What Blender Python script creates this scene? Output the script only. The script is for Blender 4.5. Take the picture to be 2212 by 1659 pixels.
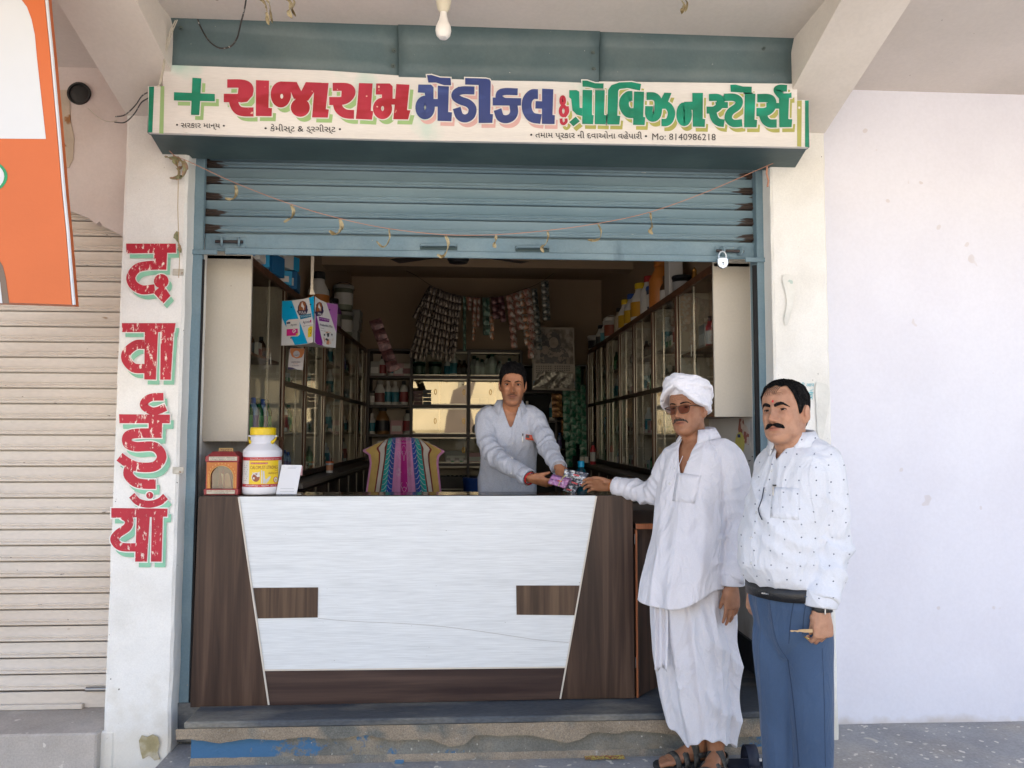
import bpy, math, random
import numpy as np
from mathutils import Vector, Matrix, noise
SC = bpy.context.scene
for o in list(bpy.data.objects): bpy.data.objects.remove(o)
COL = SC.collection
# ---------------------------------------------------------------- camera
YAW, PIT, ROL, FPX = .0549, .0653, .0029, 1607.4     # FPX: focal length for a picture 2212 units wide
CAMZ = 1.5
_cy, _sy, _cp, _sp = math.cos(YAW), math.sin(YAW), math.cos(PIT), math.sin(PIT)
CF = np.array([_sy*_cp, _cy*_cp, _sp]); CR = np.array([_cy, -_sy, 0.]); CU = np.cross(CR, CF)
_c, _s = math.cos(ROL), math.sin(ROL); CR, CU = _c*CR+_s*CU, -_s*CR+_c*CU
cam_d = bpy.data.cameras.new('camera'); cam = bpy.data.objects.new('camera', cam_d); COL.objects.link(cam)
cam_d.sensor_width = 36; cam_d.lens = FPX/2212*36; cam_d.clip_end = 500; cam_d.clip_start = .05
mw = Matrix.Identity(4)
for i in range(3):
    mw[i][0], mw[i][1], mw[i][2] = CR[i], CU[i], -CF[i]
mw[2][3] = CAMZ
cam.matrix_world = mw; SC.camera = cam
# ---------------------------------------------------------------- daylight
SUN_EL, SUN_AZ = math.radians(56), math.radians(-18)      # the sun stands behind the shop; the verandah is in shade
w = bpy.data.worlds.new('World'); SC.world = w; w.use_nodes = True
nt = w.node_tree; bg = nt.nodes['Background']; sky = nt.nodes.new('ShaderNodeTexSky'); sky.sky_type = 'NISHITA'
sky.sun_disc = False; sky.sun_elevation = SUN_EL; sky.sun_rotation = SUN_AZ
sky.air_density = 1.0; sky.dust_density = 2.5; sky.ozone_density = .6; sky.altitude = 200
nt.links.new(sky.outputs[0], bg.inputs[0]); bg.inputs[1].default_value = .15
sd = bpy.data.lights.new('sun', 'SUN'); sd.energy = 4.2; sd.angle = math.radians(.6); sd.color = (1, .95, .87)
sun = bpy.data.objects.new('sun', sd); COL.objects.link(sun)
_d = Vector((math.sin(SUN_AZ)*math.cos(SUN_EL), math.cos(SUN_AZ)*math.cos(SUN_EL), math.sin(SUN_EL)))
sun.rotation_euler = (-_d).to_track_quat('-Z', 'Y').to_euler()
SC.view_settings.view_transform = 'Standard'; SC.view_settings.look = 'None'
SC.view_settings.exposure = 2.15; SC.view_settings.gamma = 1; SC.view_settings.use_curve_mapping = False
SC.cycles.max_bounces = 9; SC.cycles.diffuse_bounces = 6; SC.cycles.transparent_max_bounces = 16
SC.cycles.use_denoising = True; SC.cycles.sample_clamp_indirect = 8
try: SC.cycles.denoising_input_passes = 'RGB_ALBEDO_NORMAL'
except Exception: pass

def at(u, v, y=None, z=None, x=None):
    """point where the sight line through (u, v) of the 2212 x 1659 picture meets a plane of the place"""
    d = FPX*CF+(u-1106)*CR-(v-829.5)*CU
    t = y/d[1] if y is not None else ((z-CAMZ)/d[2] if z is not None else x/d[0])
    return (float(t*d[0]), float(t*d[1]), float(CAMZ+t*d[2]))

# ---------------------------------------------------------------- materials
def srgb(r, g, b):
    f = lambda c: ((c/255+.055)/1.055)**2.4 if c/255 > .04045 else c/255/12.92
    return (f(r), f(g), f(b), 1)
_MC = {}
def mat(name, col, rough=.6, var=.12, vs=4, bump=.0, bs=60, col2=None, mix=(.45, .6), ms=3, metal=0, spec=.5, stretch=None,
        extra=None, alpha=None, trans=0, sheen=0, coat=0, fine=.0, crease=0, world=False):
    """procedural surface: base colour with cloudy variation, optional second colour in patches, grain and bump"""
    if name in _MC: return _MC[name]
    m = bpy.data.materials.new(name); m.use_nodes = True; _MC[name] = m
    n = m.node_tree.nodes; l = m.node_tree.links; b = n['Principled BSDF']
    if len(col) == 3: col = (*col, 1)
    tc = n.new('ShaderNodeTexCoord'); mp = n.new('ShaderNodeMapping'); l.new(n.new('ShaderNodeNewGeometry').outputs['Position'] if world else tc.outputs['Object'], mp.inputs[0])
    if stretch: mp.inputs['Scale'].default_value = stretch
    def noi(scale, detail=5, vec=mp):
        t = n.new('ShaderNodeTexNoise'); t.inputs['Scale'].default_value = scale; t.inputs['Detail'].default_value = detail
        l.new(vec.outputs[0], t.inputs['Vector']); return t
    def ramp(src, a, c, lo=(0,0,0,1), hi=(1,1,1,1)):
        r = n.new('ShaderNodeValToRGB'); r.color_ramp.elements[0].position = a; r.color_ramp.elements[1].position = c
        r.color_ramp.elements[0].color = lo; r.color_ramp.elements[1].color = hi; l.new(src, r.inputs[0]); return r
    def mx(fac, a, c, bt='MIX'):
        x = n.new('ShaderNodeMix'); x.data_type = 'RGBA'; x.blend_type = bt
        if hasattr(fac, 'links'): l.new(fac, x.inputs[0])
        else: x.inputs[0].default_value = fac
        for i, q in ((6, a), (7, c)):
            if hasattr(q, 'links'): l.new(q, x.inputs[i])
            else: x.inputs[i].default_value = q
        return x.outputs[2]
    out = None
    base = n.new('ShaderNodeRGB'); base.outputs[0].default_value = col; out = base.outputs[0]
    if col2 is not None:
        if len(col2) == 3: col2 = (*col2, 1)
        out = mx(ramp(noi(ms, 8).outputs[0], *mix).outputs[0], out, col2)
    if var:
        v = ramp(noi(vs).outputs[0], .3, .7, (1-var, 1-var, 1-var, 1), (1+var*.6, 1+var*.6, 1+var*.6, 1))
        out = mx(1.0, out, v.outputs[0], 'MULTIPLY')
    if fine:
        v = ramp(noi(vs*30, 3).outputs[0], .35, .65, (1-fine,)*3+(1,), (1+fine*.5,)*3+(1,))
        out = mx(1.0, out, v.outputs[0], 'MULTIPLY')
    env = dict(n=n, l=l, b=b, mp=mp, tc=tc, noi=noi, ramp=ramp, mx=mx)
    if extra: out = extra(out, env) or out
    l.new(out, b.inputs['Base Color'])
    b.inputs['Roughness'].default_value = rough; b.inputs['Metallic'].default_value = metal
    b.inputs['Specular IOR Level'].default_value = spec
    if coat: b.inputs['Coat Weight'].default_value = coat; b.inputs['Coat Roughness'].default_value = .08
    if sheen: b.inputs['Sheen Weight'].default_value = sheen
    if trans: b.inputs['Transmission Weight'].default_value = trans
    if alpha is not None: b.inputs['Alpha'].default_value = alpha
    if bump:
        bp = n.new('ShaderNodeBump'); bp.inputs['Strength'].default_value = bump; bp.inputs['Distance'].default_value = .01
        l.new(noi(bs, 6).outputs[0], bp.inputs['Height']); l.new(bp.outputs[0], b.inputs['Normal'])
        if crease:
            m2 = n.new('ShaderNodeMapping'); l.new(tc.outputs['Object'], m2.inputs[0]); m2.inputs['Scale'].default_value = (1, 1, .45); m2.inputs['Rotation'].default_value = (0, .35, 0)
            q = noi(9, 3, m2); q.inputs['Distortion'].default_value = 1.2; a1 = n.new('ShaderNodeMath'); a1.operation = 'SUBTRACT'; l.new(q.outputs[0], a1.inputs[0]); a1.inputs[1].default_value = .5
            a2 = n.new('ShaderNodeMath'); a2.operation = 'ABSOLUTE'; l.new(a1.outputs[0], a2.inputs[0]); b2 = n.new('ShaderNodeBump'); b2.invert = True; b2.inputs['Strength'].default_value = crease; b2.inputs['Distance'].default_value = .06
            l.new(a2.outputs[0], b2.inputs['Height']); l.new(b2.outputs[0], bp.inputs['Normal'])
    return m
def glass(name, tint, refl, rough=.02, gcol=(1, 1, 1)):
    if name in _MC: return _MC[name]
    m = bpy.data.materials.new(name); m.use_nodes = True; _MC[name] = m
    n = m.node_tree.nodes; l = m.node_tree.links; n.remove(n['Principled BSDF'])
    tr = n.new('ShaderNodeBsdfTransparent'); tr.inputs[0].default_value = (*tint, 1)
    gl = n.new('ShaderNodeBsdfGlossy'); gl.inputs['Roughness'].default_value = rough; gl.inputs[0].default_value = (*gcol, 1)
    fr = n.new('ShaderNodeFresnel'); fr.inputs[0].default_value = 1.5
    ad = n.new('ShaderNodeMath'); ad.operation = 'MULTIPLY_ADD'; l.new(fr.outputs[0], ad.inputs[0])
    ad.inputs[1].default_value = .45; ad.inputs[2].default_value = refl; ad.use_clamp = True
    ms = n.new('ShaderNodeMixShader'); l.new(ad.outputs[0], ms.inputs[0]); l.new(tr.outputs[0], ms.inputs[1]); l.new(gl.outputs[0], ms.inputs[2])
    l.new(ms.outputs[0], n['Material Output'].inputs[0]); return m

# ---------------------------------------------------------------- mesh helpers
class MB:
    def __init__(s): s.v = []; s.f = []
    def add(s, v, f):
        k = len(s.v); s.v += [tuple(map(float, p)) for p in v]; s.f += [tuple(i+k for i in q) for q in f]; return s
    def box(s, x0, x1, y0, y1, z0, z1, c=0):
        if c <= 0:
            v = [(x, y, z) for x in (x0, x1) for y in (y0, y1) for z in (z0, z1)]
            return s.add(v, [(0,1,3,2),(4,6,7,5),(0,4,5,1),(2,3,7,6),(0,2,6,4),(1,5,7,3)])
        C = ((x0+x1)/2, (y0+y1)/2, (z0+z1)/2); H = (abs(x1-x0)/2, abs(y1-y0)/2, abs(z1-z0)/2); c = min(c, min(H)*.9)
        v = []; ix = {}
        for sx in (-1, 1):
            for sy in (-1, 1):
                for sz in (-1, 1):
                    for a in range(3):
                        q = [H[0], H[1], H[2]]
                        for b in range(3):
                            if b != a: q[b] -= c
                        ix[(sx, sy, sz, a)] = len(v); v.append((C[0]+sx*q[0], C[1]+sy*q[1], C[2]+sz*q[2]))
        f = []
        for a in range(3):
            b, d = (a+1) % 3, (a+2) % 3
            for sa in (-1, 1):
                q = []
                for sb, sdd in ((-1,-1),(1,-1),(1,1),(-1,1)):
                    t = [0,0,0]; t[a] = sa; t[b] = sb; t[d] = sdd; q.append(ix[(*t, a)])
                f.append(tuple(q if sa > 0 else q[::-1]))
            for sb in (-1, 1):
                for sdd in (-1, 1):
                    t = [0,0,0]; t[b] = sb; t[d] = sdd; q = []
                    for sa, ax in ((-1, b), (1, b), (1, d), (-1, d)):
                        t2 = list(t); t2[a] = sa; q.append(ix[(*t2, ax)])
                    f.append(tuple(q if sb*sdd < 0 else q[::-1]))
        for sx in (-1, 1):
            for sy in (-1, 1):
                for sz in (-1, 1):
                    q = [ix[(sx, sy, sz, a)] for a in range(3)]; f.append(tuple(q if sx*sy*sz > 0 else q[::-1]))
        return s.add(v, f)
    def prism(s, pts, dv):
        """polygon pts (3D, planar) pushed along dv"""
        n = len(pts); q = [tuple(a+b for a, b in zip(p, dv)) for p in pts]
        return s.add(list(pts)+q, [tuple(range(n)), tuple(range(2*n-1, n-1, -1))]+[(i, i+n, (i+1) % n+n, (i+1) % n) for i in range(n)])
    def lathe(s, prof, c=(0,0,0), seg=20, sx=1, sy=1):
        v = []; f = []; n = len(prof)
        for r, z in prof:
            for k in range(seg):
                a = 2*math.pi*k/seg; v.append((c[0]+r*sx*math.cos(a), c[1]+r*sy*math.sin(a), c[2]+z))
        for i in range(n-1):
            for k in range(seg):
                f.append((i*seg+k, i*seg+(k+1) % seg, (i+1)*seg+(k+1) % seg, (i+1)*seg+k))
        f.append(tuple(range(seg-1, -1, -1))); f.append(tuple((n-1)*seg+k for k in range(seg)))
        return s.add(v, f)
    def tube(s, pts, r, seg=8, flat=1, closed=False):
        P = [Vector(p) for p in pts]; n = len(P); R = r if hasattr(r, '__len__') else [r]*n
        v = []; f = []; up = None
        for i in range(n):
            if closed: t = (P[(i+1) % n]-P[i-1]).normalized()
            else: t = (P[min(i+1, n-1)]-P[max(i-1, 0)]).normalized()
            if up is None: up = Vector((0, 0, 1)) if abs(t.z) < .9 else Vector((0, 1, 0))
            a = t.cross(up).normalized(); b = a.cross(t).normalized(); up = b
            for k in range(seg):
                g = 2*math.pi*k/seg; v.append(P[i]+a*math.cos(g)*R[i]+b*math.sin(g)*R[i]*flat)
        for i in range(n if closed else n-1):
            j = (i+1) % n
            for k in range(seg): f.append((i*seg+k, i*seg+(k+1) % seg, j*seg+(k+1) % seg, j*seg+k))
        if not closed: f.append(tuple(range(seg-1, -1, -1))); f.append(tuple((n-1)*seg+k for k in range(seg)))
        return s.add(v, f)
    def sheet(s, rows, th=None):
        """grid of points (list of rows) as a sheet; th = thickness vector function or None"""
        a = len(rows); b = len(rows[0]); v = [p for r in rows for p in r]
        s.add(v, [(i*b+j, i*b+j+1, (i+1)*b+j+1, (i+1)*b+j) for i in range(a-1) for j in range(b-1)]); return s
    def build(s, name, m=None, parent=None, smooth=False, loc=None):
        me = bpy.data.meshes.new(name); me.from_pydata(s.v, [], s.f); me.validate(clean_customdata=False)
        if m: me.materials.append(m)
        o = bpy.data.objects.new(name, me); COL.objects.link(o)
        if parent: o.parent = parent
        if loc: o.location = loc
        import bmesh as _b
        bm = _b.new(); bm.from_mesh(me); _b.ops.recalc_face_normals(bm, faces=bm.faces); bm.to_mesh(me); bm.free()
        if smooth:
            me.shade_smooth()
            if smooth != 2:
                try: me.set_sharp_from_angle(angle=math.radians(40))
                except Exception: pass
        return o
def empty(name, loc=(0,0,0), rz=0):
    o = bpy.data.objects.new(name, None); COL.objects.link(o); o.location = loc; o.rotation_euler[2] = rz; o.empty_display_size = .1; return o
def tag(o, label=None, cat=None, group=None, kind=None):
    if label: o['label'] = label
    if cat: o['category'] = cat
    if group: o['group'] = group
    if kind: o['kind'] = kind
    return o
def copy_tree(o, parent=None, loc=None, rz=None):
    c = o.copy(); COL.objects.link(c); c.parent = parent
    if loc is not None: c.location = loc
    if rz is not None: c.rotation_euler[2] = rz
    for k in ('label', 'group'):
        pass
    for ch in list(o.children): copy_tree(ch, c)
    return c
def cat_curve(p, n=8, closed=False):
    """smooth curve through 2D/3D points (Catmull-Rom)"""
    P = [np.array(q, float) for q in p]; m = len(P); o = []
    rng = range(m if closed else m-1)
    for i in rng:
        p0 = P[i-1] if (closed or i > 0) else 2*P[0]-P[1]
        p1 = P[i]; p2 = P[(i+1) % m]
        p3 = P[(i+2) % m] if (closed or i+2 < m) else 2*P[-1]-P[-2]
        for k in range(n):
            t = k/n
            o.append(.5*((2*p1)+(-p0+p2)*t+(2*p0-5*p1+4*p2-p3)*t*t+(-p0+3*p1-3*p2+p3)*t**3))
    if not closed: o.append(P[-1])
    return o
def ell(cx, cy, rx, ry, n=24, a0=0, a1=360):
    full = (a1-a0) == 360
    return [(cx+rx*math.cos(math.radians(a0+(a1-a0)*k/(n if full else n-1))), cy+ry*math.sin(math.radians(a0+(a1-a0)*k/(n if full else n-1)))) for k in range(n)]

# ---- brush lettering: glyphs are lists of ('P', points) / ('S', width, points) / ('O', width, closed points), in the units of a survey crop
def stroke_strip(pts, wd, closed, ext=0):
    P = [np.array(p, float) for p in pts]; n = len(P); L = []; Rr = []
    if not closed and ext:
        P[0] = P[0]-(P[1]-P[0])/np.linalg.norm(P[1]-P[0])*ext; P[-1] = P[-1]+(P[-1]-P[-2])/np.linalg.norm(P[-1]-P[-2])*ext
    for i in range(n):
        a = P[i]-P[i-1] if (closed or i > 0) else P[1]-P[0]
        b = P[(i+1) % n]-P[i] if (closed or i < n-1) else P[-1]-P[-2]
        a = a/(np.linalg.norm(a)+1e-9); b = b/(np.linalg.norm(b)+1e-9)
        na = np.array([-a[1], a[0]]); nb = np.array([-b[1], b[0]]); m = na+nb; m = m/(np.linalg.norm(m)+1e-9)
        k = 1/max(.5, float(m@na)); L.append(P[i]+m*wd/2*k); Rr.append(P[i]-m*wd/2*k)
    return L, Rr
def glyph_mesh(mb, prims, to3, depth, off=(0, 0), grow=0):
    """paint film of a glyph; to3(u, v, d) gives the wall point for crop coordinates and film height d"""
    k = 0
    for pr in prims:
        d = depth+k*.00012; k += 1
        if pr[0] == 'P':
            pts = [(p[0]+off[0], p[1]+off[1]) for p in pr[1]]
            mb.add([to3(p[0], p[1], d) for p in pts], [tuple(range(len(pts)))])
            if grow:
                d += .00006; L, R = stroke_strip(pts, grow*2, True); n = len(pts)
                for i in range(n):
                    j = (i+1) % n
                    mb.add([to3(*q, d) for q in (L[i], R[i], R[j], L[j])], [(0, 1, 2, 3)])
        else:
            wd = pr[1]+2*grow; cl = pr[0] == 'O'
            pts = [(p[0]+off[0], p[1]+off[1]) for p in (cat_curve(pr[2], 7, cl) if len(pr[2]) > 2 else pr[2])]
            L, R = stroke_strip(pts, wd, cl, grow); n = len(pts)
            vs = [to3(*q, d) for q in L]+[to3(*q, d) for q in R]
            mb.add(vs, [(i, n+i, n+(i+1) % n, (i+1) % n) for i in range(n if cl else n-1)])
_FONT = {}
def text_mesh(s, m, name, parent, to3, x0, x1, y, h, bold=0, slope=0, hh=None):
    """lettering of one line, fitted between x0 and x1 (crop units), baseline y, cap height h"""
    cu = bpy.data.curves.new('t', 'FONT'); cu.body = s; cu.size = 1; cu.offset = bold; cu.resolution_u = 2
    o = bpy.data.objects.new('t', cu); COL.objects.link(o)
    dg = bpy.context.evaluated_depsgraph_get(); dg.update()
    me = bpy.data.meshes.new_from_object(o.evaluated_get(dg))
    bpy.data.objects.remove(o)
    n = len(me.vertices)
    if n == 0: return None
    co = np.zeros(n*3); me.vertices.foreach_get('co', co); co = co.reshape(-1, 3)
    mn, mxx = co[:, 0].min(), co[:, 0].max()
    sx = (x1-x0)/(mxx-mn); sy = h/(hh or .69)
    for v, c in zip(me.vertices, co):
        u = x0+(c[0]-mn)*sx; v.co = to3(u, y-c[1]*sy+slope*(u-x0), 0)
    me.name = name; me.materials.clear(); me.materials.append(m)
    ob = bpy.data.objects.new(name, me); COL.objects.link(ob)
    if parent: ob.parent = parent
    return ob
# ================================================================ structure
GY, PY, WY, SY, CY_ = 3.75, 3.65, 3.84, 3.368, 3.68
FZ = .205
def spots(col, scale, lo, hi, yr=None):
    def f(out, e):
        t = e['noi'](scale, 2); r = e['ramp'](t.outputs[0], lo, hi)
        return e['mx'](r.outputs[0], out, (*col, 1))
    return f
def streaks(col, sc, lo, hi, stretch=(1, 1, .06)):
    def f(out, e):
        n, l = e['n'], e['l']; mp = n.new('ShaderNodeMapping'); l.new(e['tc'].outputs['Object'], mp.inputs[0]); mp.inputs['Scale'].default_value = stretch
        t = e['noi'](sc, 6, mp); r = e['ramp'](t.outputs[0], lo, hi)
        return e['mx'](r.outputs[0], out, (*col, 1))
    return f
def chain(*fs):
    def f(out, e):
        for g in fs: out = g(out, e)
        return out
    return f
def zdirt(col, z0, z1, sc=14, amt=1):
    """splash dirt with a ragged edge, below z1, thickest at z0"""
    def f(out, e):
        n, l = e['n'], e['l']; sp = n.new('ShaderNodeSeparateXYZ'); l.new(e['tc'].outputs['Object'], sp.inputs[0])
        mr = n.new('ShaderNodeMapRange'); l.new(sp.outputs[2], mr.inputs[0]); mr.inputs[1].default_value = z0; mr.inputs[2].default_value = z1
        mr.inputs[3].default_value = .62; mr.inputs[4].default_value = -.1
        t = e['noi'](sc, 7); ad = n.new('ShaderNodeMath'); ad.operation = 'ADD'; l.new(mr.outputs[0], ad.inputs[0]); l.new(t.outputs[0], ad.inputs[1])
        r = e['ramp'](ad.outputs[0], .62, .95, (0,0,0,1), (amt,amt,amt,1))
        return e['mx'](r.outputs[0], out, (*col, 1))
    return f
m_ground = mat('dusty_earth', (.42, .375, .32), .95, .2, 2, .4, 40, (.35, .3, .25), ms=.8)
m_floor = mat('verandah_cement', (.33, .325, .32), .75, .2, 3, .25, 70, (.42, .38, .33), mix=(.48, .68), ms=2.2,
              extra=chain(spots((.66, .62, .54), 24, .655, .67), spots((.55, .51, .43), 7, .68, .72)), fine=.12)
m_right = mat('lavender_limewash', (.74, .75, .83), .85, .02, 2, .1, 25, (.715, .72, .80), ms=1.5,
              extra=chain(spots((.66, .64, .68), 9, .735, .75), zdirt((.5, .44, .38), -.02, .07, 9, .6)), fine=.02)
m_pill = mat('white_limewash', (.79, .785, .755), .85, .04, 5, .35, 30, (.74, .73, .69), ms=3, fine=.04,
             extra=chain(streaks((.5, .48, .42), 9, .72, .8, (1, 1, .3)), zdirt((.58, .53, .42), -.1, .5, 12, .4), spots((.12, .11, .1), 45, .76, .78)))
m_ceil = mat('ceiling_limewash', (.66, .60, .545), .9, .04, 2, .1, 25, (.61, .555, .50), ms=1.2, fine=.03, extra=spots((.3, .25, .2), 30, .76, .78))
m_beam = mat('beam_limewash', (.70, .65, .59), .9, .04, 2, .15, 25, (.65, .6, .54), ms=1.5, fine=.03)
m_leftw = mat('pinkish_limewash', (.66, .59, .56), .9, .06, 3, .2, 25, (.6, .52, .48), ms=1.8, fine=.03, extra=streaks((.42, .3, .2), 5, .7, .85, (1, 1, .4)))
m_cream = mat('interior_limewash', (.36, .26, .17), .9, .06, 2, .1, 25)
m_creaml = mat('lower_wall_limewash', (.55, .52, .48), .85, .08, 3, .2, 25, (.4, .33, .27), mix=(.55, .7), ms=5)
m_step = mat('step_stone', (.07, .08, .092), .6, .35, 3, .25, 60, (.22, .21, .18), mix=(.5, .66), ms=3.5, stretch=(.5, 1.5, 1), fine=.2)
m_face = mat('step_plaster', (.30, .245, .18), .95, .25, 6, .7, 45, (.17, .17, .15), mix=(.5, .62), ms=5, fine=.25, extra=spots((.36, .34, .3), 60, .7, .73))
def blueworn(out, e):
    n, l = e['n'], e['l']; sp = n.new('ShaderNodeSeparateXYZ'); l.new(e['tc'].outputs['Object'], sp.inputs[0])
    mr = n.new('ShaderNodeMapRange'); l.new(sp.outputs[0], mr.inputs[0]); mr.inputs[1].default_value = -1.2; mr.inputs[2].default_value = .1
    mr.inputs[3].default_value = .2; mr.inputs[4].default_value = -.12
    m2 = n.new('ShaderNodeMapRange'); l.new(sp.outputs[0], m2.inputs[0]); m2.inputs[1].default_value = 1.2; m2.inputs[2].default_value = 1.35
    m2.inputs[3].default_value = 0; m2.inputs[4].default_value = .26
    a = n.new('ShaderNodeMath'); a.operation = 'ADD'; l.new(mr.outputs[0], a.inputs[0]); l.new(m2.outputs[0], a.inputs[1])
    t = e['noi'](9, 12); t.inputs['Roughness'].default_value = .74; b = n.new('ShaderNodeMath'); b.operation = 'ADD'; l.new(a.outputs[0], b.inputs[0]); l.new(t.outputs[0], b.inputs[1])
    r = e['ramp'](b.outputs[0], .56, .62); return e['mx'](r.outputs[0], out, (.05, .14, .265, 1))
m_bluef = mat('step_worn_blue_paint', (.19, .185, .16), .85, .3, 6, .6, 45, (.27, .23, .17), mix=(.5, .65), ms=5, fine=.2,
              extra=chain(blueworn, spots((.42, .4, .35), 40, .71, .74)))

def wall(name, mb, m, label=None, cat=None):
    o = mb.build(name, m); tag(o, kind='structure'); return o
# ground and floors
b = MB(); b.box(-60, 60, -70, 3.9, -.6, -.2); wall('ground', b, m_ground)
b = MB(); rows = []
for j in range(9):
    y = .9+(3.9-.9)*j/8; rows.append([(x, y, .005+.003*noise.noise(Vector((x*2, y*2, 0)))) for x in np.linspace(-1.395, 7, 50)])
b.sheet(rows); wall('verandah_floor', b, m_floor)
b = MB(); b.box(-1.395, 7, .9, 3.9, -.2, 0); wall('verandah_floor_base', b, m_floor)
b = MB(); b.box(-7, -1.396, .9, 3.9, -.21, -.19); wall('lower_floor', b, m_floor)
b = MB(); b.box(-1.41, 1.56, 3.74, 8.8, .02, FZ-.004); wall('shop_floor', b, m_step)
# ceiling slab of the verandah, roof over everything
b = MB(); b.box(-9, 9, 1.35, 3.84, 3.373, 3.55); wall('verandah_ceiling', b, m_ceil)
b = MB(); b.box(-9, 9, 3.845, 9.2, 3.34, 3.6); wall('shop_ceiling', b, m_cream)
b = MB(); b.box(-1.42, 1.56, 7.04, 7.25, 3.08, 3.34); wall('ceiling_crossbeam', b, m_cream)
# right wall
b = MB(); b.box(1.8, 9, WY, WY+.2, 0, 3.373); wall('wall_right', b, m_right)
# shop interior walls
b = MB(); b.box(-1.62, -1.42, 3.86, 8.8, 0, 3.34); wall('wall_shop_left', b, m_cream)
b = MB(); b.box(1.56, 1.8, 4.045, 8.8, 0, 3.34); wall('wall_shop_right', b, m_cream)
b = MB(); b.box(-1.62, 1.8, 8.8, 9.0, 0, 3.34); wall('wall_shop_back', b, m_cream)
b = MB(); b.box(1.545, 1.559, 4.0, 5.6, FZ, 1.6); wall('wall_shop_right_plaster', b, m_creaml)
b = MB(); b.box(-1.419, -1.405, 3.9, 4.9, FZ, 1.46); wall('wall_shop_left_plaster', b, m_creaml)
b = MB(); b.box(1.53, 1.544, 4.0, 5.6, FZ, .37); wall('skirting_shop_right', b, mat('dark_skirting', (.03, .03, .032), .4))
# left bay wall above the closed shutter, with a broken plaster edge
eb = [(-9, 2.62), at(90, 432, y=WY)[::2], at(140, 450, y=WY)[::2], at(170, 462, y=WY)[::2], at(190, 470, y=WY)[::2], at(207, 484, y=WY)[::2], at(215, 478, y=WY)[::2], at(222, 488, y=WY)[::2], at(262, 508, y=WY)[::2], (-1.70, 2.40)]
b = MB(); b.prism([(x, WY, z) for x, z in eb]+[(-1.70, WY, 3.373), (-9, WY, 3.373)], (0, .05, 0)); wall('wall_left', b, m_leftw)
b = MB(); b.box(-9, -1.62, 4.1, 4.3, 0, 3.34); wall('wall_left_behind_shutter', b, m_leftw)
# peeled strip with brown stains and the round black hole
m_peel = mat('peeled_wall_strip', (.5, .42, .33), .9, .15, 6, .3, 40, (.3, .14, .05), mix=(.56, .62), ms=14)
pp = [at(u, v, y=WY)[::2] for u, v in ((113, 195), (150, 195), (153, 262), (161, 300), (158, 345), (150, 362), (132, 365), (128, 340))]
b = MB(); b.prism([(x, WY-.004, z) for x, z in pp], (0, .003, 0)); o = b.build('peeled_patch', m_peel, bpy.data.objects['wall_left'])
c = at(172, 203, y=WY); t_ = empty('wall_hole', c); tag(t_, 'round black pipe hole high in the pinkish wall beside the orange board', 'hole')
b = MB(); b.lathe([(.058, 0), (.058, .012), (.049, .012), (.047, .004)], seg=28); o = b.build('hole_rim', mat('hole_black', (.012, .012, .012), .6), t_, True); o.rotation_euler = (math.pi/2, 0, 0)
b = MB(); b.lathe([(.0, .004), (.047, .005), (.03, .012), (.0, .008)], seg=24); o = b.build('hole_lining', mat('hole_black', (.012, .012, .012)), t_, True); o.rotation_euler = (math.pi/2, 0, 0)
# stepped base
def T3(u, v, y): return at(u, v, y=y)
xl = at(409, 1560, y=3.5)[0]; xr = 1.45
b = MB(); b.box(xl-.02, xr, 3.488, 3.80, FZ-.03, FZ, .006); wall('step_nosing', b, m_step)
b = MB(); b.box(xl, xr, 3.53, 3.8, 0, FZ-.032); wall('step_core', b, m_bluef)
wl = [(380, 1598), (405, 1597), (440, 1600), (477, 1605), (540, 1596), (600, 1599), (660, 1592), (719, 1597), (792, 1588), (847, 1599), (924, 1597), (950, 1606), (976, 1612), (1005, 1606), (1031, 1588), (1085, 1590), (1141, 1588), (1190, 1598), (1225, 1604), (1255, 1596), (1284, 1582), (1330, 1584), (1372, 1579), (1452, 1586), (1500, 1590), (1560, 1586), (1590, 1592), (1650, 1590)]
w2 = cat_curve([at(u, v, y=3.5) for u, v in wl], 5)
top = FZ-.031
b = MB(); rows = [[], [], [], []]
for p in w2:
    x, z = float(p[0]), float(p[2])+.004*noise.noise(Vector((p[0]*30, 0, 0)))
    rows[0].append((x, 3.495+.004*noise.noise(Vector((x*6, 1, 0))), top)); rows[1].append((x, 3.497+.006*noise.noise(Vector((x*9, 5, 0))), (top+z)/2))
    rows[2].append((x, 3.499+.005*noise.noise(Vector((x*14, 9, 0))), z)); rows[3].append((x, 3.531, z+.001))
b.sheet(rows); wall('step_plaster_face', b, m_face)
b = MB(); rows = [[(x, 3.529-.03*k+.005*noise.noise(Vector((x*8, k, 0))), .032*(1-k/1.0)**2 if k < 1 else .006) for x in np.linspace(xl, xr, 60)] for k in (0, .35, .7, 1.0)]
b.sheet(rows); wall('step_toe', b, m_face)
# left sill
b = MB(); b.box(-9, -1.70, 3.60, 4.0, -.19, .122, .008); wall('sill_left', b, mat('sill_cement', (.41, .37, .33), .85, .2, 4, .3, 60, (.47, .43, .39), ms=3, fine=.1,
   extra=chain(spots((.62, .58, .52), 22, .7, .72), streaks((.75, .73, .7), 30, .76, .78, (1, 1, .12)))))
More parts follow.
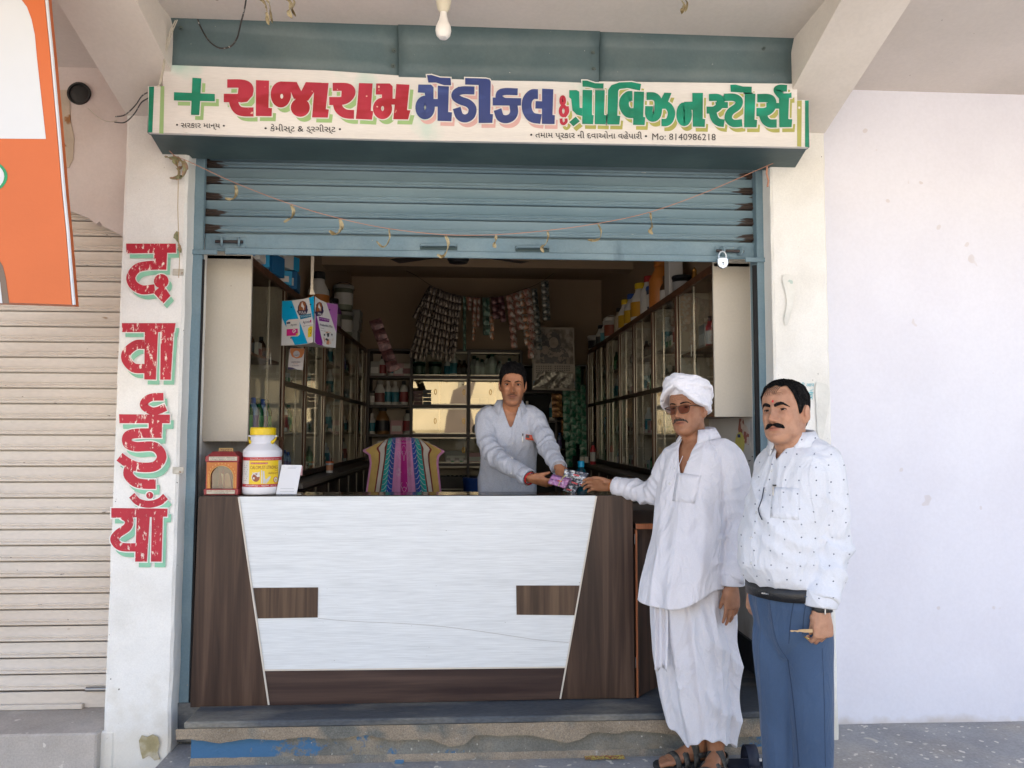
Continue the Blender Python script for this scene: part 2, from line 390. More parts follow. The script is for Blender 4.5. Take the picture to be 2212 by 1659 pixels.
# ================================================================ pillars and beams (things)
PZ = at(272, 262, y=PY)[2]
def taper_beam(name, x0, x1, label):
    z0 = 3.045; pts = [(x0, PY, z0), (x0, 2.86, 3.30), (x0, 1.4, 3.305), (x0, 1.4, 3.40), (x0, PY, 3.40)]
    b = MB(); b.prism(pts, (x1-x0, 0, 0)); o = b.build(name, m_beam); tag(o, label, 'beam', 'concrete beams under the verandah ceiling'); return o
LX0, LX1 = at(272, 300, y=PY)[0], at(391, 830, y=PY)[0]
RX0, RX1 = at(1672, 800, y=PY)[0], at(1794, 800, y=PY)[0]
taper_beam('roof_beam', LX0, LX1+.02, 'sloping white concrete beam above the lettered pillar')
taper_beam('roof_beam', RX0, RX1, 'sloping white concrete beam above the pillar beside the lavender wall')
def pillar(x0, x1, label):
    b = MB(); n = 40; ring = []
    # slightly uneven plastered corners
    for j in range(n+1):
        z = -.19+3.25*j/n; q = lambda s: .004*noise.noise(Vector((s, z*7, 0)))+.003*noise.noise(Vector((s, z*25, 4)))
        ring.append([(x0+q(1), PY+q(2)+.006, z), (x0+.012+q(1), PY+q(3), z), ((x0+x1)/2, PY+.6*q(8), z), (x1-.012+q(5), PY+q(6), z), (x1+q(5), PY+.012+q(7), z), (x1+q(9), PY+.3, z), (x0, PY+.3, z)])
    v = [p for r in ring for p in r]; f = []
    for j in range(n):
        for k in range(7): f.append((j*7+k, j*7+(k+1) % 7, (j+1)*7+(k+1) % 7, (j+1)*7+k))
    f.append(tuple(range(6, -1, -1))); f.append(tuple(n*7+k for k in range(7)))
    b.add(v, f); o = b.build('pillar', m_pill); tag(o, label, 'pillar'); return o
pilL = pillar(LX0, LX1, 'white plastered pillar with red Hindi lettering painted down its face')
pilR = pillar(RX0, RX1, 'white plastered pillar with torn poster remains beside the lavender wall')
# plinth of the left pillar with an ochre patch
x0 = at(178, 1620, y=3.42)[0]; x1 = at(352, 1560, y=3.6)[0]
b = MB(); b.box(at(178, 1620, y=3.645)[0], LX0+.05, 3.643, PY+.2, -.19, at(200, 1581, y=3.643)[2], .008); o = b.build('plinth', m_pill, pilL)
pp = [(300, 1600), (306, 1588), (318, 1592), (330, 1586), (341, 1592), (345, 1607), (340, 1625), (346, 1640), (334, 1643), (322, 1632), (308, 1640), (303, 1622)]
b = MB(); b.prism([tuple(at(u, v, y=PY-.009)) for u, v in pp], (0, .001, 0)); b.build('bare_plaster_patch', mat('ochre_patch', (.36, .31, .17), .95, .2, 20, .4, 60, (.45, .4, .3), ms=20), pilL)
# small iron bracket on the left pillar
def bracket(u, v, par):
    p = at(u, v, y=PY-.004); b = MB(); b.box(p[0]-.022, p[0]+.03, PY-.006, PY-.001, p[2]-.016, p[2]+.016, .002)
    o = b.build('bracket', mat('rusty_white_iron', (.5, .47, .4), .7, .3, 30, .2, 80, (.2, .08, .03), mix=(.6, .66), ms=40), par)
bracket(383, 1016, pilL); bracket(383, 588, pilL)
# ---- brush painted Hindi letters on the pillar
def worn(lo, hi, sc=(20, 20, 9), paint=(.42, .012, .03)):
    def f(out, e):
        n, l = e['n'], e['l']; mp = n.new('ShaderNodeMapping'); l.new(e['tc'].outputs['Object'], mp.inputs[0]); mp.inputs['Scale'].default_value = sc
        t = e['noi'](2.2, 8, mp); t.inputs['Roughness'].default_value = .72; r = e['ramp'](t.outputs[0], lo, hi)
        return e['mx'](r.outputs[0], out, (.8, .66, .58, 1))
    return f
m_redw = mat('worn_red_letter_paint', (.44, .012, .032), .6, .15, 8, extra=worn(.57, .605))
m_mint = mat('mint_letter_paint', (.24, .52, .36), .7, .15, 12)
mE = lambda u, v: ((400+u/2.37)*.553, (900+v/2.37)*.553)
mF = lambda u, v: ((400+u/2.075)*.553, (1500+v/2.075)*.553)
def wallmap(f, Y):
    return lambda u, v, d: at(*f(u, v), y=Y-d)
GL_E = {
 'da': [('P', [(220,122),(680,122),(682,207),(222,213)]), ('P', [(480,200),(600,200),(592,362),(480,362)]), ('S', 84, [(592,322),(430,325),(320,352),(264,430),(288,505),(370,550),(485,540)]),
        ('P', ell(545,470,68,66)), ('P', [(470,575),(560,500),(630,605),(565,675)])],
 'vaa': [('P', [(180,858),(678,858),(665,942),(182,942)]), ('P', [(392,940),(515,940),(495,1382),(387,1380)]), ('P', [(540,940),(660,940),(632,1382),(535,1382)]),
         ('S', 86, [(390,1055),(310,1060),(228,1125),(222,1200),(290,1272),(390,1280)])]}
GL_F = {
 'ee': [('S', 62, [(495,103),(400,108),(345,140),(338,180),(395,218),(450,215),(512,188)]), ('P', [(135,245),(548,248),(545,318),(138,318)]), ('P', [(375,300),(485,300),(480,432),(375,432)]),
        ('S', 78, [(480,398),(290,400),(208,420),(204,480),(270,508),(400,505),(462,540),(478,605),(420,668),(290,672),(200,635),(138,590)]), ('S', 78, [(228,655),(208,730),(258,790),(330,810),(432,812)])],
 'yaa': [('S', 58, [(238,902),(290,955),(375,975),(460,955),(512,912)]), ('P', ell(383,903,28,28)), ('P', [(72,1005),(528,1010),(525,1075),(72,1085)]),
         ('P', [(278,1070),(385,1070),(360,1440),(265,1440)]), ('P', [(400,1070),(490,1070),(480,1440),(393,1440)]), ('S', 68, [(165,1065),(215,1100),(202,1160),(125,1215),(98,1265),(150,1318),(275,1325)])]}
for GLs, f, off in ((GL_E, mE, (32, 46)), (GL_F, mF, (30, 46))):
    for nm, g in GLs.items():
        to = wallmap(f, PY-.006)
        b = MB(); glyph_mesh(b, g, to, .0006, off); b.build('painted_letter_shadow', m_mint, pilL)
        b = MB(); glyph_mesh(b, g, to, .0021, (0, 0), 9); b.build('painted_letter_border', m_pill, pilL)
        b = MB(); glyph_mesh(b, g, to, .0042); b.build('painted_letter', m_redw, pilL)
# remains of a notice on the right pillar
m_cyan = mat('cyan_stencil', (.05, .42, .5), .7, .2, 30)
to = lambda u, v, d: at(u, v, y=PY-.0095)
text_mesh('भी आप', m_cyan, 'notice_lettering', pilR, to, 1728, 1759, 835, 7)
text_mesh('ति', m_cyan, 'notice_lettering', pilR, to, 1749, 1758, 848, 6)
text_mesh('त्व', m_cyan, 'notice_lettering', pilR, to, 1735, 1757, 863, 17)
m_torn = mat('torn_paper', (.7, .7, .66), .9, .1, 10, .3, 60, (.45, .55, .5), mix=(.64, .66), ms=18)
for pts in ([(1762, 832), (1778, 828), (1790, 836), (1792, 862), (1786, 900), (1776, 952), (1768, 948), (1764, 900)], [(1690, 600), (1704, 592), (1712, 606), (1716, 640), (1702, 700), (1694, 690), (1700, 650)]):
    c = cat_curve(pts, 4, True); b = MB(); b.prism([tuple(at(u, v, y=PY-.0085)) for u, v in c], (0, .0006, 0)); b.build('torn_paper_patch', m_torn, pilR)
# ================================================================ shutter guides
m_blue = mat('shutter_blue_paint', (.15, .235, .285), .5, .12, 3, .12, 50, (.185, .27, .315), ms=4, fine=.06, spec=.4,
             extra=chain(streaks((.05, .09, .12), 3, .66, .8, (2, 1, .4)), spots((.3, .3, .27), 55, .74, .76)))
m_dkblue = mat('hood_teal_paint', (.078, .125, .138), .5, .16, 2.5, .1, 50, (.105, .15, .158), ms=3, fine=.05, extra=spots((.4, .42, .4), 70, .77, .78))
m_void = mat('gap_black', (.008, .008, .009), .8)
gl0, gl1 = at(413, 340, y=GY)[0], at(443, 340, y=GY)[0]
gr0, gr1 = at(1632, 365, y=GY)[0], at(1668, 362, y=GY)[0]
def guide(x0, x1, zb, label):
    r = empty('shutter_guide', ((x0+x1)/2, GY, zb)); tag(r, label, 'shutter guide', 'steel channels either side of the open shutter'); h = 2.9-zb; hw = (x1-x0)/2
    b = MB(); b.box(-hw, hw, 0, .004, 0, h, .001); b.box(-hw, -hw+.004, .0045, .10, 0, h); b.box(hw-.004, hw, .0045, .028, 0, h); b.build('channel', m_blue, r)
    return r
gL = guide(gl0, gl1, .052, 'left blue steel shutter channel beside the lettered pillar'); gR = guide(gr0, gr1, FZ, 'right blue steel shutter channel behind the moustached man')
b = MB(); b.box(gl1-.003-gL.location.x, gl1+.008-gL.location.x, .006, .02, 0, 2.31); b.build('gap_strip', m_void, gL)  # black strips put in for the dark gap beside each channel
b = MB(); b.box(gr0-.020-gR.location.x, gr0-gR.location.x+.003, .006, .02, 0, 2.17); b.build('gap_strip', m_void, gR)
for g, s in ((gL, 1), (gR, -1)):   # stop bars just under the curtain
    x = g.location.x; zz = at(440, 545, y=GY)[2] if s > 0 else at(1640, 562, y=GY)[2]
    b = MB(); b.box(-.05 if s > 0 else -.11, .11 if s > 0 else .05, -.012, -.001, zz-g.location.z-.012, zz-g.location.z+.012, .002); b.build('stop_bar', m_blue, g)
# wall between guide and pillar on the right (thin white edge)
b = MB(); b.box(gr1+.001, gr1+.012, GY-.02, GY+.05, .05, 3.0); wall('reveal_right', b, m_pill)
b = MB(); b.box(LX1-.01, gl0-.002, GY+.01, GY+.2, 0, 3.0); wall('reveal_left', b, m_pill)
b = MB(); b.box(gr1+.001, RX0+.05, GY+.051, GY+.3, 0, 3.0); wall('reveal_right_inner', b, m_pill)
# ================================================================ rolling shutter of the shop
sh = empty('rolling_shutter', (0, 0, 0)); tag(sh, 'blue ribbed steel shutter rolled half up above the counter', 'shutter')
def slat_mesh(x0, x1, h, m, name, lip=1.0):
    prof = [(0, 0), (0, -.50), (-.003, -.56), (-.007, -.60), (-.0075, -.65), (-.003, -.70), (-.003, -.73), (-.008, -.78), (-.009, -.86), (-.005, -.91), (.001, -.925), (.018, -.93), (.018, -1.0)]
    b = MB(); rows = [[(x, yy*lip, zz*h) for yy, zz in prof] for x in np.linspace(x0, x1, 12)]
    b.sheet(rows); return b.build(name, m, None, True)
def rustedge(out, e):
    n, l = e['n'], e['l']; sp = n.new('ShaderNodeSeparateXYZ'); l.new(e['tc'].outputs['Object'], sp.inputs[0])
    gs = []
    for a0, a1, v0, v1 in ((gl1, gl1+.16, .42, -.3), (gr0-.16, gr0, -.3, .42)):
        mr = n.new('ShaderNodeMapRange'); l.new(sp.outputs[0], mr.inputs[0]); mr.inputs[1].default_value = a0; mr.inputs[2].default_value = a1; mr.inputs[3].default_value = v0; mr.inputs[4].default_value = v1; gs.append(mr.outputs[0])
    mxn = n.new('ShaderNodeMath'); mxn.operation = 'MAXIMUM'; l.new(gs[0], mxn.inputs[0]); l.new(gs[1], mxn.inputs[1])
    mz = n.new('ShaderNodeMapRange'); l.new(sp.outputs[2], mz.inputs[0]); mz.inputs[1].default_value = -.035; mz.inputs[2].default_value = -.05; mz.inputs[3].default_value = -.4; mz.inputs[4].default_value = .05
    g = n.new('ShaderNodeNewGeometry'); mp = n.new('ShaderNodeMapping'); l.new(g.outputs['Position'], mp.inputs[0]); mp.inputs['Scale'].default_value = (6, 1, 60)
    t = e['noi'](1.3, 4, mp); a = n.new('ShaderNodeMath'); l.new(mxn.outputs[0], a.inputs[0]); l.new(t.outputs[0], a.inputs[1])
    a2 = n.new('ShaderNodeMath'); l.new(a.outputs[0], a2.inputs[0]); l.new(mz.outputs[0], a2.inputs[1])
    r = e['ramp'](a2.outputs[0], .62, .68); return e['mx'](r.outputs[0], out, (.045, .03, .024, 1))
m_slat = mat('shutter_slat_paint', (.15, .235, .285), .42, .1, 3, .06, 50, (.185, .27, .315), ms=2, fine=.05, stretch=(.4, 1, 3), world=True, extra=chain(rustedge, spots((.55, .56, .52), 40, .79, .8)))
SHY = 3.80; ztop = at(1100, 338, y=SHY)[2]
zs = [at(1100, v, y=SHY)[2] for v in (377, 411, 444, 478, 514)]
hs = (zs[0]-zs[-1])/4
s0 = slat_mesh(gl1-.03, gr0+.03, hs, m_slat, 'slat'); s0.parent = sh
for i in range(8):
    o = s0 if i == 0 else s0.copy()
    if i: COL.objects.link(o); o.parent = sh
    o.location = (0, SHY, zs[-1]+hs*(i+1))
zb = at(1000, 559, y=SHY)[2]
b = MB(); b.box(gl1-.005, gr0+.005, SHY-.006, SHY+.006, zb+.02, zs[-1]-.004, .003); b.build('bottom_rail', m_blue, sh)
b = MB(); b.box(gl1+.10, gr0-.14, SHY-.022, SHY-.0075, zb, zb+.035, .004); b.build('bottom_angle', m_blue, sh)
for u0, u1, vv in ((910, 985, 532), (1116, 1184, 536)):
    p0, p1 = at(u0, vv, y=SHY-.01), at(u1, vv, y=SHY-.01); h = empty('handle', (0, 0, 0)); h.parent = sh
    b = MB(); b.tube([(p0[0], SHY-.006, p0[2]), (p0[0]+.002, SHY-.032, p0[2]), (p0[0]+.012, SHY-.038, p0[2]), (p1[0]-.012, SHY-.038, p1[2]), (p1[0]-.002, SHY-.032, p1[2]), (p1[0], SHY-.006, p1[2])], .006, 8); o = b.build('handle_bar', m_blue, h, True)
    b = MB(); b.box(p0[0]-.006, p1[0]+.006, SHY-.010, SHY-.0062, p0[2]-.017, p0[2]+.012, .001); b.build('handle_plate', mat('dark_teal', (.035, .07, .08), .6), h)
def bolt(cx, u1, vv, s):
    r = empty('sliding_bolt', (0, 0, 0)); r.parent = sh; p0 = at(cx, vv, y=SHY-.02); p1 = at(u1, vv, y=SHY-.02)
    b = MB(); b.tube([(p0[0]-.03, SHY-.03, p0[2]), (p1[0]+.02*s, SHY-.03, p0[2])], .008, 10); b.build('bolt_rod', mat('oily_steel', (.07, .06, .06), .35, metal=.7), r, True)
    for q in (p0, p1):
        b = MB(); b.lathe([(.010, -.005), (.023, -.005), (.025, 0), (.023, .005), (.010, .005)], seg=18); o = b.build('bolt_ring', m_blue, r, True); o.location = (q[0], SHY-.03, p0[2]); o.rotation_euler = (0, math.pi/2, .35)
    b = MB(); b.box(min(p0[0], p1[0])-.03, max(p0[0], p1[0])+.03, SHY-.012, SHY-.0064, p0[2]-.03, p0[2]+.03, .003); b.build('bolt_plate', m_blue, r)
bolt(480, 517, 523, 1); bolt(1558, 1597, 543, 1)
# brass padlock hanging from the right bolt
p = at(1560, 565, y=SHY-.045); pl = empty('padlock', (p[0], SHY-.05, p[2])); tag(pl, 'silver steel padlock hanging open-shackled from the right shutter bolt', 'padlock')
m_ss = mat('padlock_steel', (.62, .68, .75), .28, .1, 30, metal=.75)
b = MB(); q = [(-.028, .012), (-.028, -.012), (-.02, -.03), (0, -.040), (.02, -.03), (.028, -.012), (.028, .012), (.015, .019), (-.015, .019)]
b.prism([(x, -.009, z) for x, z in q], (0, .018, 0)); o = b.build('lock_body', m_ss, pl); mo = o.modifiers.new('bevel', 'BEVEL'); mo.width = .003; mo.segments = 2
b = MB(); b.tube([(-.019, 0, .015), (-.019, 0, .035), (-.012, 0, .048), (0, 0, .053), (.012, 0, .048), (.019, 0, .035), (.019, 0, .015)], .0038, 8); b.build('shackle', m_ss, pl, True)
b = MB(); b.prism([(x*.0035+0, -.0096, z) for x, z in [(math.cos(a)*1.2, -.008+.0042*math.sin(a)) for a in np.linspace(0, 6.28, 12)[:-1]]], (0, .0005, 0)); b.box(-.0016, .0016, -.0097, -.0092, -.021, -.009); b.build('keyhole', m_void, pl)
# ================================================================ hood over the shutter
hd = empty('shutter_hood', (0, 0, 0)); tag(hd, 'dark teal sheet metal hood above the painted name board', 'hood')
HY = SY+.006
splits = [352, 861, 1294, 1722]; zt = [3.372, 3.372, 3.372, 3.372]
tb = {352: (62, 143), 861: (98, 163), 1294: (104, 176), 1722: (116, 181)}
for i in range(3):
    u0, u1 = splits[i], splits[i+1]; dy = (0, -.006, 0)[i]
    A = at(u0, tb[u0][0], y=HY+dy); B_ = at(u1, tb[u1][0], y=HY+dy); C0 = at(u0, tb[u0][1]+4, y=HY+dy); D0 = at(u1, tb[u1][1]+4, y=HY+dy)
    b = MB(); rows = []
    for k in range(15):
        t = k/14; wv = .004*math.sin(t*9+i)
        lerp = lambda P, Q: tuple(P[j]+(Q[j]-P[j])*t for j in range(3))
        a, c = lerp(A, B_), lerp(C0, D0)
        rows.append([(a[0], HY+dy-.035, 3.374), (a[0], HY+dy-.004, a[2]+.012), (a[0], HY+dy, a[2]), ((a[0]+c[0])/2, HY+dy+wv*.4, (a[2]+c[2])/2), (c[0], HY+dy-.001, c[2]+wv*.5)])
    b.sheet(rows); o = b.build('hood_panel', m_dkblue, hd, True); mo = o.modifiers.new('t', 'SOLIDIFY'); mo.thickness = .0015; mo.offset = 1
for u, v in ((851, 108), (849, 141), (1281, 113), (1283, 148), (390, 60), (1650, 103)):
    p = at(u, v, y=HY-.012); b = MB(); b.lathe([(.011, 0), (.011, .002), (.006, .0025), (.006, .007), (.0035, .0075), (.0035, .022)], seg=8); o = b.build('bolt', mat('hood_bolt', (.06, .09, .085), .5), hd, True); o.location = (p[0], HY-.006, p[2]); o.rotation_euler = (math.pi/2+.3, 0, 0)
# ================================================================ painted sign board
sg = empty('sign_board', (0, 0, 0)); tag(sg, 'long white hand-painted shop sign with red, blue and green Gujarati lettering', 'sign')
m_sign = mat('sign_white_paint', (.68, .655, .63), .55, .06, 3, .12, 40, (.73, .71, .69), ms=2, stretch=(.25, 1, 3), fine=.05,
             extra=chain(streaks((.3, .58, .5), 1.9, .66, .8, (1, 1, .7)), streaks((.5, .4, .22), 3.0, .70, .85, (1, 1, .5)), spots((.25, .24, .22), 60, .76, .78)))
corners = [(352, 140), (700, 152), (861, 163), (1294, 176), (1722, 181), (1722, 216), (1747, 216), (1747, 318), (1300, 310), (900, 303), (500, 292), (320, 286), (320, 186), (352, 186)]
f3 = [at(u, v, y=SY) for u, v in corners]
b = MB(); b.prism(f3, (0, .02, 0)); b.build('sign_face', m_sign, sg)
# folded box behind: underside and ends
UL, UR = at(320, 286, y=SY), at(1747, 318, y=SY); BL = at(365, 333, y=3.70); BR = at(1705, 358, y=3.70)
b = MB(); b.add([(UL[0], SY+.0205, UL[2]+.002), (UR[0], SY+.0205, UR[2]+.002), (BR[0]+.02, 3.70, UR[2]+.006), (BL[0]-.02, 3.70, UL[2]+.006), (UL[0], SY+.0205, UL[2]+.03), (UR[0], SY+.0205, UR[2]+.03), (BR[0]+.02, 3.70, UR[2]+.03), (BL[0]-.02, 3.70, UL[2]+.03)],
  [(0, 1, 2, 3), (0, 4, 5, 1), (0, 3, 7, 4), (1, 5, 6, 2), (3, 2, 6, 7), (4, 7, 6, 5)]); b.build('underside_tray', mat('underside_teal', (.045, .085, .09), .55, .2, 3, .1, 30, (.06, .1, .1), ms=3), sg)
b = MB(); zc = at(1100, 340, y=3.66)[2]; b.box(BL[0], BR[0], 3.64, 3.648, zc-.022, zc+.022, .002); b.build('edge_angle', m_dkblue, sg)
b = MB(); b.box(gl0, gr1, 3.705, 3.72, zc-.01, 3.36); b.build('back_plate', m_dkblue, sg)
for s, P in ((0, UL), (1, UR)):
    b = MB(); x = P[0]; b.box(x-.004 if s == 0 else x, x if s == 0 else x+.004, SY+.001, SY+.03, P[2], at(320 if s == 0 else 1747, 186 if s == 0 else 216, y=SY)[2]); b.build('end_cap', m_dkblue, sg)
# stripes
mT = lambda u, v: (u, v)
to = wallmap(mT, SY)
m_sgreen = mat('sign_green_paint', (.0, .2, .115), .45, .2, 6, extra=streaks((.0, .3, .19), 3, .5, .65, (1, 1, 2)))
m_lgreen = mat('sign_light_green_paint', (.3, .47, .2), .6, .1, 10); m_olive = mat('sign_olive_paint', (.37, .37, .1), .6, .1, 10)
m_pink = mat('sign_pink_paint', (.62, .38, .36), .6, .1, 10); m_sred = mat('sign_red_paint', (.42, .022, .05), .45, .15, 8, extra=chain(streaks((.33, .008, .02), 4, .5, .6, (1, 1, 3)), spots((.75, .5, .42), 26, .73, .77)))
m_sblue = mat('sign_blue_paint', (.03, .05, .19), .45, .15, 8, extra=streaks((.06, .1, .3), 5, .55, .75, (1, 1, 3)))
m_inkk = mat('sign_black_ink', (.02, .02, .025), .6)
for pts, m in (([(322, 187), (333, 187), (329, 286), (320, 286)], m_sgreen), ([(347, 186), (355, 186), (353, 289), (344, 288)], m_lgreen), ([(1722, 217), (1732, 217), (1731, 317), (1722, 316)], m_olive), ([(1739, 217), (1747, 217), (1747, 318), (1739, 317)], m_sgreen)):
    b = MB(); glyph_mesh(b, [('P', pts)], to, .0012); b.build('painted_stripe', m, sg)
for u, v in ((339, 219), (1726, 233)):
    p = at(u, v, y=SY); b = MB(); b.lathe([(.006, 0), (.006, .002), (.002, .004)], seg=10); o = b.build('rivet', m_pill, sg, True); o.location = (p[0], SY, p[2]); o.rotation_euler = (math.pi/2, 0, 0)
def crop(ox, oy, s=3.16): return lambda u, v: ((ox+u/s)*.553, (oy+v/s)*.553)
A_, B2, C_, D_ = crop(560, 230), crop(1200, 230), crop(1850, 260), crop(2500, 260)
SIGN = [
 (A_, m_sgreen, m_lgreen, [('P', [(605,232),(717,240),(690,692),(587,690)]), ('P', [(378,410),(882,433),(882,524),(376,513)])]),
 (A_, m_sred, m_lgreen, [('S', 104, [(1035,304),(1210,306),(1290,335),(1308,395),(1270,455),(1180,482),(992,482)]), ('S', 112, [(1105,480),(1125,570),(1170,632),(1240,653),(1360,655)]), ('P', [(1180,300),(1300,290),(1362,370),(1350,450),(1280,530),(1200,540),(1160,480)])]),
 (A_, m_sred, m_lgreen, [('P', [(1390,262),(1552,268),(1545,605),(1588,608),(1583,708),(1388,705)])]),
 (A_, m_sred, m_lgreen, [('P', ell(1697,440,126,160,28)), ('P', [(1690,278),(1893,285),(1950,400),(1860,500),(1810,380),(1740,385)]), ('P', [(2005,286),(2200,293),(2110,405),(2035,515),(1880,520),(1870,470),(1948,400)]), ('P', ell(1937,600,118,115)), ('P', [(2122,294),(2287,297),(2252,620),(2290,625),(2277,725),(2082,722),(2107,400)])]),
 (B2, m_sred, m_lgreen, [('S', 100, [(315,345),(470,347),(532,372),(545,425),(500,488),(420,518),(272,520)]), ('S', 110, [(365,520),(388,610),(440,662),(500,682),(578,685)]), ('P', [(430,300),(530,310),(592,400),(575,480),(500,545),(445,555),(420,470)])]),
 (B2, m_sred, m_lgreen, [('P', [(640,298),(808,303),(785,640),(815,645),(800,750),(600,740),(615,590)])]),
 (B2, m_sred, m_lgreen, [('P', [(852,303),(1020,303),(1055,340),(1055,480),(1045,560),(925,560),(922,440),(845,440)]), ('O', 100, ell(930,612,68,82,12)), ('P', [(985,490),(1110,490),(1110,565),(985,565)]), ('P', [(1100,310),(1262,318),(1232,632),(1275,635),(1245,748),(1062,745),(1080,560)])]),
 (B2, m_sblue, m_pink, [('P', [(1478,200),(1535,198),(1640,230),(1770,235),(1776,325),(1690,325),(1590,292),(1495,292)])]),
 (B2, m_sblue, m_pink, [('P', [(1372,315),(1530,318),(1560,350),(1560,500),(1460,500),(1450,420),(1365,415)]), ('O', 108, ell(1455,600,66,92,12)), ('P', [(1500,495),(1620,495),(1620,590),(1500,590)]), ('P', [(1612,330),(1750,340),(1740,655),(1788,660),(1780,770),(1608,765)])]),
 (B2, m_sblue, m_pink, [('S', 100, [(2065,390),(1920,388),(1845,415),(1832,470),(1890,512),(1990,550),(2040,615),(2020,700),(1950,735),(1880,705),(1845,605)]), ('P', [(1860,345),(1960,340),(1900,440),(1800,430)])]),
 (C_, m_sblue, m_pink, [('P', [(-104,140),(150,148),(195,158),(212,185),(205,585),(240,588),(232,695),(62,697),(62,228),(-105,222)])]),
 (C_, m_sblue, m_pink, [('S', 86, [(545,312),(390,308),(325,330),(318,390),(390,435)]), ('P', [(235,382),(588,390),(585,482),(235,480)]), ('S', 100, [(492,475),(500,560),(470,622),(400,650),(330,625),(295,530)])]),
 (C_, m_sblue, m_pink, [('S', 122, [(795,340),(720,345),(662,420),(662,540),(720,625),(832,648)]), ('P', [(765,425),(850,428),(850,520),(762,518)]), ('P', [(845,272),(985,280),(975,598),(1003,600),(1000,710),(843,708)])]),
 (C_, m_sred, m_olive, [('O', 36, ell(1100,420,24,48,10)), ('O', 42, ell(1108,548,36,58,10)), ('S', 38, [(1155,490),(1160,560),(1120,620)]), ('S', 36, [(1080,640),(1085,690),(1112,706),(1142,680),(1140,640)])]),
 (C_, m_sgreen, m_olive, [('P', [(1342,172),(1400,172),(1500,205),(1605,208),(1603,272),(1500,270),(1420,252),(1345,248)])]),
 (C_, m_sgreen, m_olive, [('P', [(1180,290),(1270,290),(1305,310),(1310,510),(1342,512),(1340,610),(1270,592),(1220,540),(1205,400),(1180,380)]), ('P', [(1345,287),(1465,290),(1462,598),(1483,600),(1475,712),(1340,708)]), ('P', [(1180,685),(1260,618),(1312,675),(1232,738)])]),
 (C_, m_sgreen, m_olive, [('P', [(1500,290),(1620,292),(1612,598),(1640,600),(1632,715),(1495,710)])]),
 (C_, m_sgreen, m_olive, [('P', [(1660,290),(1700,230),(1800,195),(1950,190),(2068,215),(2055,295),(1900,265),(1800,278),(1785,300),(1775,605),(1810,608),(1800,716),(1650,714)])]),
 (C_, m_sgreen, m_olive, [('S', 122, [(1962,362),(1910,366),(1862,420),(1862,500),(1910,568),(1985,575)]), ('P', [(1980,308),(2105,310),(2095,622),(2120,625),(2112,722),(1968,720)])]),
 (D_, m_sgreen, m_olive, [('S', 96, [(80,364),(170,368),(222,420),(222,560),(195,620),(145,632),(112,590),(112,488)]), ('P', [(215,400),(262,395),(300,322),(390,325),(345,440),(290,520),(225,520)]), ('S', 92, [(262,475),(340,482),(388,560),(372,648),(330,688),(265,690)])]),
 (D_, m_sgreen, m_olive, [('O', 98, ell(545,588,47,98,12)), ('P', [(545,435),(660,432),(660,535),(545,535)]), ('P', [(645,325),(778,325),(775,645),(805,650),(800,745),(652,742)])]),
 (D_, m_sgreen, m_olive, [('S', 88, [(850,382),(960,382),(1000,420),(985,480),(920,532),(822,538)]), ('P', [(930,438),(1085,438),(1085,512),(940,515)]), ('S', 95, [(895,555),(920,640),(970,688),(1040,700)]), ('P', [(930,342),(1000,350),(1025,440),(950,450)])]),
 (D_, m_sgreen, m_olive, [('S', 92, [(1035,380),(1160,380),(1222,420),(1205,490),(1115,560),(1090,640),(1150,700),(1262,695)])]),
 (D_, m_sgreen, m_olive, [('P', [(1115,225),(1180,222),(1270,245),(1380,248),(1378,325),(1250,320),(1120,312)])]),
 (D_, m_sgreen, m_olive, [('P', [(1293,335),(1425,335),(1415,655),(1447,658),(1440,750),(1285,750)])]),
 (D_, m_sgreen, m_olive, [('S', 104, [(1447,390),(1590,392),(1632,440),(1612,520),(1545,560),(1437,562)]), ('P', [(1560,445),(1740,450),(1740,520),(1560,520)]), ('S', 102, [(1510,575),(1545,660),(1600,700),(1688,702)])]),
 (D_, m_sgreen, m_olive, [('P', [(1715,330),(1840,330),(1870,320),(1872,385),(1840,388),(1832,648),(1880,650),(1872,748),(1720,750)]), ('S', 84, [(1815,268),(1720,266),(1692,300),(1765,385)])]),
]
for f, m1, m2, g in SIGN:
    to = wallmap(f, SY); off = (50, 62) if f is A_ or (f is B2 and m1 is m_sred) else (36, 60)
    b = MB(); glyph_mesh(b, g, to, .0006, off); b.build('painted_letter_shadow', m2, sg)
for f, m1, m2, g in SIGN:
    to = wallmap(f, SY)
    b = MB(); glyph_mesh(b, g, to, .0020, (0, 0), 14); b.build('painted_letter_border', m_sign, sg)
for f, m1, m2, g in SIGN:
    to = wallmap(f, SY)
    b = MB(); glyph_mesh(b, g, to, .0040); b.build('painted_letter', m1, sg)
b = MB(); glyph_mesh(b, [('P', ell(1708,462,18,30,12))], wallmap(A_, SY), .0052); b.build('letter_hole', m_sign, sg)
to = lambda u, v, d: at(u, v, y=SY-.0022)
text_mesh('• સરકાર માન્ય •', m_inkk, 'small_lettering', sg, to, 380, 486, 275, 11, .008, .02)
text_mesh('• કેમીસ્ટ & ડ્રગીસ્ટ •', m_inkk, 'small_lettering', sg, to, 571, 737, 283, 12, .008, .012)
text_mesh('• તમામ પ્રકાર ની દવાઓના વહેપારી •', m_inkk, 'small_lettering', sg, to, 1145, 1398, 297, 12, .008, .012)
text_mesh('Mo: 8140986218', m_inkk, 'small_lettering', sg, to, 1409, 1546, 302, 14, 0, .008)
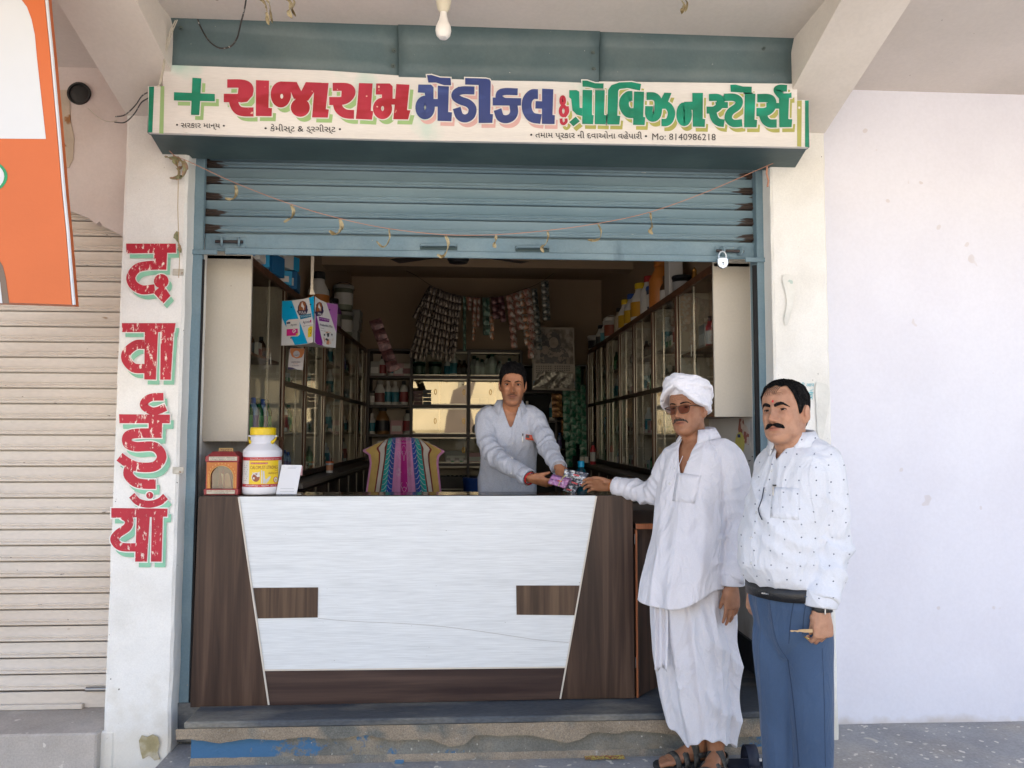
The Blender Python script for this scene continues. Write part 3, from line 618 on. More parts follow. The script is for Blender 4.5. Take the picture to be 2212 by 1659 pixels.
# ================================================================ bulb and its holder under the ceiling
p = at(958, 30, y=3.0); bl = empty('light_bulb', (p[0], 3.0, 0)); tag(bl, 'unlit white light bulb in a cream holder on the ceiling', 'light bulb')
zb_ = at(958, 84, y=3.0)[2]
b = MB(); b.lathe([(.0, .0), (.018, .003), (.029, .016), (.033, .034), (.031, .052), (.022, .072), (.0165, .092), (.0145, .105), (.0145, .118)], seg=24); o = b.build('bulb_glass', mat('bulb_white', (.82, .8, .76), .3, .0), bl, True); o.location[2] = zb_
b = MB(); b.lathe([(.017, .112), (.026, .13), (.031, .155), (.033, .2), (.037, .205), (.037, .225), (.03, .3), (.03, .6)], seg=24); o = b.build('bulb_holder', mat('holder_cream', (.62, .57, .44), .35, .05), bl, True); o.location[2] = zb_
# ================================================================ closed shutter of the left bay
ls = empty('closed_shutter', (0, 0, 0)); tag(ls, 'closed cream ribbed steel shutter of the neighbouring shop', 'shutter')
m_csh = mat('cream_shutter_paint', (.63, .57, .50), .55, .08, 2, .1, 50, (.54, .45, .36), mix=(.45, .7), ms=1.2, stretch=(.5, 1, 1.4), fine=.05, world=True,
            extra=chain(streaks((.3, .22, .14), 8, .72, .8, (1, 1, .25)), spots((.3, .2, .12), 12, .74, .77), spots((.12, .09, .07), 45, .75, .77)))
h2 = .0795; z = .205
s1 = slat_mesh(-4.6, -1.69, h2, m_csh, 'slat', 1.1); s1.parent = ls; s1.location = (0, 3.93, z+h2)
for i in range(1, 32):
    o = s1.copy(); COL.objects.link(o); o.parent = ls; o.location = (0, 3.93, z+h2*(i+1))
b = MB(); b.box(-4.6, -1.69, 3.925, 3.935, .123, .203, .002); b.build('bottom_rail', m_csh, ls)
b = MB(); b.box(-4.6, at(180, 1500, y=3.91)[0], 3.90, 3.922, .124, .148, .003); b.build('bottom_angle', m_csh, ls)
p = at(205, 1488, y=3.92); b = MB(); b.tube([(p[0]-.04, 3.915, p[2]), (p[0]+.08, 3.915, p[2])], .012, 10); b.build('lock_pin', mat('steel_pin', (.3, .3, .3), .35, metal=.8), ls, True)
# orange party board hanging at the left edge of the view
bd = empty('orange_board', (0, 0, 0)); tag(bd, 'orange and white printed board with rounded white shape hanging at left', 'board')
Yt, Yb = 2.72, 2.80
def bp(u, v, d=0):
    t = min(max((v+100)/760, 0), 1); return at(u, v, y=Yt+(Yb-Yt)*t-d)
ow = mat('board_orange_print', (.56, .135, .04), .45, .05, 3, .05, 100, spec=.3); ww_ = mat('board_white_print', (.6, .62, .65), .5, .03, 3)
def quadsheet(pts, th, m, name, par):
    b = MB(); b.prism(pts, th); return b.build(name, m, par)
R_ = [(95, -160), (93, -60), (96, 0), (108, 120), (124, 300), (134, 420), (142, 500), (150, 600), (155, 658)]
pts = [bp(-420, -160)]+[bp(u, v) for u, v in R_]+[bp(-420, 640)]
b = MB(); b.prism(pts, (0.0, .05, 0)); b.build('board_face', ow, bd)
b = MB(); b.tube([tuple(np.array(bp(u+2, v))+np.array([0.003, .004, 0])) for u, v in R_], .006, 6); b.build('board_edging', ww_, bd, True)
wsh = [(-420, -160), (-40, -160), (10, -45), (38, -12), (58, 15), (68, 42), (75, 75), (79, 120), (99, 300), (-420, 296)]
b = MB(); b.prism([bp(u, v, .0015) for u, v in wsh], (0, .001, 0)); b.build('board_white_shape', ww_, bd)
b = MB(); b.prism([bp(u, v, .0015) for u, v in ell(-45, 381, 61, 40, 32)], (0, .001, 0)); b.build('board_green_ring', mat('board_green', (.01, .28, .11), .5), bd)
b = MB(); b.prism([bp(u, v, .003) for u, v in ell(-45, 381, 54, 36, 32)], (0, .001, 0)); b.build('board_white_disc', ww_, bd)
b = MB(); b.prism([bp(u, v, .0015) for u, v in [(-420, 540), (-40, 540), (-8, 552), (6, 575), (12, 600), (19, 650), (20, 656), (-420, 645)]], (0, .001, 0)); b.build('board_brown_shape', mat('board_brown', (.16, .11, .08), .5), bd)
b = MB(); b.prism([bp(u, v, .003) for u, v in [(-420, 548), (-50, 552), (-20, 575), (0, 610), (5, 655), (-420, 645)]], (0, .001, 0)); b.build('board_pale_shape', ww_, bd)
# ================================================================ counter
ct = empty('shop_counter', (0, 0, 0)); tag(ct, 'shop counter with white laminate centre and dark walnut side panels', 'counter')
def grain(cols, sc, axis, lo=.35, hi=.7):
    """wood figure: long stretched noise"""
    def f(out, e):
        n, l = e['n'], e['l']; mp = n.new('ShaderNodeMapping'); l.new(e['tc'].outputs['Object'], mp.inputs[0])
        s = [sc, sc, sc]; s[axis] = sc*.045; mp.inputs['Scale'].default_value = s
        t = e['noi'](1, 8, mp); t.inputs['Distortion'].default_value = .6
        r = n.new('ShaderNodeValToRGB'); l.new(t.outputs[0], r.inputs[0]); el = r.color_ramp.elements
        el[0].position = lo; el[0].color = (*cols[0], 1); el[1].position = hi; el[1].color = (*cols[-1], 1)
        if len(cols) > 2: k = el.new((lo+hi)/2); k.color = (*cols[1], 1)
        mp2 = n.new('ShaderNodeMapping'); l.new(e['tc'].outputs['Object'], mp2.inputs[0]); s2 = [q*6 for q in s]; mp2.inputs['Scale'].default_value = s2
        t2 = e['noi'](1, 4, mp2); r2 = e['ramp'](t2.outputs[0], .3, .7, (.9, .9, .9, 1), (1.06, 1.06, 1.06, 1))
        return e['mx'](1.0, r.outputs[0], r2.outputs[0], 'MULTIPLY')
    return f
W3 = [(.026, .013, .009), (.052, .028, .019), (.085, .05, .034)]
m_walv = mat('walnut_laminate_upright', W3[1], .42, .1, 2, .03, 90, extra=grain(W3, 26, 2), spec=.35)
m_walh = mat('walnut_laminate_level', W3[1], .42, .1, 2, .03, 90, extra=grain([(.024, .012, .012), (.045, .026, .022), (.075, .045, .036)], 22, 0), spec=.35)
m_inl = mat('walnut_inlay', W3[1], .42, .1, 2, .03, 90, extra=grain([(.04, .022, .013), (.075, .043, .027), (.12, .075, .045)], 30, 2), spec=.35)
m_wl = mat('white_wood_laminate', (.58, .62, .65), .38, .03, 2, .03, 90, extra=chain(grain([(.62, .65, .665), (.665, .695, .71), (.685, .715, .73)], 34, 0, .3, .6), spots((.3, .3, .3), 70, .79, .8)), spec=.35)
m_trim = mat('cream_trim', (.6, .55, .48), .5, .1, 8)
Y = CY_
def face(name, pts, m, d=0, th=.018):
    b = MB(); b.prism([at(u, v, y=Y-d) for u, v in pts], (0, th, 0)); return b.build(name, m, ct)
face('side_panel', [(429, 1073), (514, 1073), (579, 1524), (411, 1528)], m_walv)
face('side_panel', [(1289, 1071), (1366, 1071), (1371, 1508), (1210, 1510)], m_walv)
face('front_panel', [(516, 1073), (1287, 1071), (1221, 1440), (569, 1447)], m_wl)
face('plinth_panel', [(570, 1450), (1220.5, 1443), (1209.5, 1510), (580, 1524)], m_walh)
face('inlay_panel', [(547, 1270), (687, 1269), (686, 1334), (556.5, 1336)], m_inl, .004, .0035)
face('inlay_panel', [(1115, 1265), (1252, 1265), (1243, 1329), (1116, 1328)], m_inl, .004, .0035)
face('trim_strip', [(513.5, 1074), (517, 1074), (582, 1523), (578.5, 1523)], m_trim, .006, .005)
face('trim_strip', [(1287, 1072), (1290, 1072), (1212, 1510), (1208.8, 1510)], m_trim, .006, .005)
face('trim_strip', [(569.5, 1446.5), (1221, 1440), (1220.5, 1443), (570, 1449.5)], m_trim, .0045, .004)
pts = [(687, 1336), (760, 1342), (850, 1346), (930, 1351), (1010, 1360), (1100, 1373), (1160, 1382), (1228, 1388)]
b = MB(); glyph_mesh(b, [('S', .9, pts)], wallmap(mT, Y), .0008); b.build('scratch', mat('scratch_grey', (.35, .35, .34), .6), ct)
cz = at(900, 1072, y=Y)[2]; xL, xR = at(430, 1072, y=Y)[0], at(1367, 1070, y=Y)[0]
m_top = mat('polished_dark_top', (.02, .013, .011), .12, .2, 5, spec=.6, extra=streaks((.06, .04, .03), 6, .6, .7, (1, .1, 1)))
b = MB(); b.box(xL-.002, xR+.003, Y+.0185, 3.905, cz-.014, cz+.004, .002); b.build('counter_top', m_top, ct); TZ = cz+.004
b = MB(); b.box(xL+.02, xR-.02, 3.70, 3.89, FZ, cz-.016); b.build('carcass', m_walv, ct)
# counter gate on the right
gt = empty('counter_gate', (0, 0, 0)); tag(gt, 'dark wood hinged flap door with orange edging beside the counter', 'gate')
m_or = mat('orange_wood_edge', (.3, .095, .035), .45, .15, 6, extra=grain([(.2, .06, .02), (.3, .095, .035), (.36, .13, .05)], 30, 2))
gz = at(1380, 1128, y=3.74)[2]; gx = at(1373, 1300, y=3.72)[0]
P0 = (gx+.006, 3.70); P1 = (1.30, 4.22); nn = np.array([P1[1]-P0[1], -(P1[0]-P0[0])]); nn = -nn/np.linalg.norm(nn)*.03
b = MB(); b.prism([(P0[0], P0[1], FZ+.004), (P1[0], P1[1], FZ+.004), (P1[0], P1[1], gz-.03), (P0[0], P0[1], gz-.03)], (nn[0], nn[1], 0)); b.build('gate_leaf', m_walv, gt)
b = MB(); b.box(gx-.006, gx+.004, 3.685, 3.70, FZ+.004, gz-.03, .002); b.build('edge_strip', m_or, gt)
b = MB(); b.prism([(gx-.005, 3.685, gz-.026), (gx+.30, 3.685, gz-.026), (1.34, 4.0, gz-.026), (1.34, 4.3, gz-.026), (gx-.005, 4.3, gz-.026)], (0, 0, .026)); b.build('gate_top', m_walh, gt)
b = MB(); b.box(gx-.005, gx+.30, 3.676, 3.684, gz-.027, gz, .002); b.build('edge_strip', m_or, gt)
for zz in (.35, .95):
    b = MB(); b.box(gx-.009, gx-.0065, 3.69, 3.70, zz, zz+.05); b.build('hinge', mat('dull_steel', (.3, .3, .3), .4, metal=.7), gt)
# ================================================================ street behind the camera (lights the shade and shows in the glass)
ob_ = empty('opposite_building', (0, 0, 0)); tag(ob_, 'cream rendered building across the street seen reflected in the glass', 'building')
m_opp = mat('opposite_cream_render', (.52, .47, .38), .9, .12, 1.2, .2, 20, (.45, .42, .36), mix=(.5, .8), ms=1)
b = MB(); b.box(-18, 18, -13, -12.5, 1.6, 6.5); b.build('upper_wall', m_opp, ob_)
b = MB(); b.box(-18, 18, -12.98, -12.46, 0, 1.6); b.build('lower_wall', mat('opposite_grey_render', (.3, .27, .2), .9, .2, 1.5), ob_)
po = empty('street_pole', (-.35, -6.0, 0)); tag(po, 'leaning street pole hung with ragged posters, seen reflected in the glass', 'pole')
b = MB(); b.tube([(0, 0, 0), (.03, 0, 2.5), (.05, 0, 5)], .09, 10); b.build('pole_shaft', mat('pole_grey', (.25, .24, .22), .8), po, True)
b = MB(); b.prism([(-.5, .1, 1.2), (.5, .1, 1.5), (.3, .1, 2.4), (.5, .1, 3.1), (-.2, .1, 2.8), (-.4, .1, 2.0)], (0, .01, 0)); b.build('ragged_poster', mat('poster_dark', (.12, .1, .1), .7), po)
# ================================================================ fittings inside the shop
rnd = random.Random(5)
m_wood = mat('brown_wood_trim', (.1, .042, .02), .4, .15, 4, extra=grain([(.07, .028, .013), (.11, .045, .022), (.16, .07, .035)], 26, 2), spec=.4)
m_woodd = mat('dark_wood_frame', (.035, .02, .013), .45, .15, 6)
m_alu = mat('aluminium_frame', (.42, .38, .3), .3, .1, 10, metal=.8)
m_clam = mat('cream_laminate', (.62, .565, .475), .5, .05, 3, .03, 60, fine=.03, extra=spots((.4, .33, .25), 45, .76, .79), spec=.35)
m_shelf = mat('shelf_cream', (.42, .35, .27), .7, .08, 4)
m_glass = glass('cabinet_glass', (.88, .92, .9), .0)
m_mirror = glass('tinted_mirror_glass', (.35, .3, .2), .24, .02, (1, .86, .58))
def boxobj(name, x0, x1, y0, y1, z0, z1, m, par, c=0):
    b = MB(); b.box(x0, x1, y0, y1, z0, z1, c); return b.build(name, m, par)
CT, CM, CL = 2.44, 1.81, 1.19
def wall_cabinet(side, F, W, ys, z_near, label):
    """row of glazed sections; F = face plane, W = wall plane; ys[0]..ys[1] is the taller end section"""
    r = empty('wall_cabinet', (0, 0, 0)); tag(r, label, 'cabinet')
    s = 1 if side == 'R' else -1; lo, hi = min(F, W), max(F, W); e = .012*s
    boxobj('back_panel', min(W, W-.01*s), max(W, W-.01*s), ys[1], ys[-1], CL, CT, m_shelf, r)
    boxobj('end_panel', min(F-.005*s, W), max(F-.005*s, W), ys[0], ys[0]+.018, z_near, CT+.07, m_clam, r, .001)
    boxobj('cabinet_top', min(F, W), max(F, W), ys[0], ys[-1], CT-.018, CT, m_wood, r)
    boxobj('cabinet_bottom', min(F, W), max(F, W), ys[0]+.02, ys[1], z_near, z_near+.02, m_wood, r)
    boxobj('cabinet_bottom', min(F, W), max(F, W), ys[1], ys[-1], CL, CL+.02, m_wood, r)
    for i in range(len(ys)):
        z0 = z_near if i == 0 else CL
        boxobj('post', min(F-.004*s, F+.02*s), max(F-.004*s, F+.02*s), ys[i]+(.019 if i == 0 else -.014), ys[i]+(.03 if i == 0 else .014), z0, CT-.02, m_wood, r)
        if 0 < i < len(ys)-1: boxobj('partition', min(F+.02*s, W), max(F+.02*s, W), ys[i]-.007, ys[i]+.007, CL+.02, CT-.02, m_shelf, r)
    for z in (CT-.03, CM, CL+.02):
        a = ys[1] if z != CT-.03 else ys[0]+.03
        boxobj('rail', min(F-.006*s, F+.012*s), max(F-.006*s, F+.012*s), a, ys[-1], z-.016, z+.016, m_woodd if z != CT-.03 else m_wood, r)
    k = 0
    for i in range(len(ys)-1):
        rows = [(z_near+.02, CT-.05)] if i == 0 else [(CL+.04, CM-.02), (CM+.02, CT-.05)]
        a, c = ys[i]+.03, ys[i+1]-.016
        for z0, z1 in rows:
            for zz in ([z0+(z1-z0)*.5] if i == 0 else [z0+(z1-z0)*.47]):
                boxobj('shelf', min(F+.03*s, W), max(F+.03*s, W), a, c, zz-.008, zz+.008, m_shelf if i else m_wood, r)
            for q, (p0, p1) in enumerate(((a, (a+c)/2+.02), ((a+c)/2-.02, c))):
                d = F+(.006+.006*q)*s
                b = MB(); b.add([(d, p0, z0), (d, p1, z0), (d, p1, z1), (d, p0, z1)], [(0, 1, 2, 3)]); b.build('glass_pane', m_glass, r)
            for p0 in (a-.004, (a+c)/2, c-.010):
                w_ = .014 if p0 != (a+c)/2 else .004
                boxobj('door_frame', min(F+.001*s, F+.005*s), max(F+.001*s, F+.005*s), p0, p0+w_, z0, z1, m_alu, r)
            b = MB(); b.box(min(F-.004*s, F+.001*s), max(F-.004*s, F+.001*s), (a+c)/2+.035, (a+c)/2+.05, (z0+z1)/2-.035, (z0+z1)/2+.035, .002); b.build('finger_pull', m_alu, r)
    # ledge and the lower cupboards
    L0 = F-.13*s
    boxobj('ledge', min(L0, W), max(L0, W), ys[1], ys[-1], CL-.045, CL-.012, mat('ledge_grey', (.16, .13, .1), .5, .1, 5), r, .003)
    boxobj('lower_cupboard', min(L0+.03*s, W), max(L0+.03*s, W), ys[1], ys[-1], FZ, CL-.05, m_woodd, r)
    n = int((ys[-1]-ys[1])/.42)
    for q in range(n):
        y0 = ys[1]+q*(ys[-1]-ys[1])/n
        boxobj('cupboard_door', min(L0+.02*s, L0+.028*s), max(L0+.02*s, L0+.028*s), y0+.01, y0+(ys[-1]-ys[1])/n-.01, FZ+.05, CL-.07, m_walv, r)
        boxobj('door_strip', min(L0+.012*s, L0+.018*s), max(L0+.012*s, L0+.018*s), y0+.012, y0+.022, FZ+.05, CL-.07, m_alu, r)
    return r
yR = [4.0]+[at(u, 800, x=1.337)[1] for u in (1461, 1409, 1368, 1337, 1310, 1288)]+[8.45]
yL = [4.0]+[at(u, 800, x=-1.18)[1] for u in (614, 662, 703, 742, 774)]+[8.45]
wall_cabinet('R', 1.337, 1.556, yR, 1.59, 'brown framed glass cabinets along the right shop wall')
wall_cabinet('L', -1.18, -1.416, yL, 1.45, 'brown framed glass cabinets along the left shop wall')
# ---------------------------------------------------------------- goods: prototypes
def band(r, z0, z1, m, name, par, seg=16):
    b = MB(); b.lathe([(r, z0), (r, z1)], seg=seg); b.f = b.f[:-2]; return b.build(name, m, par, 2)
def bottle(kind, body, cap, label=None, h=.2, r=.032):
    e = empty(kind, (0, 0, 0)); b = MB()
    b.lathe([(.0, 0), (r*.94, 0), (r, .012*h/.2), (r, h*.62), (r*.9, h*.7), (r*.5, h*.82), (r*.4, h*.86)], seg=16); b.build('bottle_body', body, e, 2)
    b = MB(); b.lathe([(r*.46, h*.85), (r*.46, h*.98), (r*.4, h)], seg=12); b.build('cap', cap, e, True)
    if label: band(r*1.012, h*.14, h*.55, label, 'label', e)
    return e
def tub(kind, body, lid, label, h=.24, r=.1, handle=None):
    e = empty(kind, (0, 0, 0)); b = MB()
    b.lathe([(0, 0), (r*.86, 0), (r*.88, .01), (r*.97, h*.86)], seg=22); b.build('tub_body', body, e, 2)
    b = MB(); b.lathe([(r, h*.86), (r*1.04, h*.87), (r*1.04, h*.96), (r*.98, h), (0, h)], seg=22); b.build('lid', lid, e, True)
    if label: band(r*.95, h*.2, h*.7, label, 'label', e, 22)
    if handle: b = MB(); b.tube([(r*1.05*math.cos(a), 0, h*.8+r*.9*math.sin(a)) for a in np.linspace(0, math.pi, 12)], .003, 6); b.build('handle', handle, e, True)
    return e
def carton(kind, m, m2, w=.08, d=.05, h=.1):
    e = empty(kind, (0, 0, 0)); b = MB(); b.box(-w/2, w/2, -d/2, d/2, 0, h, .001); b.build('carton_body', m, e)
    b = MB(); b.box(-w*.4, w*.4, -d/2-.0012, -d/2-.0004, h*.2, h*.62); b.build('printed_panel', m2, e); return e
P = lambda n, c, r=.45, **k: mat(n, c, r, .06, 8, **k)
pw, pdk, pg = P('plastic_white', (.62, .6, .56)), P('plastic_black', (.02, .02, .022)), P('plastic_dark_green', (.015, .07, .04))
pbr, por, pyel = P('plastic_brown', (.09, .045, .02)), P('plastic_orange', (.5, .17, .03)), P('plastic_yellow', (.72, .5, .02))
pred, pblu, pteal = P('plastic_red', (.4, .03, .03)), P('plastic_blue', (.03, .09, .35)), P('plastic_teal', (.0, .22, .33))
ppnk, pcrm, pgry = P('carton_pink', (.55, .3, .32)), P('carton_cream', (.55, .5, .42)), P('carton_grey', (.33, .32, .3))
pgrn = P('plastic_green', (.02, .2, .07)); pcy = P('carton_sky_blue', (.02, .3, .55)); ppur = P('carton_violet', (.18, .06, .25)); pgold = P('gold_foil', (.35, .22, .08), .3, metal=.6)
def lay(o, x, y, z, label, cat, group=None, s=1, rz=0):
    o.location = (x, y, z); o.rotation_euler[2] = rz; o.scale = (s, s, s); tag(o, label, cat, group); return o
_used = set()
def put(proto, *a, **k):
    if id(proto) in _used: o = copy_tree(proto)
    else: o = proto; _used.add(id(proto))
    return lay(o, *a, **k)
wb1 = bottle('bottle', pw, pw, P('label_teal', (.03, .2, .26)), .25, .04); wb2 = bottle('bottle', pw, pdk, P('label_red', (.3, .05, .05)), .25, .045)
gb = bottle('bottle', P('plastic_greywhite', (.42, .43, .4)), pg, P('label_white_green', (.5, .55, .48)), .22, .042)
bb = bottle('bottle', P('glass_brown', (.05, .02, .008), .2), pdk, P('label_dark', (.06, .05, .04)), .15, .028)
gnb = bottle('bottle', P('glass_green', (.01, .1, .04), .2), pg, P('label_green', (.1, .3, .12)), .2, .03)
blb = bottle('bottle', P('plastic_pale_blue', (.25, .35, .5)), pblu, P('label_violet', (.15, .12, .3)), .2, .028)
rdc = bottle('spray_can', P('can_red', (.4, .03, .04), .3), pdk, P('label_pale', (.5, .48, .45)), .2, .026); whc = bottle('spray_can', pw, pw, P('label_black_marks', (.3, .3, .3)), .21, .028)
tlc = bottle('spray_can', P('can_teal', (.0, .3, .4), .3), P('cap_teal', (.02, .35, .45)), P('label_pale', (.5, .48, .45)), .18, .024)
djar = tub('jar', P('jar_dark_green', (.012, .05, .035), .25), pg, P('jar_label', (.1, .14, .1)), .17, .075)
mc1 = carton('medicine_box', pcrm, P('print_maroon', (.2, .05, .06))); mc2 = carton('medicine_box', ppnk, pw); mc3 = carton('medicine_box', pgry, pw, .1, .05, .13); mc4 = carton('medicine_box', P('carton_white', (.6, .6, .58)), P('print_green', (.05, .25, .12)))
# ---------------------------------------------------------------- contents of the wall cabinets
def fill(F, W, s, ys, zn, side):
    xs = (F+W)/2
    for i in range(1, len(ys)-1):
        for zz in (CL+.02, CL+.04+(CM-.02-CL-.04)*.47+.008, CM+.016, CM+.02+(CT-.05-CM-.02)*.47+.008):
            y = ys[i]+.06
            while y < ys[i+1]-.05:
                pr = rnd.choice([wb1, wb2, bb, gnb, mc1, mc2, mc3, mc4, mc1, mc4, blb, wb1])
                isb = pr in (wb1, wb2, bb, gnb, blb)
                put(pr, xs-.02*s, y, zz, ('small bottle' if isb else 'small medicine carton')+' among others behind the %s cabinet glass' % side, 'bottle' if isb else 'box',
                    '%s behind the %s cabinet glass' % ('bottles' if isb else 'cartons', side), s=rnd.uniform(.6, 1.0), rz=(1 if s > 0 else -1)*math.pi/2*0+(-math.pi/2 if s > 0 else math.pi/2))
                y += rnd.uniform(.075, .125)
fill(1.337, 1.556, 1, yR, 1.59, 'right'); fill(-1.18, -1.416, -1, yL, 1.45, 'left')
zr = 1.61+(CT-.05-1.61)*.5+.008
for pr, y, lb, ct_, sc in ((rdc, 4.40, 'red spray can on the shelf behind the turbaned man', 'spray can', 1), (whc, 4.28, 'white spray can between red and teal cans on the right cabinet shelf', 'spray can', 1), (tlc, 4.14, 'teal spray can nearest the cream end panel, right cabinet', 'spray can', 1), (bb, 4.2, 'short dark bottle before the spray cans, right cabinet', 'bottle', .6), (mc3, 4.47, 'dark carton left of the red spray can, right cabinet', 'box', 1.2), (mc3, 4.22, 'tall dark box behind the white spray can', 'box', 1.6)):
    put(pr, 1.44+(.06 if 'behind the white' in lb else 0), y, zr, lb, ct_, s=sc, rz=-math.pi/2)
for k, (pr, y, z) in enumerate([(bb, 4.2, 0), (bb, 4.3, 0), (bb, 4.42, 0), (mc1, 4.55, 0), (bb, 4.66, 0)]):
    put(pr, -1.30, y, 1.47+(CT-.05-1.47)*.5+.008, 'brown medicine item on the middle shelf of the nearest left cabinet', 'bottle' if pr is bb else 'box', 'items on the middle shelf of the nearest left cabinet', rz=math.pi/2)
for k, (pr, y) in enumerate([(gnb, 4.12), (gnb, 4.2), (gnb, 4.3), (blb, 4.42), (gnb, 4.52), (blb, 4.62), (gnb, 4.7)]):
    put(pr, -1.27, y, 1.47, 'green glass bottle low in the nearest left cabinet' if pr is gnb else 'pale blue bottle low in the nearest left cabinet', 'bottle', 'green bottles low in the left cabinet' if pr is gnb else 'blue bottles low in the left cabinet', rz=math.pi/2, s=1.15)
# ---------------------------------------------------------------- goods on top of the right cabinets
def on_top(u, v0, v1, x):
    """place by the pixel column and give the height that reaches v1"""
    p = at(u, v0, x=x); d = p[1]; return p[0], d
big = {}
def jarbig(kind, body, cap, lab, h, r, shoulder=.78, capr=.55):
    e = empty(kind, (0, 0, 0)); b = MB()
    b.lathe([(0, 0), (r*.95, 0), (r, .01), (r, h*.55), (r*.97, h*.6), (r*capr, h*shoulder), (r*capr*.95, h*.86)], seg=22); b.build('jar_body', body, e, 2)
    b = MB(); b.lathe([(r*capr*1.08, h*.85), (r*capr*1.08, h*.98), (r*capr, h)], seg=20); b.build('cap', cap, e, True)
    if lab: band(r*1.012, h*.12, h*.5, lab, 'label', e, 22)
    return e
CTZ = CT
TOPR = [ (1286, tub('tub', pw, pw, pdk, .2, .1), 'white lidded tub farthest back on the right cabinet top', 'tub'),
 (1297, jarbig('jar', pw, pdk, P('label_dark2', (.08, .08, .08)), .28, .06), 'white jar with black cap near the back of the right cabinet top', 'jar'),
 (1308, jarbig('jar', pw, pw, P('label_teal2', (.1, .3, .35)), .28, .065), 'slim white jar left of the red-labelled bucket on right cabinet', 'jar'),
 (1321, tub('bucket', pw, pw, P('label_redbrown', (.3, .08, .04)), .26, .09, pw), 'white bucket with red-brown label on the right cabinet top', 'bucket'),
 (1338, jarbig('jar', P('plastic_beige', (.5, .42, .3)), pdk, None, .3, .06), 'beige can with black cap on the right cabinet top', 'jar'),
 (1351, jarbig('jar', pw, pyel, P('label_yellow', (.6, .36, .02)), .33, .075), 'white jar with yellow cap behind the blue-capped jar', 'jar'),
 (1365, jarbig('jar', pw, pblu, P('label_yellow', (.6, .36, .02)), .33, .08), 'white jar with blue cap on the right cabinet top', 'jar'),
 (1384, jarbig('jar', pw, pyel, P('label_orange', (.62, .3, .02)), .36, .095), 'big white jar with yellow cap and orange label on right cabinet top', 'jar'),
 (1402, jarbig('jar', pw, pred, None, .36, .08), 'white jar with red cap beside the clear blue tub', 'jar'),
 (1417, tub('tub', P('tub_clear_blue', (.12, .14, .2), .2), pblu, pw, .22, .085), 'clear blue-lidded tub on the right cabinet top', 'tub'),
 (1428, jarbig('jar', por, por, None, .42, .1), 'tall orange plastic can with handle on right cabinet top', 'jar'),
 (1440, jarbig('jar', pbr, pbr, pw, .24, .055), 'dark brown bottle with white label on the right cabinet top', 'bottle'),
 (1472, tub('tub', pdk, pdk, P('label_silver', (.3, .3, .3)), .15, .07), 'round black tub near the front of the right cabinet top', 'tub')]
for u, pr, lb, c_ in TOPR:
    x, y = on_top(u, 600, 0, 1.44); put(pr, x, y, CTZ, lb, c_, s=.92)
p_ = at(1455, 600, x=1.43); b = MB(); b.box(-.05, .05, -.06, .06, 0, .32, .003); o = b.build('white_box', pw); lay(o, p_[0], p_[1], CTZ, 'tall white box between brown bottle and black tub', 'box')
p_ = at(1500, 575, x=1.42); b = MB(); b.lathe([(.03, 0), (.03, .01), (.01, .02), (.02, .05), (.012, .08), (.016, .1), (.0, .12)], seg=10); o = b.build('gilt_ornament', mat('gilt', (.45, .22, .05), .3, metal=.7), None, True); lay(o, p_[0], p_[1], CTZ, 'small gilt ornament at the front end of right cabinet top', 'ornament')
# ---------------------------------------------------------------- goods on top of the left cabinets
cb1 = carton('carton', pcy, pw, .2, .12, .09); cb2 = carton('carton', pw, P('print_blue', (.05, .2, .45)), .22, .12, .1); cb3 = carton('carton', P('carton_deep_blue', (.015, .13, .3)), pw, .22, .16, .12)
pos = [(cb2, 4.14, .0, 0, 'white carton nearest the street on the left cabinet pile'), (cb1, 4.30, .0, .3, 'bright blue carton lowest near the front of left cabinet pile'), (cb1, 4.22, .1, .7, 'sky blue carton tilted on the front white carton'),
 (cb3, 4.52, .0, -.2, 'deep blue carton at the foot of the left cabinet pile'), (cb2, 4.5, .12, .25, 'white carton laid on the deep blue carton'), (cb3, 4.62, .22, .1, 'deep blue carton high in the left cabinet pile'),
 (cb1, 4.80, .0, .5, 'blue carton behind the white strap on left cabinet'), (cb2, 4.78, .1, -.3, 'white printed carton with its end towards the street'), (cb3, 5.0, .0, .1, 'deep blue carton leaning at the back of the pile'), (cb1, 4.98, .13, -.4, 'sky blue carton topmost at the back of the pile'), (cb2, 4.36, .2, .15, 'white carton topmost under the shutter edge')]
for pr, y, z, rz, lb in pos: put(pr, -1.27, y, CT+z, lb, 'box', rz=rz, s=1.0)
for u, pr, z, lb, c_, s in ((742, tub('bucket', P('bucket_olive', (.2, .22, .16)), pgry, pw, .25, .1, pdk), .27, 'upper green and white bucket stacked on the left cabinet', 'bucket', 1), (742, tub('bucket', P('bucket_olive2', (.24, .26, .2)), pgry, pw, .25, .1), 0, 'lower green and white bucket stacked on the left cabinet', 'bucket', 1),
    (700, jarbig('jar', P('tin_dark', (.05, .05, .06)), pdk, pw, .3, .08), 0, 'dark tin with pale label behind the hanging card', 'jar', 1), (722, jarbig('jar', ppur, pdk, pgry, .3, .07), 0, 'violet jar left of the stacked buckets', 'jar', 1), (688, jarbig('jar', pw, pdk, por, .36, .08), .0, 'white and orange jar behind the hanging white strap', 'jar', 1.1)):
    x, y = on_top(u, 640, 0, -1.28); put(pr, x, y, CT+z, lb, c_, s=s)
for k, (u, z) in enumerate(((757, 0), (760, .12), (762, .24))):
    x, y = on_top(u, 690, 0, -1.27); b = MB(); b.box(-.09, .09, -.1, .1, 0, .115, .003); o = b.build('stacked_box', P('carton_silver', (.3, .3, .28)) if k % 2 == 0 else pgry); lay(o, x, y, CT+z, ('bottom', 'middle', 'top')[k]+' silvery carton of the stack past the buckets, left cabinet', 'box')
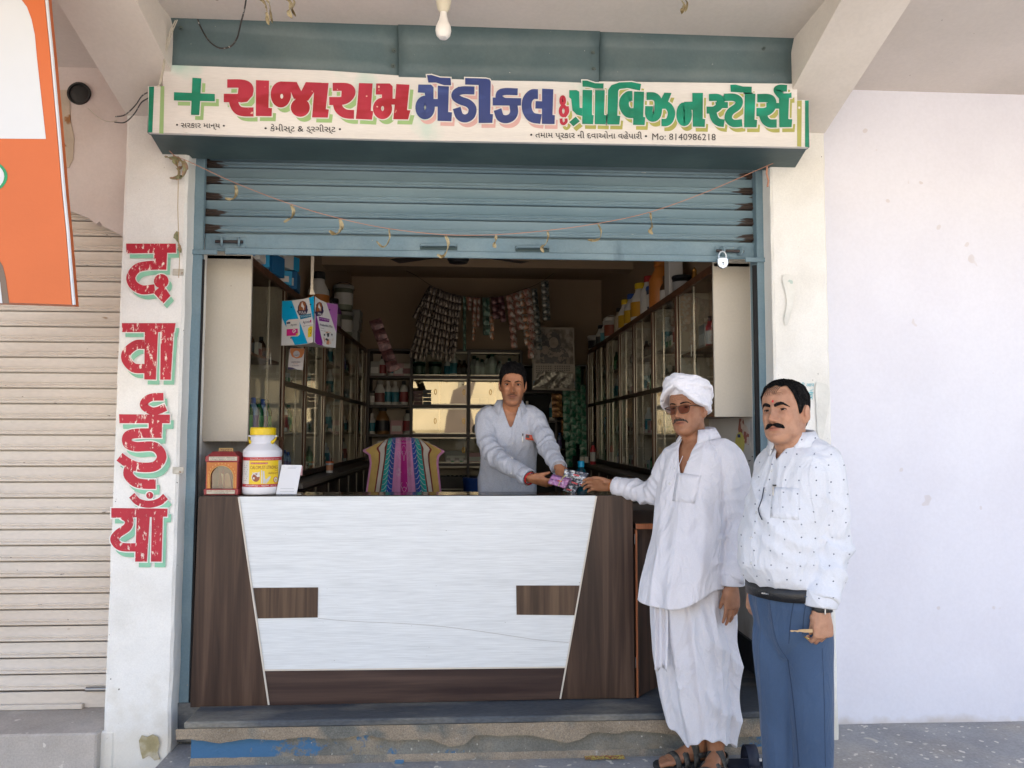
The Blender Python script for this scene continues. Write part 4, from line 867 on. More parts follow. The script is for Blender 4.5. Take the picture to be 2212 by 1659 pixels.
# ================================================================ back shelf unit
bs = empty('back_shelf', (0, 0, 0)); tag(bs, 'dark framed pigeonhole shelves across the back wall', 'shelf')
YB = 8.48
cols = [(795, 888), (888, 1012), (1012, 1126)]; rows_ = [(757, 815), (815, 878), (878, 941), (941, 1004), (1004, 1062)]
X = lambda u: at(u, 850, y=YB)[0]; Z = lambda v: at(960, v, y=YB)[2]
boxobj('back_board', X(795), X(1126), YB+.30, YB+.31, .9, Z(757), m_shelf, bs)
for u in (795, 888, 1012, 1126): boxobj('upright', X(u)-.014, X(u)+.014, YB, YB+.3, FZ, Z(755), m_woodd, bs)
for v in (757, 815, 878, 941, 1004): boxobj('shelf_board', X(795)+.0145, X(1126)-.0145, YB-.002, YB+.298, Z(v)-.014, Z(v)+.014, m_woodd, bs)
boxobj('base_cupboard', X(795)+.0145, X(1126)-.0145, YB+.02, YB+.29, FZ, 1.0, m_woodd, bs)
for (u0, u1) in cols[1:]:
    for r_, (v0, v1) in enumerate(rows_[:5]):
        x0, x1, z1, z0 = X(u0)+.022, X(u1)-.022, Z(v0)-.02, Z(v1)+.02
        for q, (a, c) in enumerate(((x0, (x0+x1)/2+.01), ((x0+x1)/2-.01, x1))):
            mm = m_mirror if (r_ in (1, 2)) else m_glass
            b = MB(); tl = -.0; yy = YB+.012+.008*q
            b.add([(a, yy, z0), (c, yy, z0), (c, yy-.0, z1), (a, yy-.0, z1)], [(0, 1, 2, 3)])
            b.build('glass_pane', mm, bs)
            if r_ in (1, 2, 3):
                px = (c-.06 if q == 0 else c-.03); b = MB(); b.tube([(px+.012*math.cos(t), yy-.004, (z0+z1)/2+.03*math.sin(t)) for t in np.linspace(0, 6.283, 14)[:-1]], .004, 6, closed=True); b.build('gilt_pull', mat('gilt_pull', (.55, .33, .06), .25, metal=.9), bs, True)
        for zz in (z0, z1-.012): boxobj('pane_track', x0, x1, YB+.004, YB+.011, zz, zz+.012, m_alu, bs)
# bottles and boxes on the back shelf, by pixel column
def bsi(u, v_base, pr, lb, c_='bottle', s=1, dy=.12):
    p = at(u, v_base, y=YB+dy); zz = min((Z(v)+.014 for _, v in rows_), key=lambda q: abs(q-p[2])); put(pr, p[0], YB+dy, zz, lb, c_, s=s)
bj = jarbig('jar', P('jar_amber', (.25, .12, .04), .3), pdk, pdk, .33, .08)
bsi(808, 812, mc3, 'grey carton leftmost on the top shelf behind the towel chair', 'box', 1.3); bsi(826, 812, wb2, 'white bottle on the top left shelf beside the maroon strip', s=.95); bsi(845, 812, wb1, 'white bottle second on the top left shelf', s=1); bsi(862, 812, mc2, 'pinkish carton on the top left shelf', 'box', 1.5); bsi(878, 812, mc1, 'orange-brown carton at the right of the top left shelf', 'box', 1.5)
bsi(804, 876, tub('tub', pgry, pdk, pw, .16, .05), 'small dark-lidded tub leftmost on the second left shelf', 'tub', 1); bsi(820, 876, jarbig('jar', pw, pgry, P('label_maroon2', (.2, .07, .06)), .28, .065), 'broad white jar with maroon label on the second left shelf', 'jar')
bsi(838, 876, wb1, 'white bottle with teal label right of the broad jar', s=1.12); bsi(853, 876, wb1, 'white bottle with teal label, middle of the second left shelf', s=1.1); bsi(872, 876, wb2, 'white bottle with red label at the right of the second left shelf', s=1.12)
bsi(803, 940, wb1, 'slim white bottle leftmost above the towel chair', s=.95); bsi(826, 940, bj, 'large amber jar with black cap above the towel chair', 'jar', .95); bsi(857, 940, carton('carton', ppnk, pw, .13, .08, .15), 'pink carton with a white emblem above the towel chair', 'box', 1.05); bsi(880, 940, wb2, 'white red-labelled bottle right of the pink carton', s=1.12)
for k, (u, pr, lb) in enumerate(((905, djar, 'dark green jar under the sachet strips, first from left'), (940, djar, 'dark green jar under the sachet strips, second from left'), (966, wb1, 'white bottle between dark jars and dark bottles'), (980, wb1, 'white cone-topped bottle left of the dark bottles'), (992, bb, 'dark bottle with pale label left in the top middle shelf'), (1003, bb, 'dark bottle with pale label right in the top middle shelf'))):
    bsi(u, 812, pr, lb, 'jar' if pr is djar else 'bottle', (1, 1, .9, 1.15, 1.3, 1.3)[k])
for k, (u, dy, s) in enumerate(((1024, .2, 1.15), (1031, .08, 1), (1041, .14, .95), (1054, .2, 1.2), (1063, .08, 1.25), (1080, .2, .9), (1100, .1, 1))):
    bsi(u, 812, gb, 'grey-white bottle with green cap in the top right pigeonhole', s=s, dy=dy); 
for o in [o for o in bpy.data.objects if o.get('label', '').startswith('grey-white bottle with green cap in')]: o['group'] = 'green-capped bottles in the top right pigeonhole'
bsi(1026, 876, mc3, 'first grey carton behind the glass left of the shopkeeper', 'box', 1.1); bsi(1046, 876, mc3, 'second grey carton behind the glass left of the shopkeeper', 'box', 1.05)
bsi(985, 1002, carton('carton', pgry, pw, .26, .1, .14), 'wide grey carton behind glass right of the towel chair', 'box', 1)
for k in range(5): bsi(968+k*9.5, 1002, mc4 if k % 2 else mc3, 'small silver carton in the row before the wide grey carton', 'box', .5, .03)
for o in [o for o in bpy.data.objects if o.get('label', '').startswith('small silver carton in the row')]: o['group'] = 'small cartons before the wide grey carton'
for k in range(3): bsi(1020+k*14, 1002, mc2, 'pink carton stacked left of the shopkeeper\'s shirt', 'box', 1.2, .1)
for o in [o for o in bpy.data.objects if o.get('label', '').startswith('pink carton stacked left')]: o['group'] = 'pink cartons left of the shopkeeper'
for k, u in enumerate((968, 977, 986, 995, 1006)): bsi(u, 1062, bb, 'dark violet bottle low between the chair and the shopkeeper', 'bottle', 1.1, .1)
for o in [o for o in bpy.data.objects if o.get('label', '').startswith('dark violet bottle low')]: o['group'] = 'dark bottles low beside the chair'
p = at(1033, 1050, y=7.9); b = MB(); b.lathe([(.0, 0), (.13, 0), (.16, .4), (.165, .41), (.165, .44), (0, .45)], seg=20); o = b.build('blue_bin', pblu, None, True); lay(o, p[0], 7.9, p[2]-.35, 'blue plastic bin low behind the shopkeeper', 'bin')
# small dark paper packets stuck to the mirror glass
for (u0, u1, v0, v1, m_) in ((893, 913, 844, 876, P('packet_maroon', (.1, .03, .03))), (914, 931, 842, 876, P('packet_slate', (.04, .045, .05)))):
    for k in range(4):
        dv = (v1-v0)/4; a = at(u0, v0+dv*k, y=YB-.006); c = at(u1, v0+dv*(k+1)-1.2, y=YB-.006); b = MB(); b.box(a[0], c[0], YB-.006, YB+.002, c[2], a[2]); b.build('packet', m_, bs)
# ---------------------------------------------------------------- dark corner right of the shelf
dk = empty('dark_rack', (0, 0, 0)); tag(dk, 'dark open rack in the back right corner behind the calendar', 'rack')
x0, x1 = X(1128), X(1268)
boxobj('void_sheet', x0, x1, 8.74, 8.76, FZ, 2.3, mat('void_black', (.012, .012, .012), .7), dk)  # black sheet puts the darkness of the unlit opening into colour
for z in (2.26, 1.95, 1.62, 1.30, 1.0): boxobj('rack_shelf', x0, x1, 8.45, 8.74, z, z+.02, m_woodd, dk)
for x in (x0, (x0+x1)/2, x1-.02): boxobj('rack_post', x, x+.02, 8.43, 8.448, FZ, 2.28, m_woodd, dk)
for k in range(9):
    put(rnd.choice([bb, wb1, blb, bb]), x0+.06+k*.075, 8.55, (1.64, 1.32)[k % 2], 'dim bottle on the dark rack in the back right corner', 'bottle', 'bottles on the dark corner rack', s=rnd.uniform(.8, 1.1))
# ---------------------------------------------------------------- sachet strips
def sachet_mat(n, c1, c2, sc=60, metal=.25):
    return mat(n, c1, .32, .2, 30, .35, 60, c2, mix=(.47, .53), ms=sc*.55, metal=metal)
ms_tan = sachet_mat('sachet_tan_foil', (.2, .16, .125), (.06, .045, .04)); ms_gr = sachet_mat('sachet_green', (.02, .075, .05), (.1, .13, .1)); ms_mar = sachet_mat('sachet_maroon', (.06, .015, .02), (.12, .045, .045))
ms_wh = sachet_mat('sachet_white_red', (.36, .31, .27), (.25, .1, .07), 45, .1); ms_dk = sachet_mat('sachet_black', (.025, .035, .035), (.2, .19, .16)); ms_or = sachet_mat('sachet_orange', (.35, .16, .08), (.3, .28, .24)); ms_gold = sachet_mat('sachet_gold', (.32, .17, .05), (.14, .06, .02), 40, .5)
_SM = {}
def sachet(m, w, h):
    k = (m.name, round(w, 3), round(h, 3))
    if k in _SM: return _SM[k]
    b = MB(); n = 5; f = lambda a, c: .010*math.sin(math.pi*a)*math.sin(math.pi*c)
    for s in (-1, 1):
        b.sheet([[((i/(n-1)-.5)*w*.86, s*f(i/(n-1), j/(n-1))-(.0), -h*j/(n-1)*.93) for i in range(n)] for j in range(n)])
    b.box(-w*.43, w*.43, -.0004, .0004, -h, -h*.93)
    me = b.build('sachet', m, None, 2); d = me.data; bpy.data.objects.remove(me); _SM[k] = d; return d
def strip(x0, y, z0, x1, z1, w, h, m, label, group=None):
    e = empty('sachet_strip', (x0, y, z0)); L = math.hypot(x1-x0, z1-z0); n = max(2, int(round(L/h))); hh = L/n; a = math.atan2(x1-x0, z0-z1)
    me = sachet(m, w, hh)
    for k in range(n):
        o = bpy.data.objects.new('sachet', me); COL.objects.link(o); o.parent = e
        t = k/n; bow = .03*math.sin(math.pi*t)*(1 if x1 < x0 else -1)
        o.location = (math.sin(a)*L*t+bow*0, rnd.uniform(-.004, .004), -math.cos(a)*L*t); o.rotation_euler = (rnd.uniform(-.1, .1), -a, rnd.uniform(-.25, .25))
    tag(e, label, 'sachets', group); return e
SYY = 7.5
cS = lambda u, v: (873.7+u*.165, 597+v*.165)
def sstrip(a, c, w, h, m, label, group=None, y=SYY):
    p = at(*cS(*a), y=y); q = at(*cS(*c), y=y); strip(p[0], y, p[2], q[0], q[2], w*.165*y/1607, h*.165*y/1607, m, label, group)
tanL = [((330,150),(120,545)), ((325,180),(160,660)), ((345,125),(75,1060)), ((350,130),(130,1085)), ((400,150),(190,1100)), ((455,160),(250,1115)), ((470,170),(325,960)), ((500,190),(365,1060)), ((540,205),(425,1085)), ((560,215),(478,1085)), ((610,225),(530,1115)), ((650,240),(590,1120)), ((690,250),(625,1090)), ((735,260),(650,1010))]
for k, (a, c) in enumerate(tanL): sstrip(a, c, 54, 96, ms_tan, ('leftmost' if k == 2 else 'rightmost' if k == 13 else 'short upper' if k == 0 else 'short lower' if k == 1 else '%s from the left' % ['', '', '', 'second', 'third', 'fourth', 'fifth', 'sixth', 'seventh', 'eighth', 'ninth', 'tenth', 'eleventh'][k])+' tan foil sachet strip of the big cluster hanging in the shop', 'tan sachet strips hanging left of centre', SYY+.012*(len(tanL)-k))
for a, c, w_, h_, m_, lb in (((785,262),(785,978),50,90,ms_gr,'narrow green sachet strip hanging alone right of the tan cluster'), ((850,262),(850,445),60,60,ms_wh,'short pale sachet strip right of the narrow green strip'), ((920,275),(905,560),55,95,ms_wh,'pale upper sachet strip above the orange one'), ((915,560),(900,850),50,95,ms_or,'orange and red narrow sachet strip'),
    ((972,278),(958,660),45,95,ms_wh,'slim pale sachet strip beside the green packets'), ((1065,280),(1078,770),112,120,ms_gr,'broad dark green sachet strip in the middle of the string'), ((1130,500),(1150,830),70,110,ms_or,'twisted pale packet behind the broad green strip'), ((1180,270),(1205,560),115,95,ms_mar,'left broad maroon sachet strip'), ((1265,262),(1295,600),85,95,ms_mar,'right broad maroon sachet strip'),
    ((1370,240),(1440,940),100,98,ms_wh,'first white and red sachet strip right of the maroon ones'), ((1452,215),(1520,700),110,95,ms_wh,'second white and red sachet strip, shorter'), ((1530,190),(1615,900),100,110,ms_or,'shiny orange sachet strip in the right cluster'), ((1600,160),(1700,830),100,108,ms_wh,'white sachet strip with dark emblems in the right cluster'), ((1655,860),(1655,1075),95,105,ms_wh,'lowest white sachet pair beside the calendar'),
    ((1700,160),(1770,965),90,100,ms_dk,'black and white sachet strip left of the calendar'), ((1835,55),(1862,575),120,96,ms_dk,'black sachet strip at the right end of the string')):
    sstrip(a, c, w_, h_, m_, lb, None, SYY+.02*rnd.random())
b = MB(); b.tube([at(*cS(u, v), y=SYY-.02) for u, v in cat_curve([(-60,-110),(150,-10),(330,110),(500,190),(750,258),(1050,275),(1300,258),(1500,190),(1700,120),(1840,40),(1980,-60)], 4)], .0025, 5); o = b.build('string', mat('dark_string', (.05, .04, .035), .8)); tag(o, 'sagging string that carries the sachet strips in the shop', 'string')
p = at(795, 700, y=6.4); q = at(826, 800, y=6.4); e = strip(-.83, 6.4, at(785, 690, y=6.4)[2], -.66, at(818, 802, y=6.4)[2], .12, .09, ms_mar, 'maroon sachet strip hanging from the left cabinet')
for k, (u, v0, v1, m_, w_) in enumerate(((1202, 850, 902, ms_gold, .13), (1215, 905, 940, ms_gold, .05))):
    a = at(u, v0, y=8.2); c = at(u+2, v1, y=8.2); strip(a[0], 8.2, a[2], c[0], c[2], w_, .07, m_, ('broad gold sachet pack below the calendar', 'small gold sachet pack below the broad one')[k])
ms_lg = sachet_mat('sachet_bright_green', (.01, .14, .075), (.12, .2, .14), 50, .15)
for k, (u, v0, v1) in enumerate(((1222, 800, 950), (1236, 815, 985), (1248, 790, 960), (1260, 830, 1000), (1230, 900, 1010))):
    a = at(u, v0, y=8.1); c = at(u+3, v1, y=8.1); strip(a[0], 8.1+.03*k, a[2], c[0], c[2], .09, .09, ms_lg, 'green packet strip hanging in the back right corner', 'green packet strips in the back right corner')
# ---------------------------------------------------------------- wall calendar with a foil packet
cal = empty('wall_calendar', (0, 0, 0)); tag(cal, 'wall calendar with a dim figure picture right of the shopkeeper', 'calendar'); YC = 7.9
def cq(name, pts, m, d=0): b = MB(); b.prism([at(u, v, y=YC-d) for u, v in pts], (0, .002, 0)); return b.build(name, m, cal)
cq('calendar_sheet', [(1151, 706), (1240, 708), (1243, 844), (1150, 842)], P('calendar_paper', (.33, .28, .22)))
cq('picture', [(1154, 710), (1237, 712), (1239, 787), (1153, 785)], mat('calendar_print', (.16, .12, .09), .4, .5, 8, .0, 40, (.34, .29, .24), mix=(.42, .58), ms=16, fine=.2), .004)
cq('figure_print', [(1172, 722), (1192, 716), (1208, 722), (1213, 745), (1228, 765), (1232, 786), (1168, 785), (1165, 750)], mat('calendar_print_dark', (.07, .06, .055), .4, .5, 10, 0, 40, (.28, .22, .17), mix=(.5, .56), ms=24), .007)
for k, (u, v, r) in enumerate(((1196, 740, 10), (1178, 756, 8))): cq('face_print', ell(u, v, r, r*1.2, 16), mat('calendar_face', (.3, .235, .18), .5, .25, 20), .010)
cq('picture_border', [(1150.5, 706), (1154, 706), (1153, 842), (1149.5, 842)], P('calendar_frame', (.2, .18, .14)), .003)
for r_ in range(4):
    for c_ in range(2):
        b = MB(); 
        for i in range(7):
            u = 1158+c_*40+i*5; v = 790+r_*4.4; a = at(u, v, y=YC-.005); d = at(u+3.2, v+2.4, y=YC-.005); b.add([(a[0], YC-.005, a[2]), (d[0], YC-.005, a[2]), (d[0], YC-.005, d[2]), (a[0], YC-.005, d[2])], [(0, 1, 2, 3)])
        b.build('date_row', P('date_print', (.1, .09, .08)), cal)
cq('calendar_foot', [(1152, 822), (1242, 824), (1243, 838), (1152, 836)], P('calendar_blue', (.08, .16, .2)), .004)
ms_foil = mat('clear_foil', (.5, .47, .4), .22, .4, 30, .9, 30, (.22, .2, .17), mix=(.45, .6), ms=12, metal=.55)
rows = []
for j in range(9):
    t = j/8; rows.append([at(1163-13*t+(74+19*t)*i/12, 803+36*t-1.5*math.sin(i), y=YC-.05-.03*t-.012*math.sin(i*1.7+j)) for i in range(13)])
b = MB(); b.sheet(rows); o = b.build('foil_packet', ms_foil, None, True); tag(o, 'shiny clear plastic packet hanging over the foot of the calendar', 'packet')
# ---------------------------------------------------------------- ceiling fan hub showing under the shutter, socket plate, bottles on the ledges
p = at(990, 556, y=5.6); fan = empty('ceiling_fan', (p[0], 5.6, 0)); tag(fan, 'dark ceiling fan whose hub shows under the shutter', 'fan')
b = MB(); b.lathe([(0, 0), (.07, .005), (.085, .03), (.07, .06), (.02, .075), (.012, .09), (.012, .6)], seg=20); o = b.build('fan_hub', pdk, fan, True); o.location[2] = at(990, 569, y=5.6)[2]
zf = at(990, 569, y=5.6)[2]+.075
for k in range(3):
    a = k*2.094+.5; b = MB(); c, s = math.cos(a), math.sin(a); b.prism([(c*.07-s*.03, s*.07+c*.03, zf), (c*.6-s*.06, s*.6+c*.06, zf+.01), (c*.6+s*.06, s*.6-c*.06, zf), (c*.07+s*.03, s*.07-c*.03, zf-.005)], (0, 0, .003)); b.build('fan_blade', P('fan_brown', (.08, .06, .05)), fan)
for u in (1257, 1267):
    p = at(u, 993, y=7.6); b = MB(); b.box(p[0]-.02, p[0]+.02, 7.6, 7.61, p[2]-.03, p[2]+.03, .002); b.box(p[0]-.005, p[0]+.005, 7.595, 7.5995, p[2]-.015, p[2]+.015); o = b.build('switch_plate', pcrm); tag(o, ('left' if u == 1257 else 'right')+' cream switch plate near the blue-capped bottle', 'switch')
p = at(1281, 1000, x=1.25); put(rdc, 1.25, p[1], CL-.012, 'white spray can with red cap on the right ledge', 'spray can', s=1.15)
e = tub('pill_jar', pw, P('lid_orange', (.6, .12, .02)), P('label_orange2', (.45, .2, .1)), .09, .03); p = at(712, 1010, x=-1.12); put(e, -1.12, p[1], CL-.012, 'small white jar with orange lid on the left ledge', 'jar')
e = bottle('bottle', P('teal_glass', (.0, .04, .06), .15), P('cap_azure', (.0, .3, .5)), None, .24, .042); put(e, at(1255, 1030, y=4.5)[0], 4.5, at(1255, 996, y=4.5)[2]-.24, 'dark teal bottle with bright blue cap behind the blister packs', 'bottle')
dsk = boxobj('desk', .70, 1.19, 4.35, 4.75, FZ, at(1255, 996, y=4.5)[2]-.242, m_woodd, None); tag(dsk, 'low dark desk behind the counter under the blue-capped bottle', 'desk')
# torn posters on the inner right wall
def wq(pts, name, m, d, lb=None, c_=None):
    b = MB(); b.prism([at(u, v, x=1.5445-d) for u, v in pts], (.0008, 0, 0)); o = b.build(name, m, None if lb else bpy.data.objects['wall_shop_right_plaster']);
    if lb: tag(o, lb, c_)
    return o
wq([(1597, 904), (1606, 904), (1607, 915), (1614, 922), (1618, 935), (1617, 961), (1606, 958), (1597, 952), (1594, 930)], 'torn_poster', mat('torn_red_poster', (.3, .1, .07), .7, .2, 20, 0, 10, (.55, .45, .38), mix=(.5, .52), ms=18), .001)
wq([(1620, 908), (1632, 909), (1631, 950), (1626, 985), (1620, 960)], 'torn_poster', mat('torn_grey_poster', (.45, .42, .4), .8, .2, 20, 0, 10, (.6, .56, .5), ms=10), .001)
wq(ell(1598, 958, 10, 25, 20), 'oval_sticker', mat('yellow_sticker', (.55, .48, .12), .5, .1, 20), .0025, 'yellow oval sticker on the torn posters between the two men', 'sticker')
wq([(1593, 938), (1599, 938), (1599, 945), (1593, 945)], 'sticker_print', mat('navy_print', (.02, .04, .15), .5), .0042)
for k in range(14):
    u = 1617+rnd.uniform(-6, 8); v = 985+k*9; wq([(u, v), (u+rnd.uniform(3, 8), v), (u+3, v+3), (u, v+2.5)], 'paint_flake', mat('wall_print_grey', (.12, .11, .1), .8), .001)
# ================================================================ towel-covered chair
YCH = 5.4
ch = empty('plastic_chair', (0, 0, 0)); tag(ch, 'plastic chair hidden under the striped towel behind the counter', 'chair')
cx = at(870, 1000, y=YCH)[0]
boxobj('chair_back', cx-.19, cx+.19, YCH+.02, YCH+.045, .62, at(870, 950, y=YCH)[2]-.012, P('chair_beige', (.45, .38, .3)), ch, .01)
boxobj('chair_seat', cx-.2, cx+.2, YCH-.42, YCH+.03, .60, .63, P('chair_beige', (.45, .38, .3)), ch, .01)
for sx in (-.18, .18):
    for dy in (-.38, .0): boxobj('chair_leg', cx+sx-.02, cx+sx+.02, YCH+dy-.02, YCH+dy+.02, FZ, .6, P('chair_beige', (.45, .38, .3)), ch, .004)
tw = empty('towel', (0, 0, 0)); tag(tw, 'pink, teal and blue patterned towel draped over the chair back', 'towel')
def tw3(s, t, d=0):
    """s 0..1 across, t 0..1 downwards, on the draped cloth"""
    uT = [(0, 812), (.5, 872), (1, 928)]; 
    ul = float(np.interp(t, [0, .06, .16, .24, .4, 1], [824, 806, 781, 796, 799, 788])); ur = float(np.interp(t, [0, .06, .17, .26, .4, 1], [918, 936, 962, 949, 947, 955]))
    L_, R_e = 824-27*t, 918+28*t; u = L_+(R_e-L_)*s+(ul-L_)*max(0, 1-s/.17)+(ur-R_e)*max(0, (s-.83)/.17); v = 945+9*abs(2*s-1)**3.5+(1066-945)*t
    y = YCH-.02-.05*t-.012*math.sin(s*19+t*3)*(.3+t)-.01*math.sin(s*41)
    y += .05*max(0, .06-t)/.06
    return at(u, v, y=y-d)
STR = [(0, .02, 'towel_pink', (.62, .25, .45)), (.02, .095, 'towel_gold', (.55, .36, .1)), (.095, .11, 'towel_maroon', (.2, .03, .02)), (.11, .15, 'towel_cream', (.6, .54, .46)), (.15, .165, 'towel_maroon', (.2, .03, .02)), (.165, .245, 'towel_teal', (.02, .34, .3)), (.245, .33, 'towel_blue', (.02, .07, .33)),
       (.33, .455, 'towel_pink', (.62, .25, .45)), (.455, .565, 'towel_magenta', (.42, .01, .2)), (.565, .68, 'towel_pink', (.62, .25, .45)), (.68, .765, 'towel_blue', (.02, .07, .33)), (.765, .845, 'towel_teal', (.02, .34, .3)), (.845, .86, 'towel_maroon', (.2, .03, .02)), (.86, .90, 'towel_cream', (.6, .54, .46)), (.90, .915, 'towel_maroon', (.2, .03, .02)), (.915, .98, 'towel_gold', (.55, .36, .1)), (.98, 1, 'towel_pink', (.62, .25, .45))]
for s0, s1, n_, c_ in STR:
    k = max(2, int((s1-s0)*60)); b = MB(); b.sheet([[tw3(s0+(s1-s0)*i/k, t) for i in range(k+1)] for t in np.linspace(0, 1, 34)]); o = b.build('woven_stripe', mat(n_, c_, .95, .12, 14, .5, 160, sheen=.3), tw, 2)
m_thr = mat('towel_white_thread', (.62, .5, .55), .9)
def tg(prims, m=m_thr, nm='woven_motif'):
    b = MB()
    for pr in prims:
        pts = cat_curve(pr[2], 6, pr[0] == 'O') if len(pr[2]) > 2 else pr[2]
        L, R = stroke_strip([(p[0], p[1]*.8) for p in pts], pr[1], pr[0] == 'O'); n = len(pts)
        vs = [tw3(q[0], q[1]/.8, .003) for q in L]+[tw3(q[0], q[1]/.8, .003) for q in R]
        b.add(vs, [(i, n+i, n+(i+1) % n, (i+1) % n) for i in range(n if pr[0] == 'O' else n-1)])
    b.build(nm, m, tw)['kind'] = 'stuff'
leaf = []
for k in range(11):
    t = .06+k*.09
    for c0, s in ((.205, 1), (.29, -1), (.725, 1), (.805, -1)): leaf.append(('S', .006, [(c0-.036*s, t+.05), (c0, t+.035), (c0+.036*s, t-.03)]))
tg(leaf)
fl = []
for sx, sy in ((.42, .62), (.61, .60)):
    for k in range(7):
        a = k*.898; fl.append(('O', .004, [(sx+.014*math.cos(a), sy+.03*math.sin(a)), (sx+.032*math.cos(a-.25), sy+.062*math.sin(a-.25)), (sx+.04*math.cos(a), sy+.08*math.sin(a)), (sx+.032*math.cos(a+.25), sy+.062*math.sin(a+.25))]))
for m_ in (1, -1):
    X_ = lambda q: .512+m_*q
    fl += [('S', .004, [(X_(0), .14), (X_(.03), .17), (X_(.05), .24), (X_(.03), .3), (X_(.01), .33), (X_(0), .42)]), ('S', .004, [(X_(.02), .24), (X_(.035), .27), (X_(.015), .29)]), ('S', .004, [(X_(.06), .4), (X_(.1), .34), (X_(.13), .27), (X_(.1), .25), (X_(.07), .3)]), ('S', .004, [(X_(.02), .95), (X_(.05), .85), (X_(.03), .8)]), ('S', .004, [(X_(0), .02), (X_(.03), .05), (X_(.06), .02), (X_(.1), .05), (X_(.14), .02)]), ('S', .005, [(X_(0), .10), (X_(.1), .095), (X_(.17), .07)]), ('S', .004, [(X_(0), .88), (X_(.03), .92), (X_(.0), .98)])]
tg(fl)
# ================================================================ hanging three-sided card
hc = empty('hanging_card', (0, 0, 0)); tag(hc, 'folded card printed blue and purple hanging at the left of the opening', 'advertising card')
hq = lambda u, v: ((1080+u/4.88)*.553, (1130+v/4.88)*.553)
YR_, YLe, YRi = 4.2, 4.36, 4.49
def cardmap(side):
    def f(u, v, d=0):
        if side == 'L': t = (u-715)/(100-715); yy = YR_+(YLe-YR_)*t
        else: t = (u-730)/(1150-730); yy = YR_+(YRi-YR_)*t
        return at(*hq(u, v), y=yy-d)
    return f
fL, fR = cardmap('L'), cardmap('R')
def cpoly(f, pts, m, d, name):
    b = MB(); b.prism([f(u, v, d) for u, v in pts], (0, .0006, 0)); return b.build(name, m, hc)
cwh = mat('card_white', (.62, .61, .6), .4, .03, 5); ccy = mat('card_cyan', (.0, .33, .6), .4, .05, 5); cpu = mat('card_violet', (.36, .12, .4), .4, .08, 5); cmg = mat('card_purple', (.2, .015, .24), .4, .08, 5)
cnv = mat('card_navy', (.03, .02, .07), .4); cbrn = mat('card_brown', (.3, .1, .03), .4); cpk = mat('card_magenta', (.6, .02, .2), .4); cye = mat('card_yellow', (.65, .5, .02), .4); cink = mat('card_ink', (.02, .02, .03), .5); cbl = mat('card_steel_blue', (.03, .2, .32), .4)
cpoly(fL, [(108, 222), (290, 214), (500, 185), (640, 155), (716, 122), (700, 1010), (560, 1045), (350, 1064), (92, 1072)], cwh, 0, 'card_face')
cpoly(fR, [(733, 135), (800, 185), (950, 255), (1170, 292), (1128, 1120), (900, 1085), (780, 1045), (716, 1012)], cwh, 0, 'card_face')
b = MB(); b.prism([fL(92, 1072), fL(700, 1012), fR(1128, 1120), at(*hq(620, 1085), y=4.62)], (0, 0, .001)); b.build('card_base', pcrm, hc)
cpoly(fL, [(108, 224), (290, 218), (390, 480), (595, 1032), (350, 1062), (104, 545)], ccy, .002, 'card_blue_band'); cpoly(fL, [(618, 170), (716, 128), (706, 600), (690, 560)], ccy, .002, 'card_blue_band')
cpoly(fR, [(950, 258), (1168, 294), (1140, 830)], cpu, .002, 'card_violet_band'); cpoly(fR, [(745, 420), (895, 1082), (770, 1045), (735, 1000)], cmg, .002, 'card_purple_band')
for f, ox, sc in ((fL, 0, 1), (fR, 335, .8)):
    q = lambda pts: [((u-400)*sc+400+ox+(5 if sc < 1 else 0), v+(20 if sc < 1 else 0)) for u, v in pts]
    cpoly(f, q([(405, 400), (410, 330), (450, 240), (500, 220), (550, 240), (585, 320), (590, 380), (602, 385), (570, 475), (430, 495), (390, 420)]), cnv, .004, 'emblem')
    cpoly(f, q([(425, 400), (428, 320), (455, 250), (500, 225), (540, 240), (560, 290), (545, 400)]), cbrn, .006, 'emblem')
    cpoly(f, q([(470, 300), (490, 240), (505, 290), (530, 330), (515, 400), (500, 345), (470, 330)]), cwh, .008, 'emblem')
tf = lambda f, d: (lambda u, v, z: f(u, v, d))
text_mesh('MAA', cwh, 'card_lettering', hc, tf(fL, .009), 428, 566, 472, 58, 0)
text_mesh('MAA', cwh, 'card_lettering', hc, tf(fR, .009), 792, 885, 492, 50, 0, .12)
cpoly(fL, [(440, 500), (662, 460), (664, 525), (455, 575)], cbl, .004, 'card_ribbon'); cpoly(fR, [(805, 520), (1010, 568), (1005, 628), (815, 600)], cmg, .004, 'card_ribbon')
text_mesh('HAI TOH FIKAR NAHI', cwh, 'card_lettering', hc, tf(fL, .006), 465, 658, 538, 26, 0, -.16); text_mesh('HAI TOH FIKAR NAHI', cwh, 'card_lettering', hc, tf(fR, .006), 815, 1000, 566, 26, 0, .2)
text_mesh('Agrimin', cnv, 'card_lettering', hc, tf(fL, .006), 502, 635, 655, 52, 0, -.12); text_mesh('I', cpk, 'card_lettering', hc, tf(fL, .006), 640, 662, 632, 50)
text_mesh('Anabolite Mix', cnv, 'card_lettering', hc, tf(fR, .006), 822, 1070, 690, 44, 0, .19)
text_mesh('Supports immunity', cink, 'card_lettering', hc, tf(fL, .006), 505, 690, 712, 16, 0, -.15); text_mesh('Powder', cink, 'card_lettering', hc, tf(fR, .006), 845, 910, 745, 16, 0, .2); text_mesh('Instant energy', cink, 'card_lettering', hc, tf(fR, .006), 845, 955, 788, 14, 0, .2)
